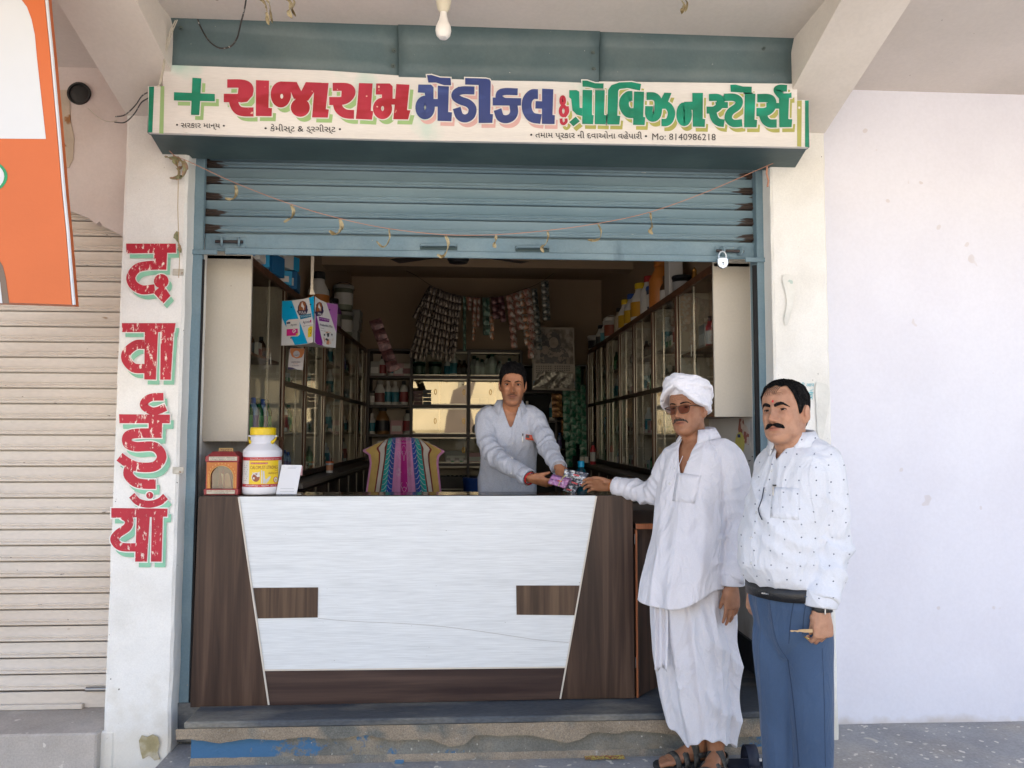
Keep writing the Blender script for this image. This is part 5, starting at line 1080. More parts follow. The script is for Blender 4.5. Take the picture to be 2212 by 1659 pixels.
cpoly(fL, [(190, 610), (235, 578), (440, 560), (445, 860), (405, 895), (185, 905)], pw, .004, 'pack_print'); cpoly(fL, [(195, 762), (405, 750), (408, 880), (192, 890)], cpk, .006, 'pack_print'); cpoly(fL, [(195, 628), (262, 620), (262, 655), (196, 660)], cnv, .006, 'pack_print'); cpoly(fL, [(372, 842), (405, 840), (405, 880), (372, 884)], cye, .008, 'pack_print')
text_mesh('Agrimin', cnv, 'card_lettering', hc, tf(fL, .007), 270, 385, 697, 36, 0, -.1)
b = MB(); glyph_mesh(b, [('S', 12, [(335, 830), (310, 810), (315, 778), (345, 768), (362, 795), (345, 815), (335, 800)])], tf(fL, .0) and (lambda u, v, d: fL(u, v, .008+d)), 0); b.build('pack_print', cwh, hc)
cpoly(fL, [(600, 750), (640, 705), (690, 705), (668, 900), (600, 920)], cye, .004, 'udder_print'); b = MB(); glyph_mesh(b, [('S', 8, [(605, 780), (650, 770), (665, 800), (650, 850), (640, 820)])], lambda u, v, d: fL(u, v, .006+d), 0); b.build('udder_print', cbrn, hc)
cpoly(fR, ell(990, 930, 92, 125, 28), mat('card_orange_glow', (.5, .16, .04), .5, .2, 30, col2=(.6, .45, .35), ms=30), .004, 'cow_print')
cpoly(fR, [(905, 850), (960, 830), (1070, 835), (1078, 900), (1060, 1050), (1045, 1050), (1040, 930), (1020, 1045), (1005, 940), (960, 960), (950, 1040), (930, 1040), (925, 960), (900, 900)], cwh, .006, 'cow_print')
cpoly(fR, [(955, 840), (1010, 835), (1000, 900), (975, 920)], cink, .008, 'cow_print'); cpoly(fR, [(1035, 845), (1072, 850), (1060, 900)], cink, .008, 'cow_print'); cpoly(fR, [(925, 950), (960, 930), (1000, 970), (960, 985)], cink, .008, 'cow_print'); cpoly(fR, [(900, 855), (930, 850), (925, 890), (905, 885)], cink, .008, 'cow_print')
for f, u, v in ((fL, 283, 342), (fL, 650, 288), (fR, 770, 298), (fR, 1012, 392), (fL, 275, 928)): cpoly(f, ell(u, v, 17, 11, 12), cink, .008, 'punch_hole')
st = at(676, 556, y=4.2); s2 = at(673, 636, y=4.2)
b = MB(); b.prism([(st[0]-.011, 4.2, 2.62), (st[0]+.009, 4.2, 2.62), (s2[0]+.008, 4.2, s2[2]+.03), (s2[0]+.02, 4.2, s2[2]), (s2[0]-.012, 4.2, s2[2]), (s2[0]-.006, 4.2, s2[2]+.03)], (0, .002, 0)); b.build('hanging_strap', P('strap_cream', (.55, .48, .38)), hc)
# small member card hanging below it
un = empty('member_card', (0, 0, 0)); tag(un, 'small white and orange UNITY member card hanging on the left cabinet', 'card')
def upoly(pts, m, d, nm): b = MB(); b.prism([at(*hq(u, v), y=4.7-d) for u, v in pts], (0, .0006, 0)); b.build(nm, m, un)
upoly([(255, 1115), (540, 1130), (500, 1540), (215, 1525)], mat('member_white', (.5, .47, .48), .5), 0, 'card_sheet')
upoly([(262, 1118), (538, 1132), (525, 1220), (480, 1300), (385, 1322), (300, 1290), (262, 1200)], mat('member_orange', (.5, .17, .05), .5), .002, 'orange_print'); upoly(ell(382, 1232, 62, 62, 24), mat('member_white', (.5, .47, .48), .5), .004, 'round_print')
upoly([(217, 1480), (300, 1490), (400, 1530), (218, 1526)], cnv, .002, 'wave_print')
um = lambda u, v, z: at(*hq(u, v), y=4.693)
text_mesh('UNITY', cnv, 'member_lettering', un, um, 335, 430, 1270, 26); text_mesh('NORTH ZONE', cnv, 'member_lettering', un, um, 283, 455, 1398, 24, 0, .02); text_mesh('MEMBER', mat('member_redink', (.4, .1, .05), .5), 'member_lettering', un, um, 318, 412, 1428, 14); text_mesh('PANTHAWADA', cnv, 'member_lettering', un, um, 295, 430, 1462, 16)
b = MB(); b.tube([at(*hq(385, 1118), y=4.7), at(*hq(385, 1050), y=4.72)], .0015, 5); b.build('hook_wire', cink, un)
# ================================================================ things on the counter
cr = lambda u, v: (431.3+u*.105, 912.5+v*.105)
YK = 3.80
# collection box
db = empty('donation_box', (0, 0, 0)); tag(db, 'small red shrine-shaped collection box with an arched window on the counter', 'collection box')
m_dr = mat('box_maroon', (.27, .025, .03), .4, .1, 10, .05, 60); m_do = mat('box_orange', (.5, .16, .03), .5, .1, 20); m_pl = mat('box_plaque', (.5, .46, .36), .5, .1, 20); m_gold = mat('box_gold_ink', (.62, .4, .12), .4)
yd0, yd1 = 3.725, 3.87
def dpt(u, v, y): return at(*cr(u, v), y=y)
def dbox(name, u0, u1, v0, v1, y0, y1, m, c=.002):
    a = dpt(u0, v1, y0); c_ = dpt(u1, v0, y0); b = MB(); b.box(a[0], c_[0], y0, y1, a[2], c_[2], c); return b.build(name, m, db)
zbase = TZ
a = dpt(80, 1480, yd0); a2 = dpt(790, 1370, yd0); b = MB(); b.box(a[0], a2[0], yd0, yd1+.01, TZ+.0005, a2[2], .002); b.build('box_base', m_dr, db)
dbox('box_body_side', 118, 215, 800, 1371, yd0+.012, yd1, m_dr); dbox('box_body_side', 690, 790, 800, 1371, yd0+.012, yd1, m_dr)
dbox('box_back', 200, 700, 800, 1371, yd1-.006, yd1, m_dr); dbox('box_divider', 480, 500, 900, 1368, yd0+.03, yd1-.008, m_dr)
dbox('box_cornice', 112, 800, 690, 812, yd0+.006, yd1+.006, m_dr)
p0, p1, q0, q1 = dpt(150, 692, yd0+.008), dpt(780, 692, yd0+.008), dpt(255, 600, yd0+.03), dpt(690, 600, yd0+.03)
b = MB(); z0, z1 = p0[2], q0[2]; b.add([(p0[0], yd0+.008, z0), (p1[0], yd0+.008, z0), (p1[0], yd1, z0), (p0[0], yd1, z0), (q0[0], yd0+.04, z1), (q1[0], yd0+.04, z1), (q1[0], yd1-.02, z1), (q0[0], yd1-.02, z1)], [(0, 1, 5, 4), (1, 2, 6, 5), (2, 3, 7, 6), (3, 0, 4, 7), (4, 5, 6, 7), (3, 2, 1, 0)]); b.build('box_roof', m_dr, db)
arch = [(215, 1360), (215, 1160)]+[(455-240*math.cos(t), 1130-240*math.sin(t)) for t in np.linspace(0, math.pi, 15)]+[(690, 1160), (690, 1360)]
outer = [(140, 1360), (150, 820), (770, 820), (755, 1360)]
# frame with arched cut: built from strips
b = MB(); n = len(arch)
ol = [(140, 1360), (142, 1160)]+[(148+((770-148)*k/14), 820) for k in range(15)]+[(760, 1160), (755, 1360)]
vs = [dpt(u, v, yd0+.0105) for u, v in arch]+[dpt(u, v, yd0+.0105) for u, v in ol]
b.add(vs, [(i, i+1, n+i+1, n+i) for i in range(n-1)]); b.build('arch_print', m_do, db)
b = MB(); b.add([dpt(u, v, yd0+.02) for u, v in arch], [tuple(range(n))]); b.build('window_pane', glass('box_window', (.75, .6, .55), .12, .05), db)
b = MB(); b.tube([dpt(u, v, yd0+.009) for u, v in arch], .0012, 5); b.build('arch_edging', m_gold, db)
rows = [[dpt(490+170*i/6-10*j, 1360-60*j+14*math.sin(i*1.3+j), yd0+.05+.004*math.sin(i*2+j*3)) for i in range(7)] for j in range(6)]
b = MB(); b.sheet(rows); b.build('folded_note', mat('kraft_paper', (.42, .33, .2), .7, .15, 20), db, 2)
dbox('plaque', 190, 768, 705, 785, yd0+.0015, yd0+.0055, m_pl, 0); dbox('plaque', 142, 720, 1392, 1470, yd0-.004, yd0-.0005, m_pl, 0); dbox('name_tag', 392, 686, 528, 606, yd0+.045, yd0+.05, m_gold, .001); dbox('name_tag_field', 404, 674, 538, 598, yd0+.0435, yd0+.0445, mat('tag_brown', (.1, .03, .01), .4), 0)
dm = lambda y: (lambda u, v, z: at(*cr(u, v), y=y))
text_mesh('દાનપાત્ર', m_gold, 'gilt_lettering', db, dm(yd0+.042), 418, 660, 585, 36); 
text_mesh('શ્રી રાજારામ ગૌશાળા', cink, 'plaque_lettering', db, dm(yd0+.0005), 220, 725, 738, 20); text_mesh('૯૪૨૬૮ ૭૭૬૬૮, ૯૮૨૫૫', cink, 'plaque_lettering', db, dm(yd0+.0005), 222, 725, 775, 20)
text_mesh('શ્રી ગૌશાળા ગૌસેવા', mat('plaque_red_ink', (.3, .06, .03), .5), 'plaque_lettering', db, dm(yd0-.005), 155, 705, 1425, 22); text_mesh('પાંથાવાડા મુ. પો.', cink, 'plaque_lettering', db, dm(yd0-.005), 290, 595, 1460, 18)
for k, t in enumerate(np.linspace(.12, math.pi-.12, 13)):
    u, v = 455-282*math.cos(t), 1120-275*math.sin(t)
    b = MB(); glyph_mesh(b, [('S', 7, [(u-10, v-8), (u+6, v-12), (u+8, v+4), (u-6, v+12)])], lambda q, w_, d: at(*cr(q, w_), y=yd0+.0095-d), 0); b.build('arch_lettering', m_gold, db)
for k in range(7):
    for u in (178, 728):
        v = 1130+k*33; b = MB(); glyph_mesh(b, [('S', 7, [(u-9, v-8), (u+7, v-8), (u+5, v+8), (u-7, v+9)])], lambda q, w_, d: at(*cr(q, w_), y=yd0+.0095-d), 0); b.build('arch_lettering', m_gold, db)
# big calcium jar
jr = empty('supplement_jar', (0, 0, 0)); tag(jr, 'large white plastic jar with yellow lid and yellow-red label on the counter', 'jar')
jc = at(*cr(1275, 1475), y=3.80); JX, JY = jc[0], 3.80; JR = 382*.105*3.80/1607*.985
zv = lambda v: at(*cr(1275, v), y=3.80)[2]-0
hz = lambda v: TZ+.001+(zv(v)-zv(1480))*1.0
b = MB(); b.lathe([(0, hz(1480)), (JR*.93, hz(1480)), (JR*.99, hz(1450)), (JR*1.0, hz(1340)), (JR*.985, hz(1325)), (JR*.985, hz(720)), (JR*1.0, hz(700)), (JR, hz(600)), (JR*.97, hz(575)), (JR*.66, hz(460)), (JR*.63, hz(440)), (JR*.63, hz(290)), (JR*.6, hz(285)), (JR*.6, hz(270))], c=(JX, JY, 0), seg=48); b.build('jar_body', mat('jar_white_plastic', (.68, .68, .72), .32, .03, 5, spec=.5), jr, 2)
b = MB(); prof = [(JR*.65, hz(275)), (JR*.655, hz(150)), (JR*.63, hz(122)), (0, hz(120))]; v = []; f = []; sg_ = 72
for r, z in prof:
    for k in range(sg_): rr = r*(1+(.012 if (k % 2 and z < hz(140)) else 0)); v.append((JX+rr*math.cos(2*math.pi*k/sg_), JY+rr*math.sin(2*math.pi*k/sg_), z))
for i in range(3):
    for k in range(sg_): f.append((i*sg_+k, i*sg_+(k+1) % sg_, (i+1)*sg_+(k+1) % sg_, (i+1)*sg_+k))
b.add(v, f); b.build('lid', mat('jar_yellow_lid', (.72, .5, .005), .4, .05, 8), jr, 2)
b = MB(); pts = [(JX+JR*.74*math.cos(a), JY-JR*.05-JR*.45*math.sin(a), hz(300)-(hz(300)-hz(490))*math.sin(a)**.8) for a in np.linspace(0, math.pi, 22)]
L = []; 
for p in pts: L.append(p)
v = []; 
for i, p in enumerate(pts):
    a = math.pi*i/21; w_ = .004+.010*math.sin(a); v += [(p[0], p[1], p[2]+w_), (p[0], p[1], p[2]-w_)]
b.add(v, [(2*i, 2*i+1, 2*i+3, 2*i+2) for i in range(21)]); o = b.build('carry_handle', mat('jar_yellow_lid', (.72, .5, .005), .4), jr, 2); mo = o.modifiers.new('s', 'SOLIDIFY'); mo.thickness = .003
for s in (-1, 1):
    b = MB(); b.lathe([(.0045, -.006), (.0045, .006)], seg=12); o = b.build('handle_lug', mat('jar_white_plastic', (.68, .68, .72), .32), jr, True); o.location = (JX+s*JR*.69, JY-JR*.05, hz(298)); o.rotation_euler = (0, math.pi/2, 0)
th_c = math.atan2(-JX*0-JY, -JX)   # angle that faces the camera
fa = math.atan2(0-JY, 0-JX)
def jm(u, v, d=0):
    s = (u-1275)/382; s = max(-.999, min(.999, s)); a = fa+math.asin(s); r = JR*.985+d+.0006
    return (JX+r*math.cos(a), JY+r*math.sin(a), hz(v))
def jband(u0, u1, v0, v1, m, d, nm):
    n = max(2, int((u1-u0)/25)); us = [1275+382*math.sin(t) for t in np.linspace(math.asin((u0-1275)/382.5), math.asin((u1-1275)/382.5), n+1)]
    b = MB(); b.sheet([[jm(u, v, d) for u in us] for v in (v0, v1)]); b.build(nm, m, jr, 2)
jred, jyel = mat('label_crimson', (.42, .02, .03), .35), mat('label_golden', (.72, .5, .01), .35)
jband(900, 1650, 722, 790, jred, 0, 'label_band'); jband(900, 1650, 1265, 1325, jred, 0, 'label_band'); jband(900, 1024, 790, 1265, pw, 0, 'label_band'); jband(1024, 1588, 790, 1265, jyel, 0, 'label_band'); jband(1588, 1650, 790, 1265, pw, 0, 'label_band')
jt = lambda d: (lambda u, v, z: jm(u, v, d))
text_mesh('Calcium & Phosphorus Suspension with Vitamins', pw, 'label_lettering', jr, jt(.0008), 1040, 1600, 772, 28); jband(1050, 1380, 828, 862, jred, .0006, 'label_flash'); text_mesh('New Improved Formula', pw, 'label_lettering', jr, jt(.0014), 1060, 1370, 853, 16)
text_mesh('CALCIMUST-STRONG', mat('label_dark_red', (.17, .01, .015), .4), 'label_lettering', jr, jt(.0008), 1048, 1568, 962, 68); text_mesh('LIQUID', mat('label_dark_red', (.17, .01, .015), .4), 'label_lettering', jr, jt(.0008), 1512, 1572, 1002, 20)
text_mesh('कैल्सिमस्ट-स्ट्रांग', mat('label_dark_red', (.17, .01, .015), .4), 'label_lettering', jr, jt(.0008), 1392, 1575, 1062, 30); text_mesh('कैल्सिमस्ट - स्ट्रांग  हर पशु', pw, 'label_lettering', jr, jt(.0008), 960, 1590, 1308, 26)
def jpoly(pts, m, d, nm): b = MB(); b.add([jm(u, v, d) for u, v in pts], [tuple(range(len(pts)))]); b.build(nm, m, jr)
jpoly(ell(1155, 1120, 82, 95, 24), pw, .0008, 'cow_print'); jpoly(ell(1160, 1130, 72, 85, 20), mat('label_cow_brown', (.25, .06, .02), .4), .0014, 'cow_print'); jpoly([(1110, 1060), (1150, 1030), (1190, 1030), (1230, 1010), (1225, 1060), (1235, 1110), (1190, 1120), (1150, 1080), (1090, 1040)], pw, .002, 'cow_print')
jpoly([(1095, 1020), (1110, 1030), (1125, 1065), (1100, 1060)], pw, .002, 'cow_print'); jpoly([(1110, 1120), (1140, 1130), (1130, 1170), (1105, 1160)], pw, .002, 'cow_print'); jpoly(ell(1170, 1075, 8, 8, 10), cink, .0026, 'cow_print')
jpoly([(1255, 980), (1272, 980), (1276, 1250), (1258, 1250)], pw, .0010, 'milk_print'); jpoly([(1285, 1000), (1315, 1000), (1330, 1120), (1345, 1180), (1400, 1120), (1430, 1100), (1440, 1130), (1400, 1200), (1360, 1250), (1290, 1250)], mat('label_milk_grey', (.5, .5, .48), .4), .0008, 'milk_print')
jpoly(ell(1535, 1182, 42, 60, 24), jred, .0008, 'seal_print'); jpoly(ell(1535, 1182, 32, 48, 24), pw, .0014, 'seal_print'); jpoly(ell(1535, 1182, 17, 26, 16), mat('label_olive', (.4, .35, .1), .4), .002, 'seal_print')
for k in range(9): jpoly([(925, 840+k*44), (1000-12*(k % 3), 840+k*44), (1000-12*(k % 3), 846+k*44), (925, 846+k*44)], cink, .0006, 'fine_print')
# white payment card stand (its code square is left out)
qs = empty('payment_stand', (0, 0, 0)); tag(qs, 'small white leaning card stand right of the yellow-lidded jar', 'card stand')
sm = lambda u, v, d=0: at(*cr(u, v), y=3.745+(1480-v)/610*.03-d)
b = MB(); b.prism([sm(1568, 1478), sm(1690, 872), sm(2098, 878), sm(2100, 900), sm(1992, 1476)], (0, .004, 0)); o = b.build('card_plate', mat('stand_white', (.66, .67, .7), .3, .02, 5), qs)
b = MB(); b.prism([at(*cr(1700, 1480), y=3.76), at(*cr(2090, 1480), y=3.76), at(*cr(2090, 1480), y=3.80), at(*cr(1700, 1480), y=3.80)], (0, 0, .003)); b.build('stand_foot', pcrm, qs)
b = MB(); b.prism([at(*cr(2080, 890), y=3.786), at(*cr(2118, 900), y=3.79), at(*cr(2110, 1090), y=3.79), at(*cr(2060, 1080), y=3.785)], (0, .002, 0)); b.build('stand_back', ppnk, qs)
for (u0, u1, v) in ((1705, 1750, 912), (1825, 1995, 918), (1815, 1980, 942), (1660, 1940, 1358), (1655, 1940, 1418)):
    b = MB(); b.add([sm(u0, v, .0006), sm(u1, v, .0006), sm(u1, v+6, .0006), sm(u0, v+6, .0006)], [(0, 1, 2, 3)]); b.build('fine_print', mat('grey_ink', (.3, .33, .35), .5), qs)
# ================================================================ dried leaf garland
ga = empty('leaf_garland', (0, 0, 0)); tag(ga, 'thin thread garland of curled dried leaves across the blue shutter', 'garland')
YG = 3.60
gp = [(365, 325), (380, 338), (410, 350), (510, 396), (628, 441), (734, 472), (840, 494), (960, 507), (1070, 507), (1180, 498), (1290, 483), (1405, 458), (1530, 413), (1660, 357), (1712, 338)]
b = MB(); b.tube([at(u, v, y=YG) for u, v in cat_curve(gp, 4)], .0017, 5); b.build('thread', mat('garland_thread', (.5, .25, .17), .8), ga, True)
m_leaf = mat('dried_leaf', (.46, .39, .24), .75, .3, 40, .5, 60, (.2, .15, .07), ms=30)
def leaf_o(pts, w_, par=ga, m=m_leaf, y=YG):
    w_ = w_*1.5
    c = cat_curve([at(u, v, y=y) for u, v in pts], 5); n = len(c); L = []
    for i, p in enumerate(c):
        t = i/(n-1); tg_ = c[min(i+1, n-1)]-c[max(i-1, 0)]; tg_ = tg_/np.linalg.norm(tg_); nn = np.cross(tg_, [0, 1, 0]); ww = w_*(math.sin(math.pi*min(1, t*.9+.07))**.7+.05)
        tw_ = t*3+rnd.random()*.4
        d = nn*math.cos(tw_)*.8+np.array([0, math.sin(tw_)*.9, 0])
        L.append([tuple(p+d*ww), tuple(p+np.array([0, .008, 0])+nn*ww*.2), tuple(p-d*ww)])
    b = MB(); b.sheet(L); o = b.build('dried_leaf', m, par, 2); mo = o.modifiers.new('s', 'SOLIDIFY'); mo.thickness = .0012
for pts, w_ in (([(508, 399), (511, 412), (507, 425), (497, 430), (486, 428)], .009), ([(628, 442), (634, 455), (630, 468), (622, 474), (613, 480)], .010), ([(734, 473), (738, 488), (732, 500), (722, 505), (711, 498)], .012), ([(840, 494), (842, 512), (836, 526), (826, 533), (813, 521)], .006), ([(962, 508), (968, 524), (964, 542), (956, 554), (944, 550)], .011), ([(1072, 508), (1070, 518), (1067, 527), (1070, 535)], .011), ([(1183, 499), (1184, 512), (1178, 526), (1170, 534), (1174, 545)], .010), ([(1292, 484), (1298, 498), (1296, 512), (1286, 519), (1270, 518)], .010), ([(1405, 459), (1406, 474), (1408, 488), (1404, 498), (1410, 506)], .010)): leaf_o(pts, w_)
m_lg = mat('dried_leaf_greenish', (.3, .3, .16), .75, .3, 40, .5, 60, (.42, .26, .17), ms=30)
for pts, w_ in (([(372, 337), (388, 345), (392, 358), (382, 366)], .014), ([(384, 340), (378, 352), (386, 372), (380, 388)], .016), ([(395, 346), (400, 362), (392, 380), (374, 384)], .014), ([(356, 337), (366, 342), (378, 341)], .008), ([(384, 500), (380, 515), (386, 530), (390, 545)], .012), ([(390, 380), (384, 386), (366, 384)], .01)): leaf_o(pts, w_, m=m_lg)
b = MB(); b.tube([at(u, v, y=YG) for u, v in ((384, 345), (385, 395), (384, 450), (386, 520), (388, 560), (386, 600))], .0017, 5); b.build('hanging_thread', mat('garland_thread2', (.45, .33, .18), .8), ga, True)
b = MB(); b.tube([at(u, v, y=YG) for u, v in ((1657, 360), (1656, 375), (1660, 390), (1658, 403))], .005, 6); b.build('knotted_thread', mat('garland_thread', (.5, .25, .17), .8), ga, True)
# dried strips hanging from the ceiling edge
for k, (pts, lb) in enumerate((([(560, -8), (572, 10), (575, 28), (580, 52)], 'left dried leaf tuft hanging from the ceiling edge'), ([(618, -6), (628, 8), (622, 22), (630, 38)], 'right dried leaf tuft hanging from the ceiling edge'), ([(1472, 0), (1476, 12), (1473, 28)], 'short frayed tuft hanging from ceiling left of the right beam'))):
    e = empty('leaf_tuft', (0, 0, 0)); tag(e, lb, 'dried leaf'); leaf_o(pts, .011, e, m_leaf, 3.0); leaf_o([(u+8, v-4) for u, v in pts], .006, e, m_leaf, 3.02)
# ================================================================ wires
def wire(pts, y, r, m, label, n=5):
    ys = y if hasattr(y, '__len__') else [y]*len(pts)
    b = MB(); b.tube(cat_curve([at(u, v, y=yy) for (u, v), yy in zip(pts, ys)], n), r, 6); o = b.build('cable', m, None, True); tag(o, label, 'cable'); return o
mwc, mbc = mat('cable_white', (.5, .46, .38), .6), mat('cable_black', (.02, .02, .02), .5, .2, 50, col2=(.4, .4, .38), mix=(.6, .66), ms=60)
wire([(383, 43), (372, 70), (360, 110), (354, 150), (346, 180), (340, 188)], 3.31, .0028, mwc, 'left strand of white twin cable down the end of the hood')
wire([(379, 44), (365, 75), (356, 115), (351, 150), (344, 182)], 3.30, .0028, mwc, 'right strand of white twin cable down the end of the hood')
wire([(427, 42), (433, 58), (443, 76), (455, 92), (475, 104), (498, 100), (512, 82), (519, 55), (528, 20), (533, -10)], [3.33, 3.32, 3.3, 3.25, 3.22, 3.2, 3.18, 3.12, 3.05, 3.0], .0036, mbc, 'black cable looping down from the ceiling before the hood')
wire([(190, 234), (205, 248), (222, 259), (240, 263), (252, 260)], [3.83, 3.8, 3.75, 3.7, 3.66], .0022, mwc, 'thin pale cable from the wall hole to the taped joint')
wire([(250, 252), (270, 248), (292, 228), (306, 208), (318, 200)], [3.6, 3.55, 3.5, 3.42, 3.37], .003, mbc, 'upper black cable from the taped joint to the sign end')
wire([(248, 264), (270, 264), (290, 246), (305, 222), (320, 212)], [3.6, 3.55, 3.5, 3.42, 3.37], .003, mbc, 'lower black cable from the taped joint to the sign end')
# ================================================================ litter on the ground
for k, (u, v, m_, lb) in enumerate(((1285, 1639, mat('wrapper_yellow', (.6, .5, .12), .4, .2, 80, col2=(.3, .05, .04), ms=120), 'left torn yellow wrapper on the floor by the step'), (1328, 1638, mat('wrapper_yellow', (.6, .5, .12), .4), 'right torn yellow wrapper on the floor by the step'), (862, 1648, mat('wrapper_blue', (.12, .3, .5), .4), 'crumpled blue wrapper on the floor by the step'))):
    p = at(u, v, z=.01); b = MB(); w_ = .045 if k < 2 else .02
    b.sheet([[(p[0]-w_+2*w_*i/5, p[1]-.012+.02*j, .012+.006*noise.noise(Vector((i*.7, j, k)))) for i in range(6)] for j in range(3)]); o = b.build('wrapper', m_, None, 2); tag(o, lb, 'wrapper')
# ================================================================ people
import bmesh
def rotm(rz=0, rx=0, ry=0): return Matrix.Rotation(rz, 3, 'Z') @ Matrix.Rotation(rx, 3, 'X') @ Matrix.Rotation(ry, 3, 'Y')
def ring_(c, w, df, db, a, n=40, e=2.3, fold=None, tilt=(0, 0)):
    """horizontal body section: half width w, front and back half depths, facing angle a"""
    cx, cy, cz = c; ca, sa = math.cos(a), math.sin(a); o = []
    for k in range(n):
        t = 2*math.pi*k/n; ct_, st_ = math.cos(t), math.sin(t)
        x = w*math.copysign(abs(ct_)**(2/e), ct_); y = math.copysign(abs(st_)**(2/e), st_); y *= db if y > 0 else df
        if fold: f = fold(t, cz); x *= 1+f; y *= 1+f
        o.append((cx+ca*x-sa*y, cy+sa*x+ca*y, cz+tilt[0]*x+tilt[1]*y))
    return o
def loft_(mb, rings):
    n = len(rings[0]); v = [p for r in rings for p in r]; m = len(rings)
    f = [(i*n+k, i*n+(k+1) % n, (i+1)*n+(k+1) % n, (i+1)*n+k) for i in range(m-1) for k in range(n)]
    f += [tuple(range(n-1, -1, -1)), tuple((m-1)*n+k for k in range(n))]
    return mb.add(v, f)
def limb(mb, pts, rad, seg=16, smooth=6, flat=None):
    P = cat_curve(pts, smooth); R = [float(q[0]) for q in cat_curve([(r, 0) for r in rad], smooth)]
    return mb.tube([tuple(p) for p in P], R, seg)
def ball(mb, c, rx, ry=None, rz=None, M=None, seg=18):
    ry = ry or rx; rz = rz or rx; v = []; n = 12
    rr = []
    for i in range(n+1):
        t = math.pi*i/n; rr.append((math.sin(t), -math.cos(t)))
    sub = MB(); sub.lathe([(max(r, .02), z) for r, z in rr], seg=seg)
    vs = []
    for p in sub.v:
        q = Vector((p[0]*rx, p[1]*ry, p[2]*rz))
        if M: q = M @ q
        vs.append((q.x+c[0], q.y+c[1], q.z+c[2]))
    return mb.add(vs, sub.f)
def fuse(mb, voxel, smooth=4, factor=.5):
    o = mb.build('tmp'); m = o.modifiers.new('r', 'REMESH'); m.mode = 'VOXEL'; m.voxel_size = voxel; m.adaptivity = 0
    if smooth: s = o.modifiers.new('s', 'SMOOTH'); s.iterations = smooth; s.factor = factor
    dg = bpy.context.evaluated_depsgraph_get(); dg.update()
    me = bpy.data.meshes.new_from_object(o.evaluated_get(dg)); old = o.data; bpy.data.objects.remove(o); bpy.data.meshes.remove(old)
    return me
def getv(me):
    a = np.zeros(len(me.vertices)*3); me.vertices.foreach_get('co', a); return a.reshape(-1, 3)
def setv(me, a): me.vertices.foreach_set('co', a.ravel()); me.update()
def getn(me):
    a = np.zeros(len(me.vertices)*3); me.vertices.foreach_get('normal', a); return a.reshape(-1, 3)
def cutmesh(me, keep):
    """drop the vertices where keep(co) is false"""
    k = keep(getv(me)); bm = bmesh.new(); bm.from_mesh(me); bm.verts.ensure_lookup_table()
    bmesh.ops.delete(bm, geom=[v for v, q in zip(bm.verts, k) if not q], context='VERTS')
    bv = {}
    for e_ in bm.edges:
        if e_.is_boundary:
            for a_, c_ in (e_.verts, reversed(e_.verts)): bv.setdefault(a_, []).append(c_)
    for _ in range(14):
        new = {q: q.co*.4+sum((n_.co for n_ in ns), Vector())/len(ns)*.6 for q, ns in bv.items() if len(ns) >= 2}
        for q, c_ in new.items(): q.co = c_
    bm.to_mesh(me); bm.free()
def obj_of(me, name, m, parent):
    me.name = name; me.materials.clear(); me.materials.append(m); me.shade_smooth()
    o = bpy.data.objects.new(name, me); COL.objects.link(o); o.parent = parent; return o
def displace(me, f):
    v = getv(me); n = getn(me); setv(me, v+n*f(v)[:, None])
def vn(v, s, off=0):
    """value noise sampled at the rows of v scaled by s"""
    return np.array([noise.noise(Vector((p[0]*s[0]+off, p[1]*s[1]+off*.7, p[2]*s[2]-off))) for p in v])
# ---------------------------------------------------------------- head
HZ = [-.122, -.116, -.104, -.09, -.07, -.05, -.03, 0, .03, .06, .09, .108, .118, .122]
HW = [.012, .028, .041, .052, .060, .0655, .0695, .0725, .0755, .075, .062, .043, .024, .006]
HF = [.070, .080, .087, .0885, .088, .0865, .086, .084, .0865, .081, .063, .044, .026, .008]
HB = [-.02, -.005, .015, .035, .060, .078, .088, .097, .102, .098, .078, .055, .034, .010]
def gs(x, z, cx, cz, sx, sz): return np.exp(-((x-cx)/sx)**2-((z-cz)/sz)**2)
def face_relief(x, z, k):
    """how far the face stands out from the egg of the head (metres, forwards)"""
    ax = np.abs(x); r = 0; z0_ = z; zl = z-k.get('smile', .0012)*(ax/.02)**2
    r = r+.019*gs(x, z, 0, -.029, .0098, .018)+.0175*gs(x, z, 0, -.037, .0125, .0095)+.0125*gs(x, z, 0, -.006, .0085, .023)+.0115*gs(ax, z, .0145, -.0415, .0068, .0072)
    r = r-.0095*gs(ax, z, .031, .003, .0135, .0105)-.004*gs(ax, z, .018, .002, .007, .010)
    r = r+.0052*gs(ax, z, .028, .021, .022, .0075)+.0035*gs(x, z, 0, .020, .010, .010)
    r = r+.0055*gs(ax, z, .046, -.022, .017, .017)*k.get('cheek', 1)
    r = r+.0055*gs(x, zl, 0, -.060, .020, .0065)-.004*gs(x, zl, 0, -.0675, .023, .0026)+.0062*gs(x, zl, 0, -.0745, .017, .006)-.004*gs(x, z, 0, -.086, .022, .006)+.0065*gs(x, z, 0, -.104, .018, .012)
    r = r-.0035*gs(ax, z, .030, -.052, .0045, .016)*k.get('fold', 1)-.002*gs(x, z, 0, -.050, .004, .006)
    return r
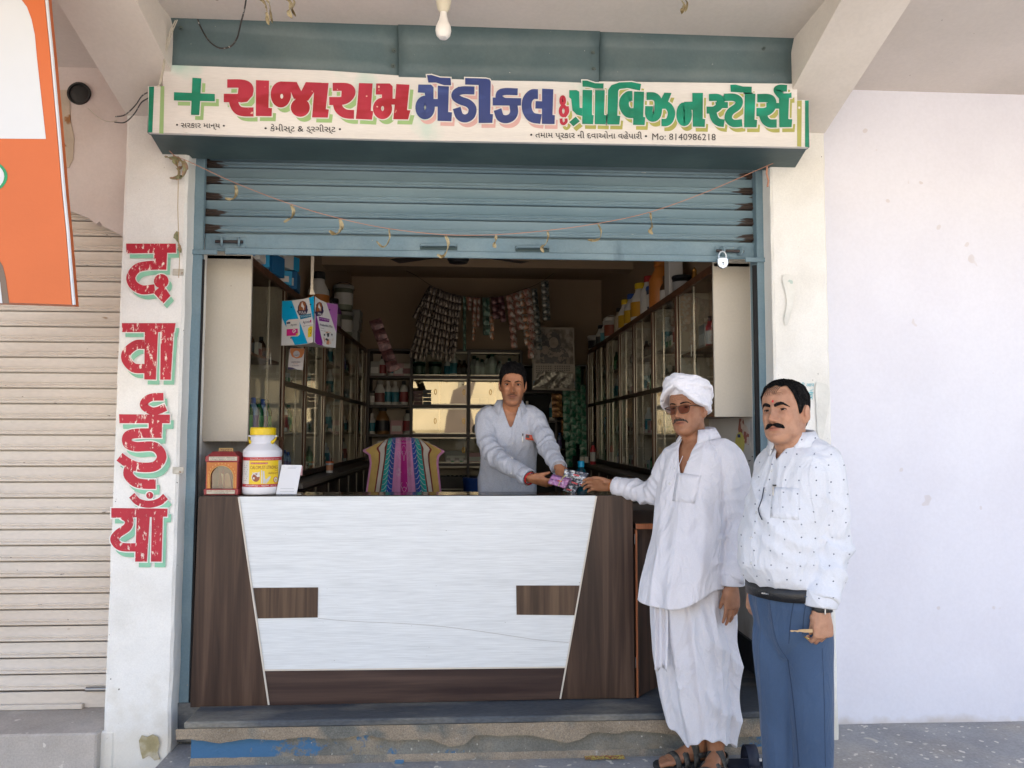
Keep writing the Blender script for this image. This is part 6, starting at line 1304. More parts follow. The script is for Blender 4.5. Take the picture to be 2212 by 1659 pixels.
def head_mb(k={}):
    nz, n = 96, 120; b = MB(); zz = np.interp(np.linspace(0, 1, nz), [0, .06, .94, 1], [HZ[0], -.114, .114, HZ[-1]]); rings = []
    for z in zz:
        w_ = np.interp(z, HZ, HW)*k.get('w', 1); f_ = np.interp(z, HZ, HF); bk = np.interp(z, HZ, HB)
        if z < -.03: w_ *= 1+(k.get('jaw', 1)-1)*min(1, (-.03-z)/.06)
        yc = (bk-f_)/2+.0; hd_ = (bk+f_)/2; r = []
        for q in range(n):
            t = 2*math.pi*q/n; c, s = math.cos(t), math.sin(t); e = 2.35
            x = w_*math.copysign(abs(c)**(2/e), c); y = yc+hd_*math.copysign(abs(s)**(2/e), s)
            if y < yc+.02:
                fr = max(0., min(1., (yc+.02-y)/(hd_*.7+.001))); y -= float(face_relief(np.array(x), np.array(z), k))*fr
            r.append((x, y, z))
        rings.append(r)
    loft_(b, rings)
    for s in (-1, 1):
        es = k.get('ear', 1); E = rotm(s*-.35, 0, s*.15); c = (s*.0765*k.get('w', 1), .012, -.012)
        ball(b, c, .0075*es, .017*es, .031*es, E)
        rim = [(c[0]+s*.006, c[1]+.014*math.cos(t)*es, c[2]+.004+.027*math.sin(t)*es) for t in np.linspace(-.9, 3.6, 12)]
        b.tube(rim, .0038*es, 8)
    return b
def xform(b, M, t):
    b.v = [tuple(M @ Vector(p)+Vector(t)) for p in b.v]; return b
def merge(a, b): a.add(b.v, b.f); return a
# ---------------------------------------------------------------- hand
def hand_mb(mb, wrist, fwd, palm, side, curls, thumb=(.5, .3), s=1.0, spread=.06):
    """fwd: wrist to fingers; palm: the way the palm faces; side: towards the thumb"""
    F = Vector(fwd).normalized(); N = Vector(palm); N = (N-F*N.dot(F)).normalized(); S = F.cross(N); S = S if S.dot(Vector(side)) > 0 else -S
    W = Vector(wrist); sec = []
    for t, w_, th in ((-.02, .026, .020), (.0, .026, .0195), (.03, .034, .0185), (.065, .041, .016), (.092, .041, .0135), (.102, .036, .011)):
        c = W+F*t*s; sec.append([tuple(c+S*w_*s*math.copysign(abs(math.cos(q))**.8, math.cos(q))+N*th*s*math.copysign(abs(math.sin(q))**.8, math.sin(q))) for q in np.linspace(0, 2*math.pi, 25)[:-1]])
    loft_(mb, sec)
    ball(mb, W+F*.035*s+S*.024*s+N*.008*s, .018*s, .018*s, .018*s)
    ln = (.070, .078, .072, .056); off = (.030, .0105, -.0095, -.0285); rt = (.094, .099, .095, .086)
    tips = []
    for i in range(4):
        c = curls[i] if hasattr(curls, '__len__') else curls; p = W+F*rt[i]*s+S*off[i]*s; d = (F+S*(1.5-i)*spread).normalized(); ax_ = N
        pts = [p-d*.02*s, p]; a = 0; 
        for j, (q, bend) in enumerate(((.46, .9), (.30, 1.15), (.24, .7))):
            a += c*bend; dd = d*math.cos(a)+ax_*math.sin(a); pts.append(pts[-1]+dd*ln[i]*q*s)
        rr = [.0088*s, .0092*s, .0083*s, .0077*s, .0062*s]
        mb.tube([tuple(q) for q in pts], rr, 10); ball(mb, pts[-1], .0062*s, .0062*s, .0062*s); ball(mb, pts[1], .0095*s); ball(mb, pts[2], .0084*s); ball(mb, pts[3], .0077*s); tips.append(pts[-1])
    o, b_ = thumb; p = W+F*.022*s+S*.026*s+N*.004*s; d = (F*math.cos(o)+S*math.sin(o)+N*.25).normalized(); pts = [p-d*.012*s, p+d*.030*s]; a = 0
    for q, bend in ((.030, .7), (.024, .8)):
        a += b_*bend; dd = (d*math.cos(a)+(N*.6-S*.4).normalized()*math.sin(a)).normalized(); pts.append(pts[-1]+dd*q*s)
    mb.tube([tuple(q) for q in pts], [.0125*s, .0115*s, .0098*s, .0072*s], 10); ball(mb, pts[-1], .0072*s); ball(mb, pts[1], .0115*s); ball(mb, pts[2], .0098*s); tips.append(pts[-1])
    return tips
# ---------------------------------------------------------------- skin, cloth and hair materials
def skinmat(name, c):
    def ex(out, e):
        n, l = e['n'], e['l']; a = n.new('ShaderNodeAttribute'); a.attribute_name = 'tint'
        return e['mx'](1.0, out, a.outputs['Color'], 'MULTIPLY')
    m = mat(name, c, .52, .14, 22, .22, 330, (c[0]*.8, c[1]*.74, c[2]*.7), mix=(.4, .7), ms=30, fine=.06, extra=ex, spec=.42)
    b = m.node_tree.nodes['Principled BSDF']; b.inputs['Subsurface Weight'].default_value = .12; b.inputs['Subsurface Radius'].default_value = (.6, .25, .12); b.inputs['Subsurface Scale'].default_value = .012
    return m
def cloth(name, c, weave=500, bump=.12, var=.04, rough=.9, extra=None, crease=.5):
    return mat(name, c, rough, var, 6, bump, weave, sheen=.15, fine=.03, extra=extra, spec=.25, crease=crease)
m_hair = mat('black_hair', (.0045, .004, .0045), .75, .3, 60, 1.0, 240, (.014, .012, .012), ms=150, stretch=(1, .3, .5), spec=.12)
m_btn = mat('shirt_button', (.55, .55, .55), .25)
def tint_body(me, Mi, c0, k):
    """lips, beard shadow, brow and cheek tones as skin colour; shade of sockets, nostrils and creases painted in, in head coordinates"""
    v = getv(me); h = (v-np.array(c0)) @ np.array(Mi).T; x, y, z = h[:, 0], h[:, 1], h[:, 2]; ax = np.abs(x); zl = z-k.get('smile', .0012)*(ax/.02)**2
    col = np.ones((len(v), 4)); inh = (np.linalg.norm(h/np.array([.09, .13, .13]), axis=1) < 1) & (y < .03)
    front = inh & (y < -.055)
    def mulc(w_, c):
        for i in range(3): col[:, i] *= 1-w_*(1-c[i])
    lip = np.where(front, np.clip(1.6*np.exp(-(x/.0225)**4-((zl+.0675)/.0085)**4), 0, 1), 0); mulc(lip, k.get('lip', (.95, .72, .74)))
    mulc(np.where(front, np.exp(-(x/.021)**4-((zl+.0672)/.0018)**2), 0), (.35, .28, .26))
    st = np.where(inh, np.clip(1.3*np.exp(-((z+.095)/.034)**2)*np.clip((-.035-z)/.02, 0, 1), 0, 1), 0)*k.get('stubble', .3); mulc(st, (.62, .66, .72))
    mulc(np.where(front, gs(ax, z, .029, -.002, .020, .012), 0)*.55, (.7, .62, .6))  # eye socket shade painted into the tint, like the nostrils and creases
    mulc(np.where(front, gs(ax, z, .0085, -.0475, .0045, .0028), 0), (.3, .22, .2))
    mulc(np.where(front, gs(x, z, 0, -.034, .014, .014)*.35+gs(ax, z, .045, -.03, .016, .014)*.3, 0), (1.08, .93, .9))
    mulc(np.where(inh & (y > -.02), gs(ax*0, z, 0, -.01, 1, .03)*.25, 0), (1.05, .85, .82))
    for zz, w_ in k.get('lines', ()): mulc(np.where(front, np.exp(-((z-zz-.003*np.cos(x*90))/.0012)**2)*np.clip(1-(ax/.042)**4, 0, 1)*w_, 0), (.6, .5, .45))
    mulc(np.where(front, np.exp(-((ax-.030-(-.055-z)*.35)/.0022)**2)*np.clip(1-((z+.057)/.022)**4, 0, 1)*.5, 0), (.66, .56, .52))
    a = me.color_attributes.new('tint', 'FLOAT_COLOR', 'POINT'); a.data.foreach_set('color', np.clip(col, 0, 1.2).ravel())
def hp(M, t, p): return tuple(M @ Vector(p)+Vector(t))
def face_y(x, z, k={}):
    """front surface of the head at (x, z)"""
    w_ = np.interp(z, HZ, HW)*k.get('w', 1); f_ = np.interp(z, HZ, HF); bk = np.interp(z, HZ, HB); yc = (bk-f_)/2; h_ = (bk+f_)/2
    c = min(.999, (abs(x)/w_)); e = 2.35; s = (1-c**e)**(1/e)
    y = yc-h_*s; return y-float(face_relief(np.array(x), np.array(z), k))*max(0, min(1, (yc+.02-y)/(h_*.7)))
def eyes(par, M, t, k, skin):
    irm = bpy.data.materials.get('eyeball')
    if not irm:
        def iris(out, e):
            n, l = e['n'], e['l']; sp = n.new('ShaderNodeSeparateXYZ'); l.new(e['tc'].outputs['Object'], sp.inputs[0])
            x2 = n.new('ShaderNodeMath'); x2.operation = 'POWER'; l.new(sp.outputs[0], x2.inputs[0]); x2.inputs[1].default_value = 2
            z2 = n.new('ShaderNodeMath'); z2.operation = 'POWER'; l.new(sp.outputs[2], z2.inputs[0]); z2.inputs[1].default_value = 2
            s_ = n.new('ShaderNodeMath'); l.new(x2.outputs[0], s_.inputs[0]); l.new(z2.outputs[0], s_.inputs[1]); q = n.new('ShaderNodeMath'); q.operation = 'SQRT'; l.new(s_.outputs[0], q.inputs[0])
            r = n.new('ShaderNodeValToRGB'); r.color_ramp.interpolation = 'CONSTANT'; el = r.color_ramp.elements; el[0].position = 0; el[0].color = (.004, .003, .003, 1); el[1].position = .26; el[1].color = (.045, .02, .01, 1); a = el.new(.62); a.color = (.02, .01, .006, 1); a = el.new(.68); a.color = (.36, .3, .26, 1)
            mm = n.new('ShaderNodeMath'); mm.operation = 'MULTIPLY'; l.new(q.outputs[0], mm.inputs[0]); mm.inputs[1].default_value = 100; l.new(mm.outputs[0], r.inputs[0]); return r.outputs[0]
        irm = mat('eyeball', (.5, .45, .4), .25, 0, extra=iris, spec=.2)
    op = k.get('open', (.30, .22)); look = k.get('look', 0)
    for s in (-1, 1):
        x, z = s*.0315, .002; y = face_y(x, z, k)+.0068
        b = MB(); ball(b, (0, 0, 0), .0122, .0122, .0122, seg=24); o = b.build('eyeball', irm, par, 2); o.location = hp(M, t, (x, y, z)); o.rotation_euler = (M @ rotm(look)).to_euler()
        b = MB(); R = .0132; rows = []
        for a0, a1 in ((op[0], 1.7), (-1.4, -op[1])):
            rows = []
            for q in np.linspace(a0, a1, 7):
                row = []
                for w_ in np.linspace(-1.25, 1.25, 15):
                    sh_ = q*(1-.0*w_)+(-.16*w_*w_*(1 if a0 > 0 else -1)); sh_ = sh_ if a0 < 0 else max(sh_, -.1)
                    row.append(hp(M, t, (x+R*1.18*math.sin(w_)*math.cos(q*.6), y-R*math.cos(w_)*math.cos(sh_), z+R*math.sin(sh_))))
                rows.append(row)
            b.sheet(rows)
        o = b.build('eyelid', skin, par, 2); a = o.data.color_attributes.new('tint', 'FLOAT_COLOR', 'POINT'); a.data.foreach_set('color', [c for _ in o.data.vertices for c in (.74, .64, .6, 1)])
        b = MB(); pts = [hp(M, t, (x+R*1.2*math.sin(w_), y-R*1.03*math.cos(w_)*math.cos(op[0]), z+R*1.03*math.sin(op[0]-.16*w_*w_))) for w_ in np.linspace(-1.15, 1.15, 12)]; b.tube(pts, .0013, 6); b.build('eyelashes', m_hair, par, True)
def hair_strip(par, M, t, k, pts, rad, name, m=None, n=14, jit=.25, flat=.6):
    """tapered lock of hair laid on the face: pts are (x, z) on the face, rad its half height"""
    c = cat_curve(pts, n); nn = len(c); b = MB(); P = []; R = []
    for i, q in enumerate(c):
        y = face_y(q[0], q[1], k)-.0012; P.append(hp(M, t, (q[0], y, q[1]))); u = i/(nn-1); R.append(rad*(np.interp(u, [0, .25, .6, 1], k.get('prof', [.55, 1, .9, .15])))*(1+jit*(noise.noise(Vector((i*1.3, q[0]*90, 0))))))
    b.tube(P, [q*flat for q in R], 8, 1/flat); return b.build(name, m or m_hair, par, True)
def hair_cap(par, M, t, k, line, thick, name='hair', seed=0, m=None, vol=None, part=None):
    """hair shell: line(az) = lowest z of the hair at that azimuth (0 front, pi back); thick(az, z) = lift"""
    nz, n = 60, 150; rows = []
    for q in range(n):
        az = 2*math.pi*q/n; row = []
        z0 = line(az if az <= math.pi else 2*math.pi-az, az > math.pi)+.0035*noise.noise(Vector((q*.45, seed, 0)))+.002*noise.noise(Vector((q*1.7, seed, 3)))
        for j in range(nz):
            u = j/(nz-1); z = z0+(.121-z0)*(1-(1-u)**1.6)
            w_ = np.interp(z, HZ, HW)*k.get('w', 1); f_ = np.interp(z, HZ, HF); bk = np.interp(z, HZ, HB); yc = (bk-f_)/2; h_ = (bk+f_)/2
            s_, c_ = math.sin(az), -math.cos(az); e = 2.35
            p = Vector((w_*math.copysign(abs(s_)**(2/e), s_), yc+h_*math.copysign(abs(c_)**(2/e), c_), z)); nrm = Vector((p.x, (p.y-.005)*.7, max(0, z+.01)*.8)).normalized()
            th = thick(az if az <= math.pi else 2*math.pi-az, z, az > math.pi)*min(1, .35+u*6)
            th *= 1+.28*noise.noise(Vector((p.x*60+seed, p.y*25, p.z*25)))+.16*noise.noise(Vector((p.x*170, p.y*60+seed, p.z*60)))
            row.append(hp(M, t, p+nrm*th))
        rows.append(row)
    rows.append(rows[0]); b = MB(); rows2 = [list(r) for r in rows]; b.sheet(rows2)
    rs = random.Random(seed+1); sb = MB()
    for _ in range(650):
        q = rs.randrange(n); j = rs.randrange(2, nz-6); st = max(1, int(nz*.10)); P_ = []
        for i in range(4):
            a = Vector(rows2[(q+(i*rs.choice((0, 1, -1)) if j > 20 else 0)) % n][min(nz-1, max(0, j-i*st//2 if rs.random() < .9 else j))]); c_ = Vector(hp(M, t, (0, .01, 0))); P_.append(tuple(a+(a-c_).normalized()*(.0006+.0011*i*rs.random())))
        sb.tube(P_, [.0009, .0008, .0006, .0002], 4)
    sb.build('hair_strands', m or m_hair, par, True)
    return b.build(name, m or m_hair, par, 2)
def collar(par, m, rings, front, leaf, name='collar'):
    pass
def strip_mesh(rows, name, m, par, th=.0015, smooth=2):
    b = MB(); b.sheet(rows); o = b.build(name, m, par, smooth); mo = o.modifiers.new('s', 'SOLIDIFY'); mo.thickness = th; mo.offset = 1; return o
from mathutils.bvhtree import BVHTree
def bvh_of(me): 
    bm = bmesh.new(); bm.from_mesh(me); t = BVHTree.FromBMesh(bm); bm.free(); return t
def on_cloth(tree, u, v, lift=.002):
    """first point of a garment under the sight line, lifted off it"""
    d = Vector(FPX*CF+(u-1106)*CR-(v-829.5)*CU).normalized(); o = Vector((0, 0, CAMZ)); h, n, i, q = tree.ray_cast(o, d)
    if h is None: return None
    if n.dot(d) > 0: n = -n
    return h+n*lift
def patch(tree, pts, name, m, par, lift=.003, th=.001, n=7):
    """four-cornered piece of cloth (pocket, placket, cuff) sewn on a garment: corners in picture units, clockwise"""
    rows = []
    for i in range(n):
        a = i/(n-1); row = []
        for j in range(n):
            c = j/(n-1); u = (pts[0][0]*(1-c)+pts[1][0]*c)*(1-a)+(pts[3][0]*(1-c)+pts[2][0]*c)*a; v = (pts[0][1]*(1-c)+pts[1][1]*c)*(1-a)+(pts[3][1]*(1-c)+pts[2][1]*c)*a
            p = on_cloth(tree, u, v, lift)
            if p is None: return None
            row.append(tuple(p))
        rows.append(row)
    return strip_mesh(rows, name, m, par, th)
def seam(tree, pts, name, m, par, r=.0009, lift=.0005, n=6):
    P = [on_cloth(tree, float(q[0]), float(q[1]), lift) for q in cat_curve(pts, n)]; P = [tuple(p) for p in P if p is not None]
    if len(P) > 2: b = MB(); b.tube(P, r, 6); return b.build(name, m, par, True)
def button(tree, u, v, par, r=.0052):
    p = on_cloth(tree, u, v, .002)
    if p is None: return
    b = MB(); b.lathe([(r*.3, .0005), (r*.6, .0), (r*.8, .0012), (r, .0010), (r, -.001)], seg=14); o = b.build('button', m_btn, par, True); o.location = p; o.rotation_euler = (math.pi/2, 0, math.atan2(-p[0], p[1])*1.0)
# ---- shared builders for dressed figures
def V3(u, v, y): return np.array(at(u, v, y=y))
def torso_rings(spec, a, scale=1.0, fold=None, e=2.3):
    return [ring_(tuple(c), w_*scale, df*scale, db*scale, a, 48, e, fold) for c, w_, df, db in spec]
def local(v, c, a):
    """picture-right, forward(-) and up coordinates about c for a figure that faces a"""
    d = v-np.array(c); ca, sa = math.cos(a), math.sin(a); return d[:, 0]*ca+d[:, 1]*sa, -d[:, 0]*sa+d[:, 1]*ca, d[:, 2]
def wrinkle(amp, sc=(11, 11, 4.5), off=0, fine=.3):
    def f(v):
        n1 = vn(v, sc, off); n2 = vn(v, tuple(q*2.7 for q in sc), off+9)
        return amp*(.62-2.1*np.abs(n1))*.8+amp*fine*(n2)
    return f
def limb_folds(v, P, amp, freq=46, zone=(.3, .75)):
    """cloth rings that gather about the bend of a sleeve; P = shoulder, elbow, wrist"""
    P = [np.array(p) for p in P]; out = np.zeros(len(v)); L = 0; best = np.full(len(v), 9.); par_ = np.zeros(len(v)); tot = sum(np.linalg.norm(P[i+1]-P[i]) for i in range(len(P)-1))
    for i in range(len(P)-1):
        d = P[i+1]-P[i]; l = np.linalg.norm(d); t = np.clip((v-P[i]) @ d/l/l, 0, 1); q = np.linalg.norm(v-(P[i]+t[:, None]*d), axis=1); m = q < best; best[m] = q[m]; par_[m] = (L+t*l)[m]/tot; L += l
    nz = np.array([noise.noise(Vector((p[0]*9, p[1]*9, p[2]*9))) for p in v])
    w_ = np.where(best < .11, np.exp(-((par_-(zone[0]+zone[1])/2)/((zone[1]-zone[0])*.5))**2)+.35, 0)
    return amp*w_*(1-np.abs(np.sin(par_*freq*.5+nz*3.2))*1.7)
def neck_cut(c, a, r, vz, slope):
    """removes the neck hole (radius r) and a V that ends vz below"""
    def keep(v):
        x, y, z = local(v, c, a); hole = (np.hypot(x, y*.9) < r) & (z > -.03); vv = (y < 0.0) & (z > -vz) & (np.abs(x) < slope*(z+vz)) & (np.abs(x) < r*1.05); return ~(hole | vv)
    return keep
def collar_leaf(par, m, c, a, r, z0, stand=.028, drop=.038, point=.03, gap=.5, flare=.022, tilt=0, back=.012):
    """folded shirt collar about the neck"""
    rows = [[], [], [], [], []]; ca, sa = math.cos(a), math.sin(a)
    for q in np.linspace(-1, 1, 41):
        t = q*(math.pi-gap); s_, c_ = math.sin(t), math.cos(t)      # t=0 at the nape
        fr = max(0, (abs(q)-.55)/.45); hgt = back*(1-abs(q))
        def P(rad, z, ex=0):
            x = rad*s_+(.006*fr*math.copysign(1, q)); y = rad*.92*c_; return (c[0]+ca*x-sa*y, c[1]+sa*x+ca*y, c[2]+z0+z+hgt+tilt*x)
        dp = -drop-point*fr**2.2
        rows[0].append(P(r*1.03, -stand*.9)); rows[1].append(P(r, 0)); rows[2].append(P(r+.006, .003)); rows[3].append(P(r+flare*.6, dp*.45)); rows[4].append(P(r+flare+.010*fr, dp))
    return strip_mesh(rows, 'collar', m, par, .0016)
def bandring(par, name, m, p, d, r, h, th=.002, flat=1.0, seg=28):
    """short cuff or strap around a limb at p along d"""
    D = Vector(d).normalized(); A = D.cross(Vector((0, 0, 1)) if abs(D.z) < .9 else Vector((0, 1, 0))).normalized(); B_ = D.cross(A); rows = []
    for s, rr in ((0, r*.99), (.08, r*1.03), (.5, r*1.035), (.92, r*1.03), (1, r*.97)):
        c = Vector(p)+D*h*s; rows.append([tuple(c+A*rr*math.cos(t)+B_*rr*flat*math.sin(t)) for t in np.linspace(0, 2*math.pi, seg+1)])
    b = MB(); b.sheet(rows); o = b.build(name, m, par, 2); mo = o.modifiers.new('s', 'SOLIDIFY'); mo.thickness = th; return o
def head_at(u, v, yf, rz, rx=0, ry=0, s=1.0):
    M = rotm(rz, rx, ry)*s; e = Vector(V3(u, v, yf)); return M, e-M @ Vector((0, -.082, .002))
def shift(p, q, t): return tuple(np.array(p)*(1-t)+np.array(q)*t)
SK_A, SK_B, SK_C = skinmat('skin_shopkeeper', (.42, .185, .095)), skinmat('skin_old_man', (.36, .168, .09)), skinmat('skin_neighbour', (.47, .25, .155))
SKIN_LEG = .09
def body_basic(b, hip, a, legs=True, w_=.12, feet=None):
    """pelvis and legs of the body under the clothes"""
    ca, sa = math.cos(a), math.sin(a)
    for s in (-1, 1):
        h = (hip[0]+ca*s*.085, hip[1]+sa*s*.085, hip[2]); f = feet[0 if s < 0 else 1]
        k = ((h[0]+f[0])/2-sa*-.02, (h[1]+f[1])/2-.02, hip[2]*.52+f[2]*.48)
        limb(b, [h, shift(h, k, .5), k, shift(k, f, .45), (f[0], f[1], f[2]+.06)], [.078, .068, .052, .048, .036])
def foot(b, heel, toe, w_=.045, toes=True):
    H, T_ = Vector(heel), Vector(toe); D = (T_-H); L = D.length; D.normalize(); S = Vector((-D.y, D.x, 0)); rings = []
    for t, ww, hh, zz in ((-.06, .3, .02, .028), (.0, .62, .036, .036), (.14, .72, .05, .046), (.32, .72, .042, .044), (.55, .86, .027, .030), (.74, .98, .018, .022), (.82, .95, .014, .018)):
        c = H+D*L*t; rings.append([tuple(c+S*ww*w_*math.cos(q)+Vector((0, 0, zz+hh*math.sin(q)))) for q in np.linspace(0, 2*math.pi, 21)[:-1]])
    loft_(b, rings)
    if toes:
        for i, (o, l, r) in enumerate(((.62, .26, .0125), (.22, .24, .0095), (-.12, .21, .009), (-.44, .18, .0085), (-.74, .14, .008))):
            p = H+D*L*.78+S*o*w_+Vector((0, 0, .016)); q = H+D*L*(.78+l)+S*o*w_*1.02+Vector((0, 0, .014)); b.tube([tuple(p), tuple(p*.5+q*.5+Vector((0, 0, .004))), tuple(q)], [r*1.05, r, r*.85], 10); ball(b, q, r*.85)
# ================================================================ A: the shopkeeper behind the counter
pa = empty('person', (.28, 4.5, FZ)); tag(pa, 'shopkeeper in pale grey-blue shirt leaning over the counter with blister packs', 'person')
for o_ in (pa,): o_.location = (0, 0, 0)
aA = math.radians(4); MA, tA = head_at(1107.5, 831, 4.22, math.radians(-3), math.radians(4), math.radians(1.5), .98); kA = {'w': .97, 'jaw': 1.05, 'cheek': 1.3, 'fold': 1.6, 'stubble': .75, 'open': (.42, .32), 'lines': ((.038, .5), (.05, .4)), 'lip': (.8, .62, .62), 'smile': .0032}
sh_ = [(V3(1103, 868, 4.36), .062, .06, .065), (V3(1101, 880, 4.37), .085, .07, .075), (V3(1100, 887, 4.38), .135, .085, .09), (V3(1100, 896, 4.39), .166, .10, .105), (V3(1100, 912, 4.40), .180, .112, .115), (V3(1100, 945, 4.40), .180, .118, .115), (V3(1099, 985, 4.42), .165, .115, .11), (V3(1096, 1025, 4.45), .168, .118, .11), (V3(1094, 1065, 4.47), .178, .12, .115), (V3(1093, 1130, 4.49), .182, .125, .12), (V3(1093, 1160, 4.5), .17, .11, .11)]
armL = [V3(1053, 906, 4.37), V3(1050, 945, 4.30), V3(1070, 985, 4.20), V3(1108, 1012, 4.07), V3(1140, 1031, 3.97)]
armR = [V3(1149, 904, 4.37), V3(1168, 932, 4.31), V3(1184, 968, 4.20), V3(1196, 990, 4.09), V3(1206, 1008, 4.0)]
b = head_mb(kA); b.v = [tuple(MA @ Vector(p)+tA) for p in b.v]
limb(b, [hp(MA, tA, (0, .025, -.06)), hp(MA, tA, (0, .035, -.12)), tuple(sh_[1][0]+[0, .0, -.02])], [.058, .056, .066])
loft_(b, torso_rings(sh_, aA, .9)); limb(b, armL, [.055, .05, .042, .036, .026]); limb(b, armR, [.055, .05, .042, .036, .026])
body_basic(b, (sh_[-1][0][0], 4.5, .98), aA, feet=((sh_[-1][0][0]-.1, 4.48, FZ+.02), (sh_[-1][0][0]+.1, 4.55, FZ+.02)))
hand_mb(b, armL[-1]+np.array([.012, -.012, -.004]), (.95, -.32, -.24), (.1, .55, .8), (.1, -.2, 1), (.25, .3, .35, .4), (.35, .25), 1.0, .03)
hand_mb(b, armR[-1]+np.array([.004, -.012, -.008]), (.34, -.62, -.42), (.3, .3, -.9), (-.3, -.9, .1), (.75, .8, .85, .9), (.2, .5), .95)
me = fuse(b, .0036, 1); tint_body(me, MA.inverted(), tA, kA); obj_of(me, 'body', SK_A, pa)
eyes(pa, MA, tA, kA, SK_A)
for s in (-1, 1): hair_strip(pa, MA, tA, dict(kA, prof=[.7, 1, .8, .2]), [(s*.011, .0175), (s*.024, .0215), (s*.040, .023), (s*.052, .016)], .0036, 'eyebrow')
hair_cap(pa, MA, tA, kA, lambda az, r: np.interp(az, [0, .35, .62, .85, 1.1, 1.35, 1.62, 1.9, 2.3, 3.14], [.066, .063, .057, .042, .006, -.020, .016, -.03, -.06, -.07]), lambda az, z, r: .0045+.0135*max(0, min(1, (z-.035)/.07))*(1.15-.3*az/3.14), seed=3)
m_must = mat('short_moustache', (.075, .042, .03), .9, .3, 200, spec=.1)
hair_strip(pa, MA, tA, dict(kA, prof=[.25, .9, .9, .25]), [(-.032, -.0625), (-.018, -.0575), (0, -.0545), (.018, -.0575), (.032, -.0625)], .0030, 'moustache', m_must, flat=.3)
m_shA = cloth('grey_blue_shirt', (.47, .49, .55), 600, .1, extra=lambda out, e: e['mx'](1.0, out, e['ramp'](e['noi'](260, 2).outputs[0], .4, .6, (.88, .88, .9, 1), (1.05, 1.05, 1.05, 1)).outputs[0], 'MULTIPLY'))
b = MB(); loft_(b, torso_rings(sh_, aA, 1.0)); limb(b, [shift(sh_[3][0], armL[0], .55)]+armL, [.066, .070, .061, .055, .049, .040]); limb(b, [shift(sh_[3][0], armR[0], .55)]+armR, [.066, .070, .060, .054, .048, .040])
me = fuse(b, .0065, 7); w1 = wrinkle(.011, (10, 10, 5), 2)
displace(me, lambda v: w1(v)+limb_folds(v, [armL[0], armL[2], armL[4]], .0040, 46)+limb_folds(v, [armR[0], armR[2], armR[4]], .0042, 42))
nA = sh_[1][0]+np.array([0, 0, .0]); treeA = bvh_of(me); cutmesh(me, neck_cut(nA, aA-.05, .060, .130, .33)); o = obj_of(me, 'shirt', m_shA, pa); mo = o.modifiers.new('s', 'SOLIDIFY'); mo.thickness = .0025
collar_leaf(pa, m_shA, nA+np.array([0, -.006, .0]), aA-.05, .066, .034, gap=.62, drop=.046, point=.040, flare=.034)
seam(treeA, [(1106, 922), (1104, 960), (1103, 1000), (1102, 1062)], 'placket_seam', m_shA, pa, .0014); seam(treeA, [(1112, 924), (1111, 960), (1110, 1000), (1110, 1062)], 'placket_seam', m_shA, pa, .0014)
for u, v in ((1107, 957), (1106, 990), (1105, 1022), (1101, 1058)): button(treeA, u, v, pa)
patch(treeA, [(1124, 947), (1163, 945), (1161, 993), (1126, 997)], 'shirt_pocket', m_shA, pa, .0012, .0006)
bandring(pa, 'cuff', m_shA, armL[-2]*.3+armL[-1]*.7, armL[-1]-armL[-2], .046, .055); bandring(pa, 'cuff', m_shA, armR[-2]*.3+armR[-1]*.7, armR[-1]-armR[-2], .044, .045)
# red phone in the pocket, pen, red thread on the wrist
tr = mat('phone_red_case', (.5, .06, .02), .35)
p = on_cloth(treeA, 1148, 944, .012); b = MB(); b.box(-.030, .030, -.004, .004, -.014, .016, .003); ph = b.build('phone', tr, None, 2); ph.location = p; ph.rotation_euler = (0, math.radians(8), 0); tag(ph, 'orange-red phone sticking out of the shopkeeper\'s shirt pocket', 'phone')
b = MB(); b.box(-.028, -.008, -.0055, -.0042, -.004, .013, .003); b.build('camera_plate', pdk, ph)
p = on_cloth(treeA, 1129, 945, .006); b = MB(); b.tube([(0, 0, -.03), (0, 0, .022)], .003, 8); pn = b.build('pen', mat('pen_steel', (.5, .5, .5), .25, metal=.8), None, True); pn.location = p; tag(pn, 'silver pen clipped in the shopkeeper\'s shirt pocket', 'pen')
b = MB(); b.tube([(0, -.001, .008), (0, -.001, .022)], .0034, 8); b.build('pen_cap', pdk, pn)
bandring(pa, 'wrist_thread', mat('red_thread', (.55, .02, .02), .8, .2, 200, .6, 300), armL[-1]+np.array([.006, -.010, -.003]), armL[-1]-armL[-2], .0335, .013, .004)
# ================================================================ B: the old man in a white turban
pb = empty('person', (0, 0, 0)); tag(pb, 'old man in white turban, kurta and dhoti reaching over the counter', 'person')
aB = math.radians(-57); MBh, tB = head_at(1466.5, 881, 3.29, math.radians(-44), math.radians(-2), math.radians(-5), 1.0)
kB = {'w': .98, 'jaw': .98, 'cheek': 1.2, 'fold': 1.9, 'stubble': .25, 'open': (.16, .2), 'lines': ((.036, .9), (.045, .9), (.055, .7)), 'ear': 1.12, 'lip': (.8, .62, .62)}
YB0 = 3.36
shB = [(V3(1512, 936, YB0), .060, .06, .065), (V3(1511, 950, YB0), .085, .075, .08), (V3(1510, 960, YB0), .125, .09, .09), (V3(1509, 972, YB0), .160, .105, .10), (V3(1506, 995, YB0), .178, .118, .11), (V3(1501, 1040, YB0), .176, .13, .115), (V3(1496, 1090, YB0), .168, .142, .12), (V3(1489, 1150, YB0), .170, .158, .125), (V3(1482, 1210, YB0), .182, .175, .135), (V3(1478, 1260, YB0), .196, .188, .145), (V3(1476, 1330, YB0), .205, .195, .15)]
aBh = [V3(1566, 992, 3.27), V3(1583, 1055, 3.26), V3(1598, 1122, 3.27), V3(1594, 1190, 3.25), V3(1581, 1252, 3.22)]
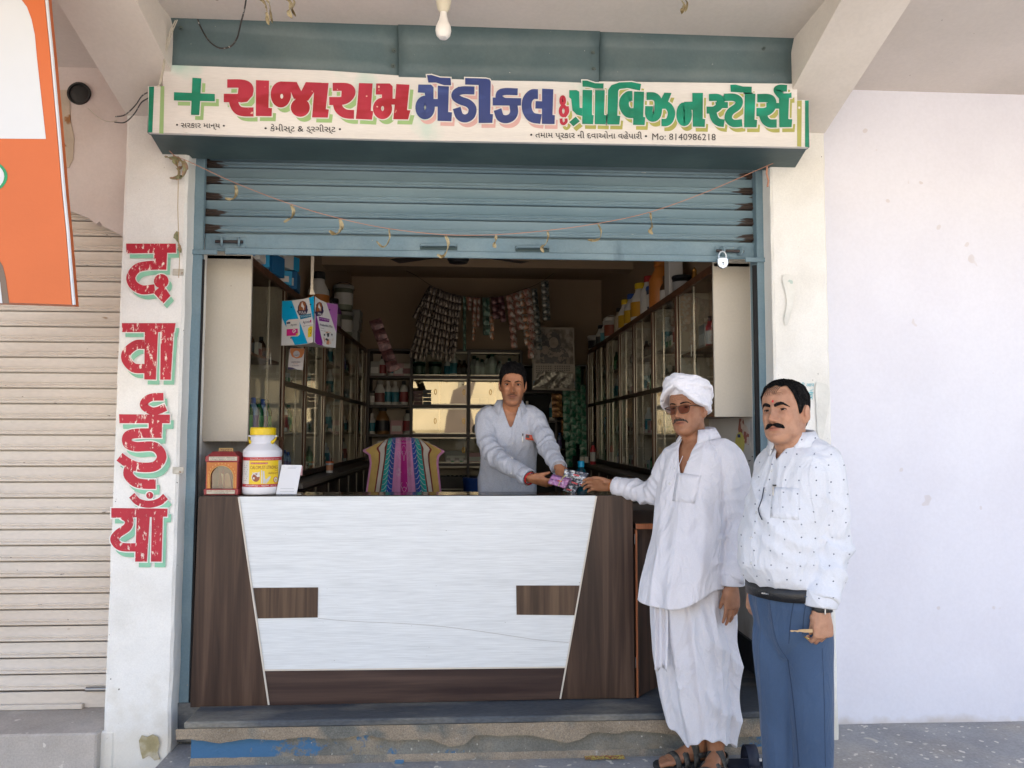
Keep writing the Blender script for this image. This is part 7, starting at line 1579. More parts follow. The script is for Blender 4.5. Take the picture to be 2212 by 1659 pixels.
aBr = [V3(1452, 1004, 3.44), V3(1436, 1045, 3.49), V3(1408, 1068, 3.56), V3(1368, 1058, 3.66), V3(1330, 1050, 3.735)]
fB = (V3(1507, 1640, 3.42), V3(1545, 1640, 3.36))
b = head_mb(kB); b.v = [tuple(MBh @ Vector(p)+tB) for p in b.v]
limb(b, [hp(MBh, tB, (0, .02, -.06)), hp(MBh, tB, (0, .035, -.12)), tuple(shB[1][0]+[0, 0, -.02])], [.060, .058, .066])
loft_(b, torso_rings(shB[:-2], aB, .88)); limb(b, aBh, [.052, .048, .042, .034, .027]); limb(b, aBr, [.052, .046, .038, .032, .026])
ank1, ank2 = np.array(at(1508, 1622, y=3.42)), np.array(at(1546, 1622, y=3.34))
for hx, ank in ((-.07, ank1), (.07, ank2)):
    h = shB[-3][0]+np.array([hx, 0, -.02]); limb(b, [tuple(h), tuple(h*.5+ank*.5), tuple(ank+[0, 0, .12]), tuple(ank+[0, 0, .0])], [.08, .055, .046, .036])
hl1, to1 = (ank1[0]+.028, ank1[1]+.005, .022), (ank1[0]-.185, ank1[1]-.045, .022); hl2, to2 = (ank2[0]+.03, ank2[1]+.03, .022), (ank2[0]-.12, ank2[1]-.175, .022)
foot(b, hl1, to1); foot(b, hl2, to2)
limb(b, [tuple(ank1+[0, 0, .02]), (ank1[0]+.005, ank1[1], .04)], [.036, .034]); limb(b, [tuple(ank2+[0, 0, .02]), (ank2[0]+.005, ank2[1]+.008, .04)], [.037, .035])
hand_mb(b, aBh[-1]+np.array([-.002, -.004, -.02]), (-.03, -.06, -1), (-.35, 1, 0), (-1, -.2, 0), (.16, .2, .24, .3), (.22, .15), 1.0, .04)
hand_mb(b, aBr[-1]+np.array([-.015, .006, .0]), (-.92, .36, .10), (-.1, -.75, -.35), (0, -.1, 1), (.42, .5, .52, .5), (.42, .2), .98, .04)
me = fuse(b, .0036, 1); tint_body(me, MBh.inverted(), tB, kB); obj_of(me, 'body', SK_B, pb)
eyes(pb, MBh, tB, kB, SK_B)
m_gbrow = mat('grey_brow_hair', (.03, .022, .018), .9, .4, 200, .5, 300, spec=.08); m_gm = mat('grey_moustache_hair', (.05, .037, .03), .9, .4, 150, .8, 300, (.17, .14, .12), mix=(.5, .66), ms=160, spec=.08)
for s in (-1, 1): hair_strip(pb, MBh, tB, dict(kB, prof=[.7, 1, .8, .3]), [(s*.012, .0185), (s*.026, .0225), (s*.042, .0235), (s*.053, .016)], .0036, 'eyebrow', m_gbrow)
hair_strip(pb, MBh, tB, dict(kB, prof=[.35, 1, 1, .35]), [(-.037, -.0675), (-.022, -.0555), (0, -.0525), (.022, -.0555), (.037, -.0675)], .0064, 'moustache', m_gm, flat=.5)
# turban: wound cloth
b = MB(); T0 = lambda p: hp(MBh, tB, p)
R_t = rotm(0, math.radians(-14), math.radians(6))
def tw_(p): q = R_t @ Vector(p); return T0((q.x, q.y+.010, q.z*.88+.080))
pts0 = MB(); ball(pts0, (0, 0, 0), .088, .106, .066, seg=26); b.add([tw_(p) for p in pts0.v], pts0.f)
rw = random.Random(4)
for k in range(16):
    g = k % 2; lv = k//2; ti = (.50 if g else -.46)*(1-.09*lv); zc_ = -.028+.0098*lv; sc_ = 1.06-.022*lv-.014*max(0, lv-4)**1.6; rr = .0165+.004*rw.random(); ring = []
    for q in np.linspace(0, 2*math.pi, 49)[:-1]:
        x, y = .091*sc_*math.cos(q), .112*sc_*math.sin(q); z = zc_+ti*x*(1-.25*lv/8)+.003*math.sin(3*q+k)
        if y < -.02: z += .022*(-y-.02)/.09*(1-abs(x)/.1)
        if y > .02: z -= .03*(y/.1)
        ring.append(tw_((x, y, z)))
    b.tube(ring, [rr*(1+.16*math.sin(4*i/7+k)) for i in range(48)], 10, .55, True)
for k in range(5):
    ring = [tw_((.080*math.cos(q)*(1-.13*k), .096*math.sin(q)*(1-.13*k), .036+.009*k+(.25-.12*k)*.08*math.cos(q))) for q in np.linspace(0, 2*math.pi, 41)[:-1]]; b.tube(ring, [.015]*40, 10, .6, True)
ball(b, tw_((.058, .095, -.055)), .022, .02, .034); 
me = fuse(b, .0042, 2); 
def tfold(v):
    L_ = (v-np.array(tB)) @ np.array(MBh.inverted()).T; x, y, z = L_[:, 0], L_[:, 1], L_[:, 2]; az = np.arctan2(x, -y)
    wv = np.sin((z-.5*x)*200+2.4*vn(v, (12, 12, 12)))+.5*np.sin((z+.6*x)*170+1.5); return .0011*wv
displace(me, tfold); m_tur = cloth('turban_cotton', (.76, .75, .79), 700, .1); obj_of(me, 'turban', m_tur, pb)
# glasses
gm, gl_ = mat('glasses_frame', (.05, .035, .025), .3, metal=.6), None
lensm = glass('tinted_lens', (.58, .42, .36), -.016)
for s in (-1, 1):
    cx_ = s*.0335; pts = [(cx_-.024, .013), (cx_+.024, .014), (cx_+.025, -.004), (cx_+.015, -.019), (cx_-.015, -.020), (cx_-.0245, -.006)]
    if s < 0: pts = [(2*cx_-x, z) for x, z in pts]
    c = cat_curve(pts, 4, True); P = [T0((q[0], -.1015+.45*abs(q[0])**1.5, q[1]-.006)) for q in c]
    b = MB(); b.add(P, [tuple(range(len(P)))]); b.build('lens', lensm, pb); b = MB(); b.tube(P, .0011, 6, closed=True); b.build('glasses_rim', gm, pb, True)
    b = MB(); b.tube([T0((s*.058, -.094, .004)), T0((s*.070, -.085, .006)), T0((s*.079, -.03, .004)), T0((s*.082, .01, .004))], .0022, 6); b.build('glasses_temple', gm, pb, True)
b = MB(); b.tube([T0((-.010, -.104, .004)), T0((0, -.107, .006)), T0((.010, -.104, .004))], .0014, 6); b.build('glasses_bridge', gm, pb, True)
# kurta
m_ku = cloth('white_kurta_cotton', (.66, .655, .70), 700, .1)
b = MB(); loft_(b, torso_rings(shB, aB, 1.0)); limb(b, [shift(shB[3][0], aBh[0], .5)]+aBh, [.075, .083, .079, .070, .062, .050]); limb(b, [shift(shB[3][0], aBr[0], .5)]+aBr, [.07, .076, .070, .060, .052, .042])
me = fuse(b, .0065, 6); w1 = wrinkle(.014, (7, 7, 2.4), 5, .45)
displace(me, lambda v: w1(v)+limb_folds(v, [aBh[0], aBh[2], aBh[4]], .007, 36, (.6, .9))+.007*(1-2*np.abs(np.sin((v[:, 0]*.6-v[:, 1]*.7)*34+2.5*v[:, 2]+1.5*vn(v, (3, 3, 2)))))*np.clip((1.25-v[:, 2])/.3, 0, 1)+limb_folds(v, [aBr[0], aBr[2], aBr[4]], .0065, 48))
nB = shB[1][0]; treeB = bvh_of(me)
zh0 = at(1476, 1300, y=YB0)[2]
def keepB(v):
    x, y, z = local(v, (shB[-1][0][0], shB[-1][0][1], 0), aB); an = np.arctan2(x, -y); lift = .085*np.abs(np.sin(an))**5; far = np.hypot(x, y) < .26
    return ~((z < zh0+lift) & far) & neck_cut(nB, aB+.1, .062, .17, .25)(v)
cutmesh(me, keepB); o = obj_of(me, 'kurta', m_ku, pb); mo = o.modifiers.new('s', 'SOLIDIFY'); mo.thickness = .0022
collar_leaf(pb, m_ku, nB, aB+.05, .067, .040, gap=.45, drop=.040, point=.018, flare=.030, back=.016)
patch(treeB, [(1463, 1021), (1515, 1027), (1501, 1088), (1452, 1082)], 'kurta_pocket', m_ku, pb, .0012, .0006)
seam(treeB, [(1462, 1005), (1454, 1030), (1446, 1060), (1437, 1080)], 'placket_seam', m_ku, pb, .0015)
seam(treeB, [(1475, 985), (1464, 1012), (1455, 1040), (1446, 1062), (1438, 1080)], 'placket_seam', m_ku, pb, .0015)
for u, v in ((1459, 1012), (1447, 1045)): button(treeB, u, v, pb, .0055)
seam(treeB, [(1545, 975), (1552, 1000), (1556, 1040), (1556, 1080)], 'shoulder_seam', m_ku, pb, .0018)
seam(treeB, [(1556, 1110), (1557, 1160), (1554, 1210), (1550, 1240)], 'side_seam', m_ku, pb, .0013)
bandring(pb, 'cuff', m_ku, aBh[-1]+np.array([.004, .003, .026]), (-.02, -.04, -1), .050, .052, .003, .8); bandring(pb, 'cuff', m_ku, aBr[-2]*.34+aBr[-1]*.66, aBr[-1]-aBr[-2], .046, .04, .003)
# dhoti
shD = [(V3(1490, 1235, YB0+.01), .150, .13, .12), (V3(1491, 1290, YB0+.01), .165, .135, .13), (V3(1497, 1350, YB0+.01), .172, .135, .135), (V3(1503, 1420, YB0+.01), .170, .125, .13), (V3(1508, 1490, YB0+.01), .160, .112, .12), (V3(1513, 1550, YB0+.01), .146, .10, .11), (V3(1517, 1600, YB0+.01), .136, .088, .10), (V3(1518, 1632, YB0+.01), .133, .08, .095)]
def foldD(t, z):
    g = min(1, max(0, (1.05-z)/.3)); return g*(.08*math.sin(7*t+2.2*math.sin(z*3))+.15*(abs(math.sin(5.5*t+1+z*1.5))-.5)-.13*math.exp(-((((t-4.10+math.pi) % (2*math.pi))-math.pi)/.16)**2)*(1 if z < .75 else .3)+.03*math.sin(17*t+z*5))
rD = []
for i in range(len(shD)-1):
    for q in range(6):
        t_ = q/6; c = shD[i][0]*(1-t_)+shD[i+1][0]*t_; rD.append((c,)+tuple(shD[i][j]*(1-t_)+shD[i+1][j]*t_ for j in (1, 2, 3)))
rD.append(shD[-1]); b = MB(); rr = [ring_(tuple(c), w_, df, db, aB*.5, 120, 2.2, foldD) for c, w_, df, db in rD]; loft_(b, rr)
# side drape with scalloped folds, and the loose end in front
me = fuse(b, .0058, 1)
def scal(v):
    x, y, z = local(v, (shD[3][0][0], shD[3][0][1], 0), aB*.5); m_ = np.clip((x-.045)/.05, 0, 1)*np.clip((.95-z)/.15, 0, 1); return .011*m_*(1-1.8*np.abs(np.sin((z*13+x*16)+.6*vn(v, (5, 5, 5)))))
w1 = wrinkle(.005, (12, 12, 3), 8); displace(me, lambda v: scal(v)+w1(v))
zD = at(1518, 1604, y=YB0)[2]
def keepD(v):
    x, y, z = local(v, (shD[-1][0][0], shD[-1][0][1], 0), aB*.5); an = np.arctan2(x, -y); return z > zD+.028*np.sin(an*2.0+.4)+.018*np.abs(np.sin(an*5.5))+.07*np.clip((-.06-x)/.05, 0, 1)
cutmesh(me, keepD); m_dh = cloth('white_dhoti_cotton', (.66, .655, .70), 600, .14); o = obj_of(me, 'dhoti', m_dh, pb); mo = o.modifiers.new('s', 'SOLIDIFY'); mo.thickness = .002
rows = []
for j in range(14):
    t_ = j/13; v_ = 1292+(1446-1292)*t_; rows.append([at(1411+3*t_+(31+2*t_-6*t_*t_)*i/9, v_+5*math.sin(i*.9)*t_, y=3.275-.012*math.sin(i*1.6+.6*t_)-.004*i*.4+.02*(1-t_)) for i in range(10)])
strip_mesh(rows, 'dhoti_end', m_dh, pb, .002)
# wrist threads, ring
bandring(pb, 'wrist_thread', mat('orange_red_thread', (.5, .06, .01), .7, .3, 200, .8, 300, (.55, .3, .05), ms=180), aBr[-1]+np.array([-.004, .003, .0]), aBr[-1]-aBr[-2], .0335, .016, .005)
# sandals
m_sole, m_strap = mat('sandal_sole', (.02, .022, .024), .8, .2, 30, .3, 100), mat('sandal_strap', (.045, .042, .036), .7, .3, 40, .4, 140, (.08, .072, .06), ms=40)
def sandal(heel, toe, lb, w_=.052):
    e = empty('sandal', (0, 0, 0)); tag(e, lb, 'sandal', 'sandals of the old man'); H, T_ = Vector(heel), Vector(toe); D = T_-H; L = D.length; D.normalize(); S = Vector((-D.y, D.x, 0)); out = []
    for t, ww in ((-.13, .0), (-.11, .5), (0, .78), (.3, .75), (.6, .95), (.85, 1.05), (1.0, .95), (1.10, .6), (1.13, 0)): out.append((t, ww))
    pts = [H+D*L*t+S*ww*w_ for t, ww in out]+[H+D*L*t-S*ww*w_ for t, ww in out[-2:0:-1]]
    b = MB(); b.prism([(p.x, p.y, .008) for p in pts], (0, 0, .020)); o = b.build('sole', m_sole, e); mo = o.modifiers.new('b', 'BEVEL'); mo.width = .004; mo.segments = 2
    for t, h_, wd, sk in ((.70, .040, .024, .0), (.50, .052, .026, .0), (.27, .088, .028, -.05)):
        rows = []
        for q in np.linspace(-.1, math.pi+.1, 17):
            c = H+D*L*(t+sk*math.sin(q)*0)+S*math.cos(q)*w_*(.92 if t > .4 else .80); z = .026+h_*max(-.1, math.sin(q))**.75 if math.sin(q) > 0 else .02
            dd = D*wd*.5+Vector((0, 0, -.012 if t < .4 else -.004)); rows.append([tuple(Vector((c.x, c.y, z))-dd), tuple(Vector((c.x, c.y, z+.002))), tuple(Vector((c.x, c.y, z))+dd)])
        strip_mesh(rows, 'strap', m_strap, e, .003)
    rows = []
    for q in np.linspace(-.25, math.pi+.25, 17): c = H-D*L*.10*math.sin(q)*1.1+D*L*.16*(1-math.sin(q))+S*math.cos(q)*w_*.80; rows.append([(c.x, c.y, .052), (c.x, c.y, .074)])
    strip_mesh(rows, 'heel_strap', m_strap, e, .003); return e
sandal(hl1, to1, 'dark strapped sandal on the old man\'s foot nearer the counter'); sandal(hl2, to2, 'dark strapped sandal on the old man\'s foot cut by the frame')
# ================================================================ C: the man with the black moustache
pc = empty('person', (0, 0, 0)); tag(pc, 'man with black moustache, printed white shirt and blue trousers at right', 'person')
aC = math.radians(-68); MC, tC = head_at(1671, 886, 2.80, math.radians(-52), math.radians(-5), math.radians(-4), 1.02)
kC = {'w': 1.03, 'jaw': 1.05, 'cheek': 1.4, 'fold': 1.5, 'stubble': .12, 'open': (.30, .20), 'ear': 1.1, 'lines': (), 'lip': (.9, .66, .66)}
YC0 = 2.88
shC = [(V3(1716, 946, YC0), .066, .06, .065), (V3(1717, 960, YC0), .085, .075, .08), (V3(1719, 972, YC0), .128, .09, .09), (V3(1721, 986, YC0), .165, .11, .10), (V3(1722, 1012, YC0), .184, .13, .115), (V3(1716, 1062, YC0), .182, .148, .12), (V3(1706, 1115, YC0), .174, .172, .12), (V3(1697, 1170, YC0), .170, .19, .12), (V3(1695, 1215, YC0), .170, .192, .12), (V3(1698, 1240, YC0), .165, .172, .12), (V3(1701, 1257, YC0), .152, .145, .11)]
aCh = [V3(1781, 1000, 2.80), V3(1788, 1080, 2.79), V3(1795, 1165, 2.80), V3(1787, 1230, 2.77), V3(1774, 1296, 2.73)]
aCr = [V3(1670, 1004, 2.98), V3(1662, 1080, 3.03), V3(1655, 1140, 3.06), V3(1643, 1200, 3.06), V3(1633, 1256, 3.05)]
b = head_mb(kC); b.v = [tuple(MC @ Vector(p)+tC) for p in b.v]
limb(b, [hp(MC, tC, (0, .02, -.06)), hp(MC, tC, (0, .035, -.12)), tuple(shC[1][0]+[0, 0, -.02])], [.064, .062, .07])
ball(b, hp(MC, tC, (0, -.02, -.105)), .042, .04, .022, MC)
loft_(b, torso_rings(shC[:-1], aC, .82)); limb(b, aCh, [.052, .048, .042, .034, .029]); limb(b, aCr, [.052, .046, .038, .032, .027])
for k, (u0, u1) in enumerate(((1682, 1690), (1740, 1750))):
    h = V3(u0, 1290, YC0+.04-.05*k); f_ = V3(u1, 1745, YC0+.05-.085*k); limb(b, [tuple(h), tuple(h*.5+f_*.5), tuple(f_+[0, 0, .15]), (f_[0], f_[1], .07)], [.062, .055, .05, .04]); foot(b, (f_[0]+.03, f_[1]+.03, .015), (f_[0]-.12, f_[1]-.17, .015), toes=False)
hand_mb(b, aCh[-1]+np.array([-.002, -.004, -.026]), (.02, -.06, -1), (-.25, 1, 0), (-1, -.1, 0), (.95, 1.0, 1.0, 1.0), (.10, .45), 1.06, .02)
hand_mb(b, aCr[-1]+np.array([-.004, -.004, -.012]), (-.10, -.10, -1), (.8, .5, 0), (-.5, -.9, 0), (.4, .45, .5, .5), (.2, .25), 1.0, .03)
me = fuse(b, .0036, 1); tint_body(me, MC.inverted(), tC, kC); obj_of(me, 'body', SK_C, pc)
eyes(pc, MC, tC, kC, SK_C)
for s in (-1, 1): hair_strip(pc, MC, tC, dict(kC, prof=[.75, 1, .95, .15]), [(s*.008, .0165), (s*.022, .0225), (s*.038, .024), (s*.056, .012)], .0066, 'eyebrow')
hair_strip(pc, MC, tC, dict(kC, prof=[.25, .95, 1, .4]), [(.039, -.0675), (.027, -.0605), (.012, -.0555), (0, -.0550)], .0088, 'moustache', jit=.15); hair_strip(pc, MC, tC, dict(kC, prof=[.25, .95, 1, .4]), [(-.039, -.0675), (-.027, -.0605), (-.012, -.0555), (0, -.0550)], .0088, 'moustache', jit=.15)
b = MB(); c_ = hp(MC, tC, (.001, face_y(.001, .034, kC)-.0006, .034)); ball(b, c_, .0042, .0014, .0062, MC); b.build('red_tilak', mat('tilak_red', (.5, .02, .03), .6), pc)
hair_cap(pc, MC, tC, kC, lambda az, r: np.interp(az, [0, .3, .62, .85, 1.1, 1.32, 1.6, 1.85, 2.3, 3.14], [.098, .090, .094, .070, .030, -.016, .012, -.02, -.06, -.07]), lambda az, z, r: .0035+.008*max(0, min(1, (z-.03)/.06))*(.6+.5*az/3.14), seed=8)
for k in range(7):
    x0 = -.028+.008*k; pts = [(x0, .094), (x0-.010, .082-.002*k), (x0-.008+.003*k, .066-.002*(k % 3)), (x0+.004+.006*k*.4, .056+.002*(k % 2))]
    hair_strip(pc, MC, tC, dict(kC, prof=[1, .8, .6, .2]), pts, .0011, 'hair_lock', jit=.1, n=6)
def motif(out, e):
    n, l = e['n'], e['l']; mp = n.new('ShaderNodeMapping'); l.new(e['tc'].outputs['Object'], mp.inputs[0]); mp.inputs['Rotation'].default_value = (0, 0, math.radians(28))
    sp = n.new('ShaderNodeSeparateXYZ'); l.new(mp.outputs[0], sp.inputs[0]); cb = n.new('ShaderNodeCombineXYZ'); l.new(sp.outputs[0], cb.inputs[0]); l.new(sp.outputs[2], cb.inputs[1])
    v_ = n.new('ShaderNodeTexVoronoi'); v_.voronoi_dimensions = '2D'; v_.inputs['Scale'].default_value = 19; v_.inputs['Randomness'].default_value = .32; l.new(cb.outputs[0], v_.inputs['Vector'])
    r = e['ramp'](v_.outputs['Distance'], .042, .066, (1, 1, 1, 1), (0, 0, 0, 1)); t = e['noi'](420, 2, e['tc']) if False else None
    nn = n.new('ShaderNodeTexNoise'); nn.inputs['Scale'].default_value = 380; l.new(e['tc'].outputs['Object'], nn.inputs['Vector']); r2 = e['ramp'](nn.outputs[0], .38, .5); a = e['mx'](1.0, r.outputs[0], r2.outputs[0], 'MULTIPLY')
    out = e['mx'](a, out, (.02, .035, .08, 1)); mp3 = n.new('ShaderNodeMapping'); l.new(e['tc'].outputs['Object'], mp3.inputs[0]); mp3.inputs['Scale'].default_value = (1, 1, 12)
    t3 = e['noi'](26, 3, mp3); r3 = e['ramp'](t3.outputs[0], .68, .74); return e['mx'](r3.outputs[0], out, (.5, .51, .55, 1))
m_shC = cloth('printed_white_shirt', (.655, .67, .71), 600, .1, extra=motif, crease=.38)
b = MB(); loft_(b, torso_rings(shC, aC, .94)); limb(b, [shift(shC[3][0], aCh[0], .5)]+aCh, [.072, .075, .072, .069, .066, .059]); limb(b, [shift(shC[3][0], aCr[0], .5)]+aCr, [.066, .068, .060, .054, .050, .044])
me = fuse(b, .0062, 6); w1 = wrinkle(.014, (8, 8, 3.4), 12, .4)
def blouse(v):
    x, y, z = local(v, shC[-1][0], aC); an = np.arctan2(x, -y); return .006*np.exp(-((z-.02)/.03)**2)*(1-1.6*np.abs(np.sin(an*6.5)))+.009*np.exp(-((z-.30+x*.9)/.022)**2)*(x > -.1)+.006*np.exp(-((z-.22+x*.8)/.02)**2)
displace(me, lambda v: w1(v)+limb_folds(v, [aCh[0], aCh[2], aCh[4]], .0060, 34, (.5, .95))+blouse(v))
nC = shC[1][0]; treeC = bvh_of(me); cutmesh(me, neck_cut(nC, aC+.1, .064, .06, .5)); o = obj_of(me, 'shirt', m_shC, pc); mo = o.modifiers.new('s', 'SOLIDIFY'); mo.thickness = .0025
collar_leaf(pc, m_shC, nC+np.array([0, 0, .0]), aC+.22, .070, .040, gap=.42, drop=.046, point=.040, flare=.030, back=.016)
seam(treeC, [(1672, 985), (1662, 1030), (1650, 1070), (1634, 1120), (1622, 1180), (1624, 1240)], 'placket_seam', m_shC, pc, .0015); seam(treeC, [(1662, 985), (1652, 1030), (1640, 1070), (1626, 1115)], 'placket_seam', m_shC, pc, .0015)
for u, v in ((1668, 1017), (1654, 1062), (1635, 1108), (1624, 1162), (1624, 1216)): button(treeC, u, v, pc, .0055)
patch(treeC, [(1670, 1052), (1728, 1054), (1726, 1124), (1663, 1118)], 'shirt_pocket', m_shC, pc, .0012, .0006)
seam(treeC, [(1757, 985), (1748, 1030), (1754, 1080), (1762, 1130)], 'shoulder_seam', m_shC, pc, .0018)
bandring(pc, 'cuff', m_shC, aCh[-1]+np.array([.004, .004, .036]), (-.12, -.06, -1), .060, .062, .003, .8)
bandring(pc, 'cuff', m_shC, aCr[-1]+np.array([.0, .002, .022]), (-.04, -.02, -1), .045, .04, .003, .85)
glp = mat('spectacle_arm_navy', (.01, .015, .04), .3)
P = [on_cloth(treeC, u, v, .006) for u, v in ((1653, 1054), (1647, 1080), (1641, 1100), (1644, 1112), (1649, 1122))]
b = MB(); b.tube([tuple(p) for p in P if p is not None], .0022, 6); o = b.build('spectacle_arm', glp, None, True); tag(o, 'dark spectacle arm hanging on the front of the printed shirt', 'spectacles')
p = on_cloth(treeC, 1673, 1056, .008); b = MB(); b.tube([(0, 0, -.035), (0, 0, .014)], .0024, 8); o = b.build('pen', mat('pen_steel', (.5, .5, .5), .25, metal=.8), None, True); o.location = p; tag(o, 'slim pen clipped in the pocket of the printed white shirt', 'pen')
b = MB(); b.box(-.002, .012, -.003, .002, .008, .014); b.build('pen_clip', pdk, o)
# trousers, belt, watch, key
m_tr = cloth('slate_blue_trousers', (.052, .09, .165), 700, .12, .10, .85, crease=.28)
trs = [(V3(1700, 1238, YC0+.005), .150, .135, .12), (V3(1701, 1262, YC0+.005), .156, .138, .122), (V3(1706, 1300, YC0+.005), .166, .138, .13), (V3(1709, 1330, YC0+.01), .155, .132, .125), (V3(1711, 1365, YC0+.015), .135, .125, .115), (V3(1712, 1410, YC0+.02), .085, .10, .09), (V3(1712, 1440, YC0+.02), .04, .05, .05)]
b = MB(); loft_(b, torso_rings(trs, aC, .95))
for k, (u0, u1, u2, y_) in enumerate(((1677, 1687, 1696, .05), (1746, 1753, 1757, -.045))):
    limb(b, [V3(u0+10*(1 if k == 0 else -1), 1290, YC0+y_), V3(u0, 1370, YC0+y_), V3(u0+2, 1430, YC0+y_), V3(u1, 1530, YC0+y_), V3(u1+3, 1640, YC0+y_), V3(u2, 1755, YC0+y_)], [.084, .090, .087, .079, .072, .067], 24)
me = fuse(b, .0062, 5); w1 = wrinkle(.005, (8, 8, 2.2), 20)
def creases(v):
    x, y, z = local(v, trs[1][0], aC); r = np.zeros(len(v))
    for c0, sl in ((-.02, .10), (.045, .06), (-.085, .02)): r += .011*np.exp(-((x-c0-sl*z)/.009)**2)*np.clip((-z)/.05, 0, 1)*np.clip(1+z/.42, .25, 1)*(y < .02)
    return r
displace(me, lambda v: w1(v)+creases(v)); treeT = bvh_of(me); obj_of(me, 'trousers', m_tr, pc)
m_trs = mat('trouser_seam_and_gap', (.022, .04, .08), .9)
seam(treeT, [(1662, 1292), (1668, 1340), (1680, 1390), (1702, 1425)], 'fly_seam', m_trs, pc, .0012, .0002)
seam(treeT, [(1702, 1425), (1712, 1500), (1720, 1580), (1726, 1656)], 'leg_gap_line', m_trs, pc, .0034, -.0012)  # dark line painted in as the shaded gap between the legs
seam(treeT, [(1716, 1292), (1708, 1340), (1704, 1390)], 'pleat', m_trs, pc, .0016, .0); seam(treeT, [(1742, 1294), (1736, 1335), (1734, 1370)], 'pleat', m_trs, pc, .0016, .0)
seam(treeT, [(1776, 1400), (1780, 1500), (1783, 1656)], 'side_seam', m_trs, pc, .0010, .0002)
m_belt = mat('belt_black_leather', (.012, .012, .013), .35, .1, 60, .3, 220)
zb0, zb1 = at(1690, 1284, y=YC0)[2], at(1690, 1257, y=YC0)[2]; rows = []
for z in (zb0, (zb0+zb1)/2, zb1):
    k_ = (z-zb0)/(zb1-zb0); c = trs[1][0].copy(); c[2] = z; rows.append(ring_(tuple(c), (.157), .141, .124, aC, 60, 2.3)+[ring_(tuple(c), (.157), .141, .124, aC, 60, 2.3)[0]])
strip_mesh(rows, 'belt', m_belt, pc, .003)
bm_ = bpy.data.objects['belt']; dg = bpy.context.evaluated_depsgraph_get(); dg.update(); treeBelt = bvh_of(bm_.evaluated_get(dg).data)
P = [on_cloth(treeBelt, u, v, .004) for u, v in ((1646, 1258), (1660, 1259), (1660, 1283), (1648, 1281))]
if all(p is not None for p in P): b = MB(); b.tube([tuple(p) for p in P], .003, 6, closed=True); b.build('buckle', mat('buckle_steel', (.45, .45, .45), .25, metal=.9), pc, True)
for u in (1700, 1736):
    P = [on_cloth(treeBelt, u+k, v, .005) for k, v in ((0, 1254), (2, 1270), (4, 1288))]
    if all(p is not None for p in P): strip_mesh([[tuple(p+Vector((-.006, 0, 0))), tuple(p+Vector((.006, 0, 0)))] for p in P], 'belt_loop', m_tr, pc, .002)
bandring(pc, 'wristwatch_strap', m_belt, aCh[-1]+np.array([.001, -.001, -.020]), (.0, -.06, -1), .0375, .022, .003, .82)
p = aCh[-1]+np.array([-.004, -.036, -.031]); b = MB(); b.box(p[0]-.003, p[0]+.003, p[1]-.003, p[1]+.002, p[2]-.013, p[2]+.013, .001); b.build('watch_buckle', mat('buckle_steel', (.45, .45, .45), .25, metal=.9), pc)
kp = V3(1738, 1363, 2.70); b = MB(); b.prism([(kp[0], kp[1], kp[2]-.006), (kp[0], kp[1], kp[2]+.006), (kp[0]-.02, kp[1], kp[2]+.005), (kp[0]-.026, kp[1], kp[2]+.002), (kp[0]-.05, kp[1], kp[2]+.003), (kp[0]-.054, kp[1], kp[2]), (kp[0]-.048, kp[1], kp[2]-.003), (kp[0]-.036, kp[1], kp[2]-.001), (kp[0]-.026, kp[1], kp[2]-.004), (kp[0]-.018, kp[1], kp[2]-.002)], (0, .002, 0)); b.box(kp[0]-.001, kp[0]+.03, kp[1], kp[1]+.003, kp[2]-.006, kp[2]+.006); o = b.build('key', mat('key_brass', (.45, .33, .2), .35, metal=.7)); tag(o, 'small brass key held in the fist of the man at right', 'key')
b = MB(); r_ = V3(1742, 1378, 2.705); b.lathe([(.0095, -.002), (.0105, 0), (.0095, .002)], seg=16); o = b.build('finger_ring', mat('gold_ring', (.6, .4, .1), .2, metal=.9), pc, True); o.location = tuple(r_); o.rotation_euler = (0, .5, 0)
for k, x in enumerate((1690, 1750)):
    f_ = V3(x, 1745, YC0+.05-.085*k); b = MB(); foot(b, (f_[0]+.035, f_[1]+.035, .012), (f_[0]-.125, f_[1]-.18, .012), .05, False); o = b.build('shoe', m_belt, None, True); tag(o, ('left' if k == 0 else 'right')+' black shoe of the man in blue trousers, below the frame', 'shoe', 'shoes of the man in blue trousers')
# empty blue-black slipper by the step
sx_ = at(1628, 1648, z=.03); e = empty('slipper', (0, 0, 0)); tag(e, 'empty navy slipper with a raised strap by the step between the men', 'slipper')
x, y = sx_[0], sx_[1]; navy = mat('slipper_navy', (.008, .012, .03), .6, .2, 40); b = MB(); b.prism([(x-.13, y-.035, .006), (x-.11, y-.06, .006), (x+.06, y-.055, .006), (x+.12, y-.03, .006), (x+.12, y+.03, .006), (x+.06, y+.045, .006), (x-.10, y+.045, .006), (x-.13, y+.02, .006)], (0, 0, .028)); o = b.build('sole', navy, e); mo = o.modifiers.new('b', 'BEVEL'); mo.width = .006; mo.segments = 2
rows = [[(x-.015+.025*s_, y+.05*math.cos(q), .030+.075*math.sin(q)) for s_ in (-1, 0, 1)] for q in np.linspace(0, math.pi, 15)]; strip_mesh(rows, 'strap', navy, e, .004)
b = MB(); b.box(x+.006, x+.016, y-.056, y-.050, .06, .072); b.build('strap_mark', pw, e)
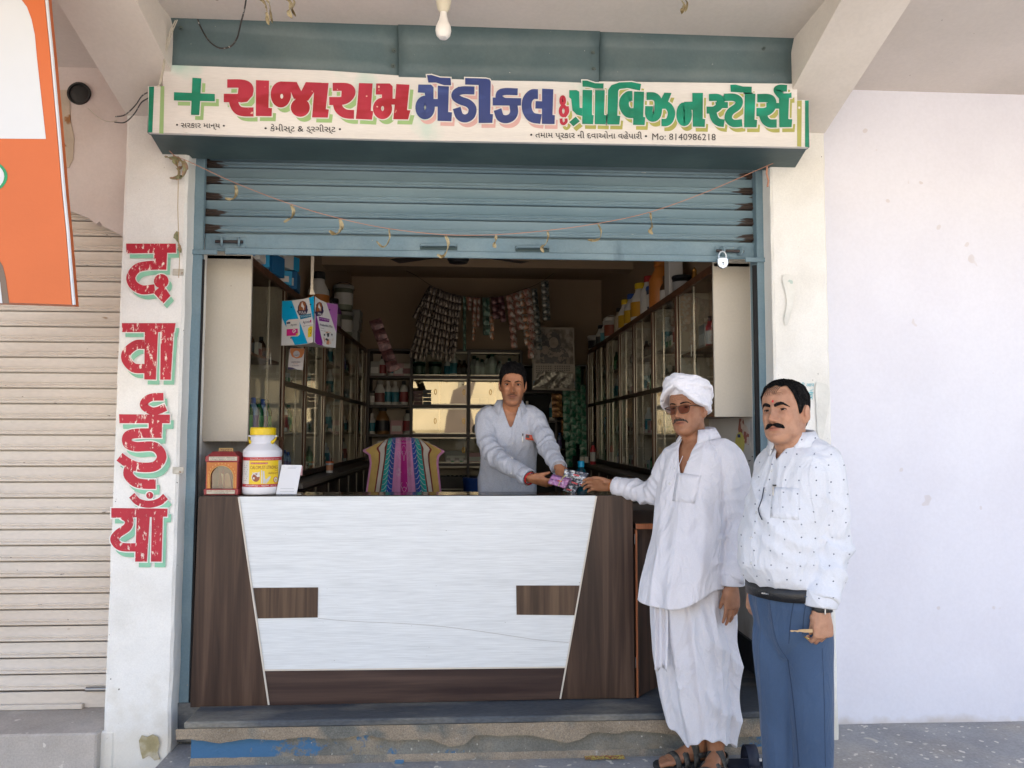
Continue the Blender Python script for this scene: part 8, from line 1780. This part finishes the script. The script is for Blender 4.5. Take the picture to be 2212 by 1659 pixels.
# ================================================================ the blister packs being handed over
bpk = empty('blister_packs', (0, 0, 0)); tag(bpk, 'crumpled silver foil blister strips passed between the two men', 'blister pack')
cq6 = lambda u, v: (1128+u*.11, 984.3+v*.11)
ms_sil = mat('silver_blister_foil', (.62, .63, .66), .22, .35, 30, 1.0, 90, (.12, .13, .16), mix=(.42, .55), ms=55, metal=.85)
def pack(name, quad, m, par, yoff, seed, nn=(16, 12), amp=.006):
    rows = []
    for i in range(nn[1]):
        a = i/(nn[1]-1); row = []
        for j in range(nn[0]):
            c = j/(nn[0]-1); u = (quad[0][0]*(1-c)+quad[1][0]*c)*(1-a)+(quad[3][0]*(1-c)+quad[2][0]*c)*a; v = (quad[0][1]*(1-c)+quad[1][1]*c)*(1-a)+(quad[3][1]*(1-c)+quad[2][1]*c)*a
            bl = abs(math.sin(c*math.pi*5))*abs(math.sin(a*math.pi*4)); y = yoff-amp*.7*bl+amp*noise.noise(Vector((c*5, a*5, seed))); row.append(at(*cq6(u, v), y=y))
        rows.append(row)
    return strip_mesh(rows, name, m, par, .0012, 1)
pack('foil_strip', [(830, 250), (1310, 350), (1225, 545), (800, 480)], ms_sil, bpk, 3.845, 1); pack('foil_strip', [(930, 420), (1215, 500), (1060, 735), (900, 640)], ms_sil, bpk, 3.835, 4); pack('foil_strip', [(880, 560), (1130, 600), (1040, 748), (790, 690)], ms_sil, bpk, 3.815, 7)
mrd = mat('blister_red_print', (.4, .01, .03), .3)
for q in (((1010, 355), (1130, 385), (1115, 415), (1000, 380)), ((975, 505), (1090, 545), (1080, 575), (968, 530)), ((875, 645), (975, 665), (970, 690), (870, 675)), ((1130, 545), (1165, 555), (1150, 580), (1125, 570))):
    b = MB(); b.prism([at(*cq6(u, v), y=3.80) for u, v in q], (0, .001, 0)); b.build('red_print', mrd, bpk)
bpv = empty('violet_packs', (0, 0, 0)); tag(bpv, 'rolled bundle of violet blister strips with a rubber band, in the shopkeeper\'s hand', 'blister pack')
m_vi = mat('violet_blister', (.3, .14, .3), .3, .25, 30, .8, 80, (.5, .35, .5), mix=(.55, .68), ms=50, metal=.35)
for k in range(4): pack('violet_strip', [(575+12*k, 385-8*k), (960+6*k, 470-6*k), (840+16*k, 650-6*k), (500+10*k, 545-6*k)], m_vi, bpv, 3.79+.009*k, 11+k, (12, 9), .004)
b = MB(); b.tube([at(*cq6(u, v), y=3.782) for u, v in ((860, 380), (800, 430), (745, 510), (712, 600))], .0016, 6); b.build('rubber_band', mat('rubber_green', (.5, .5, .12), .5), bpv, True)
b = MB(); b.prism([at(*cq6(u, v), y=3.782) for u, v in ((695, 478), (790, 500), (782, 522), (690, 500))], (0, .001, 0)); b.build('red_print', mrd, bpv)
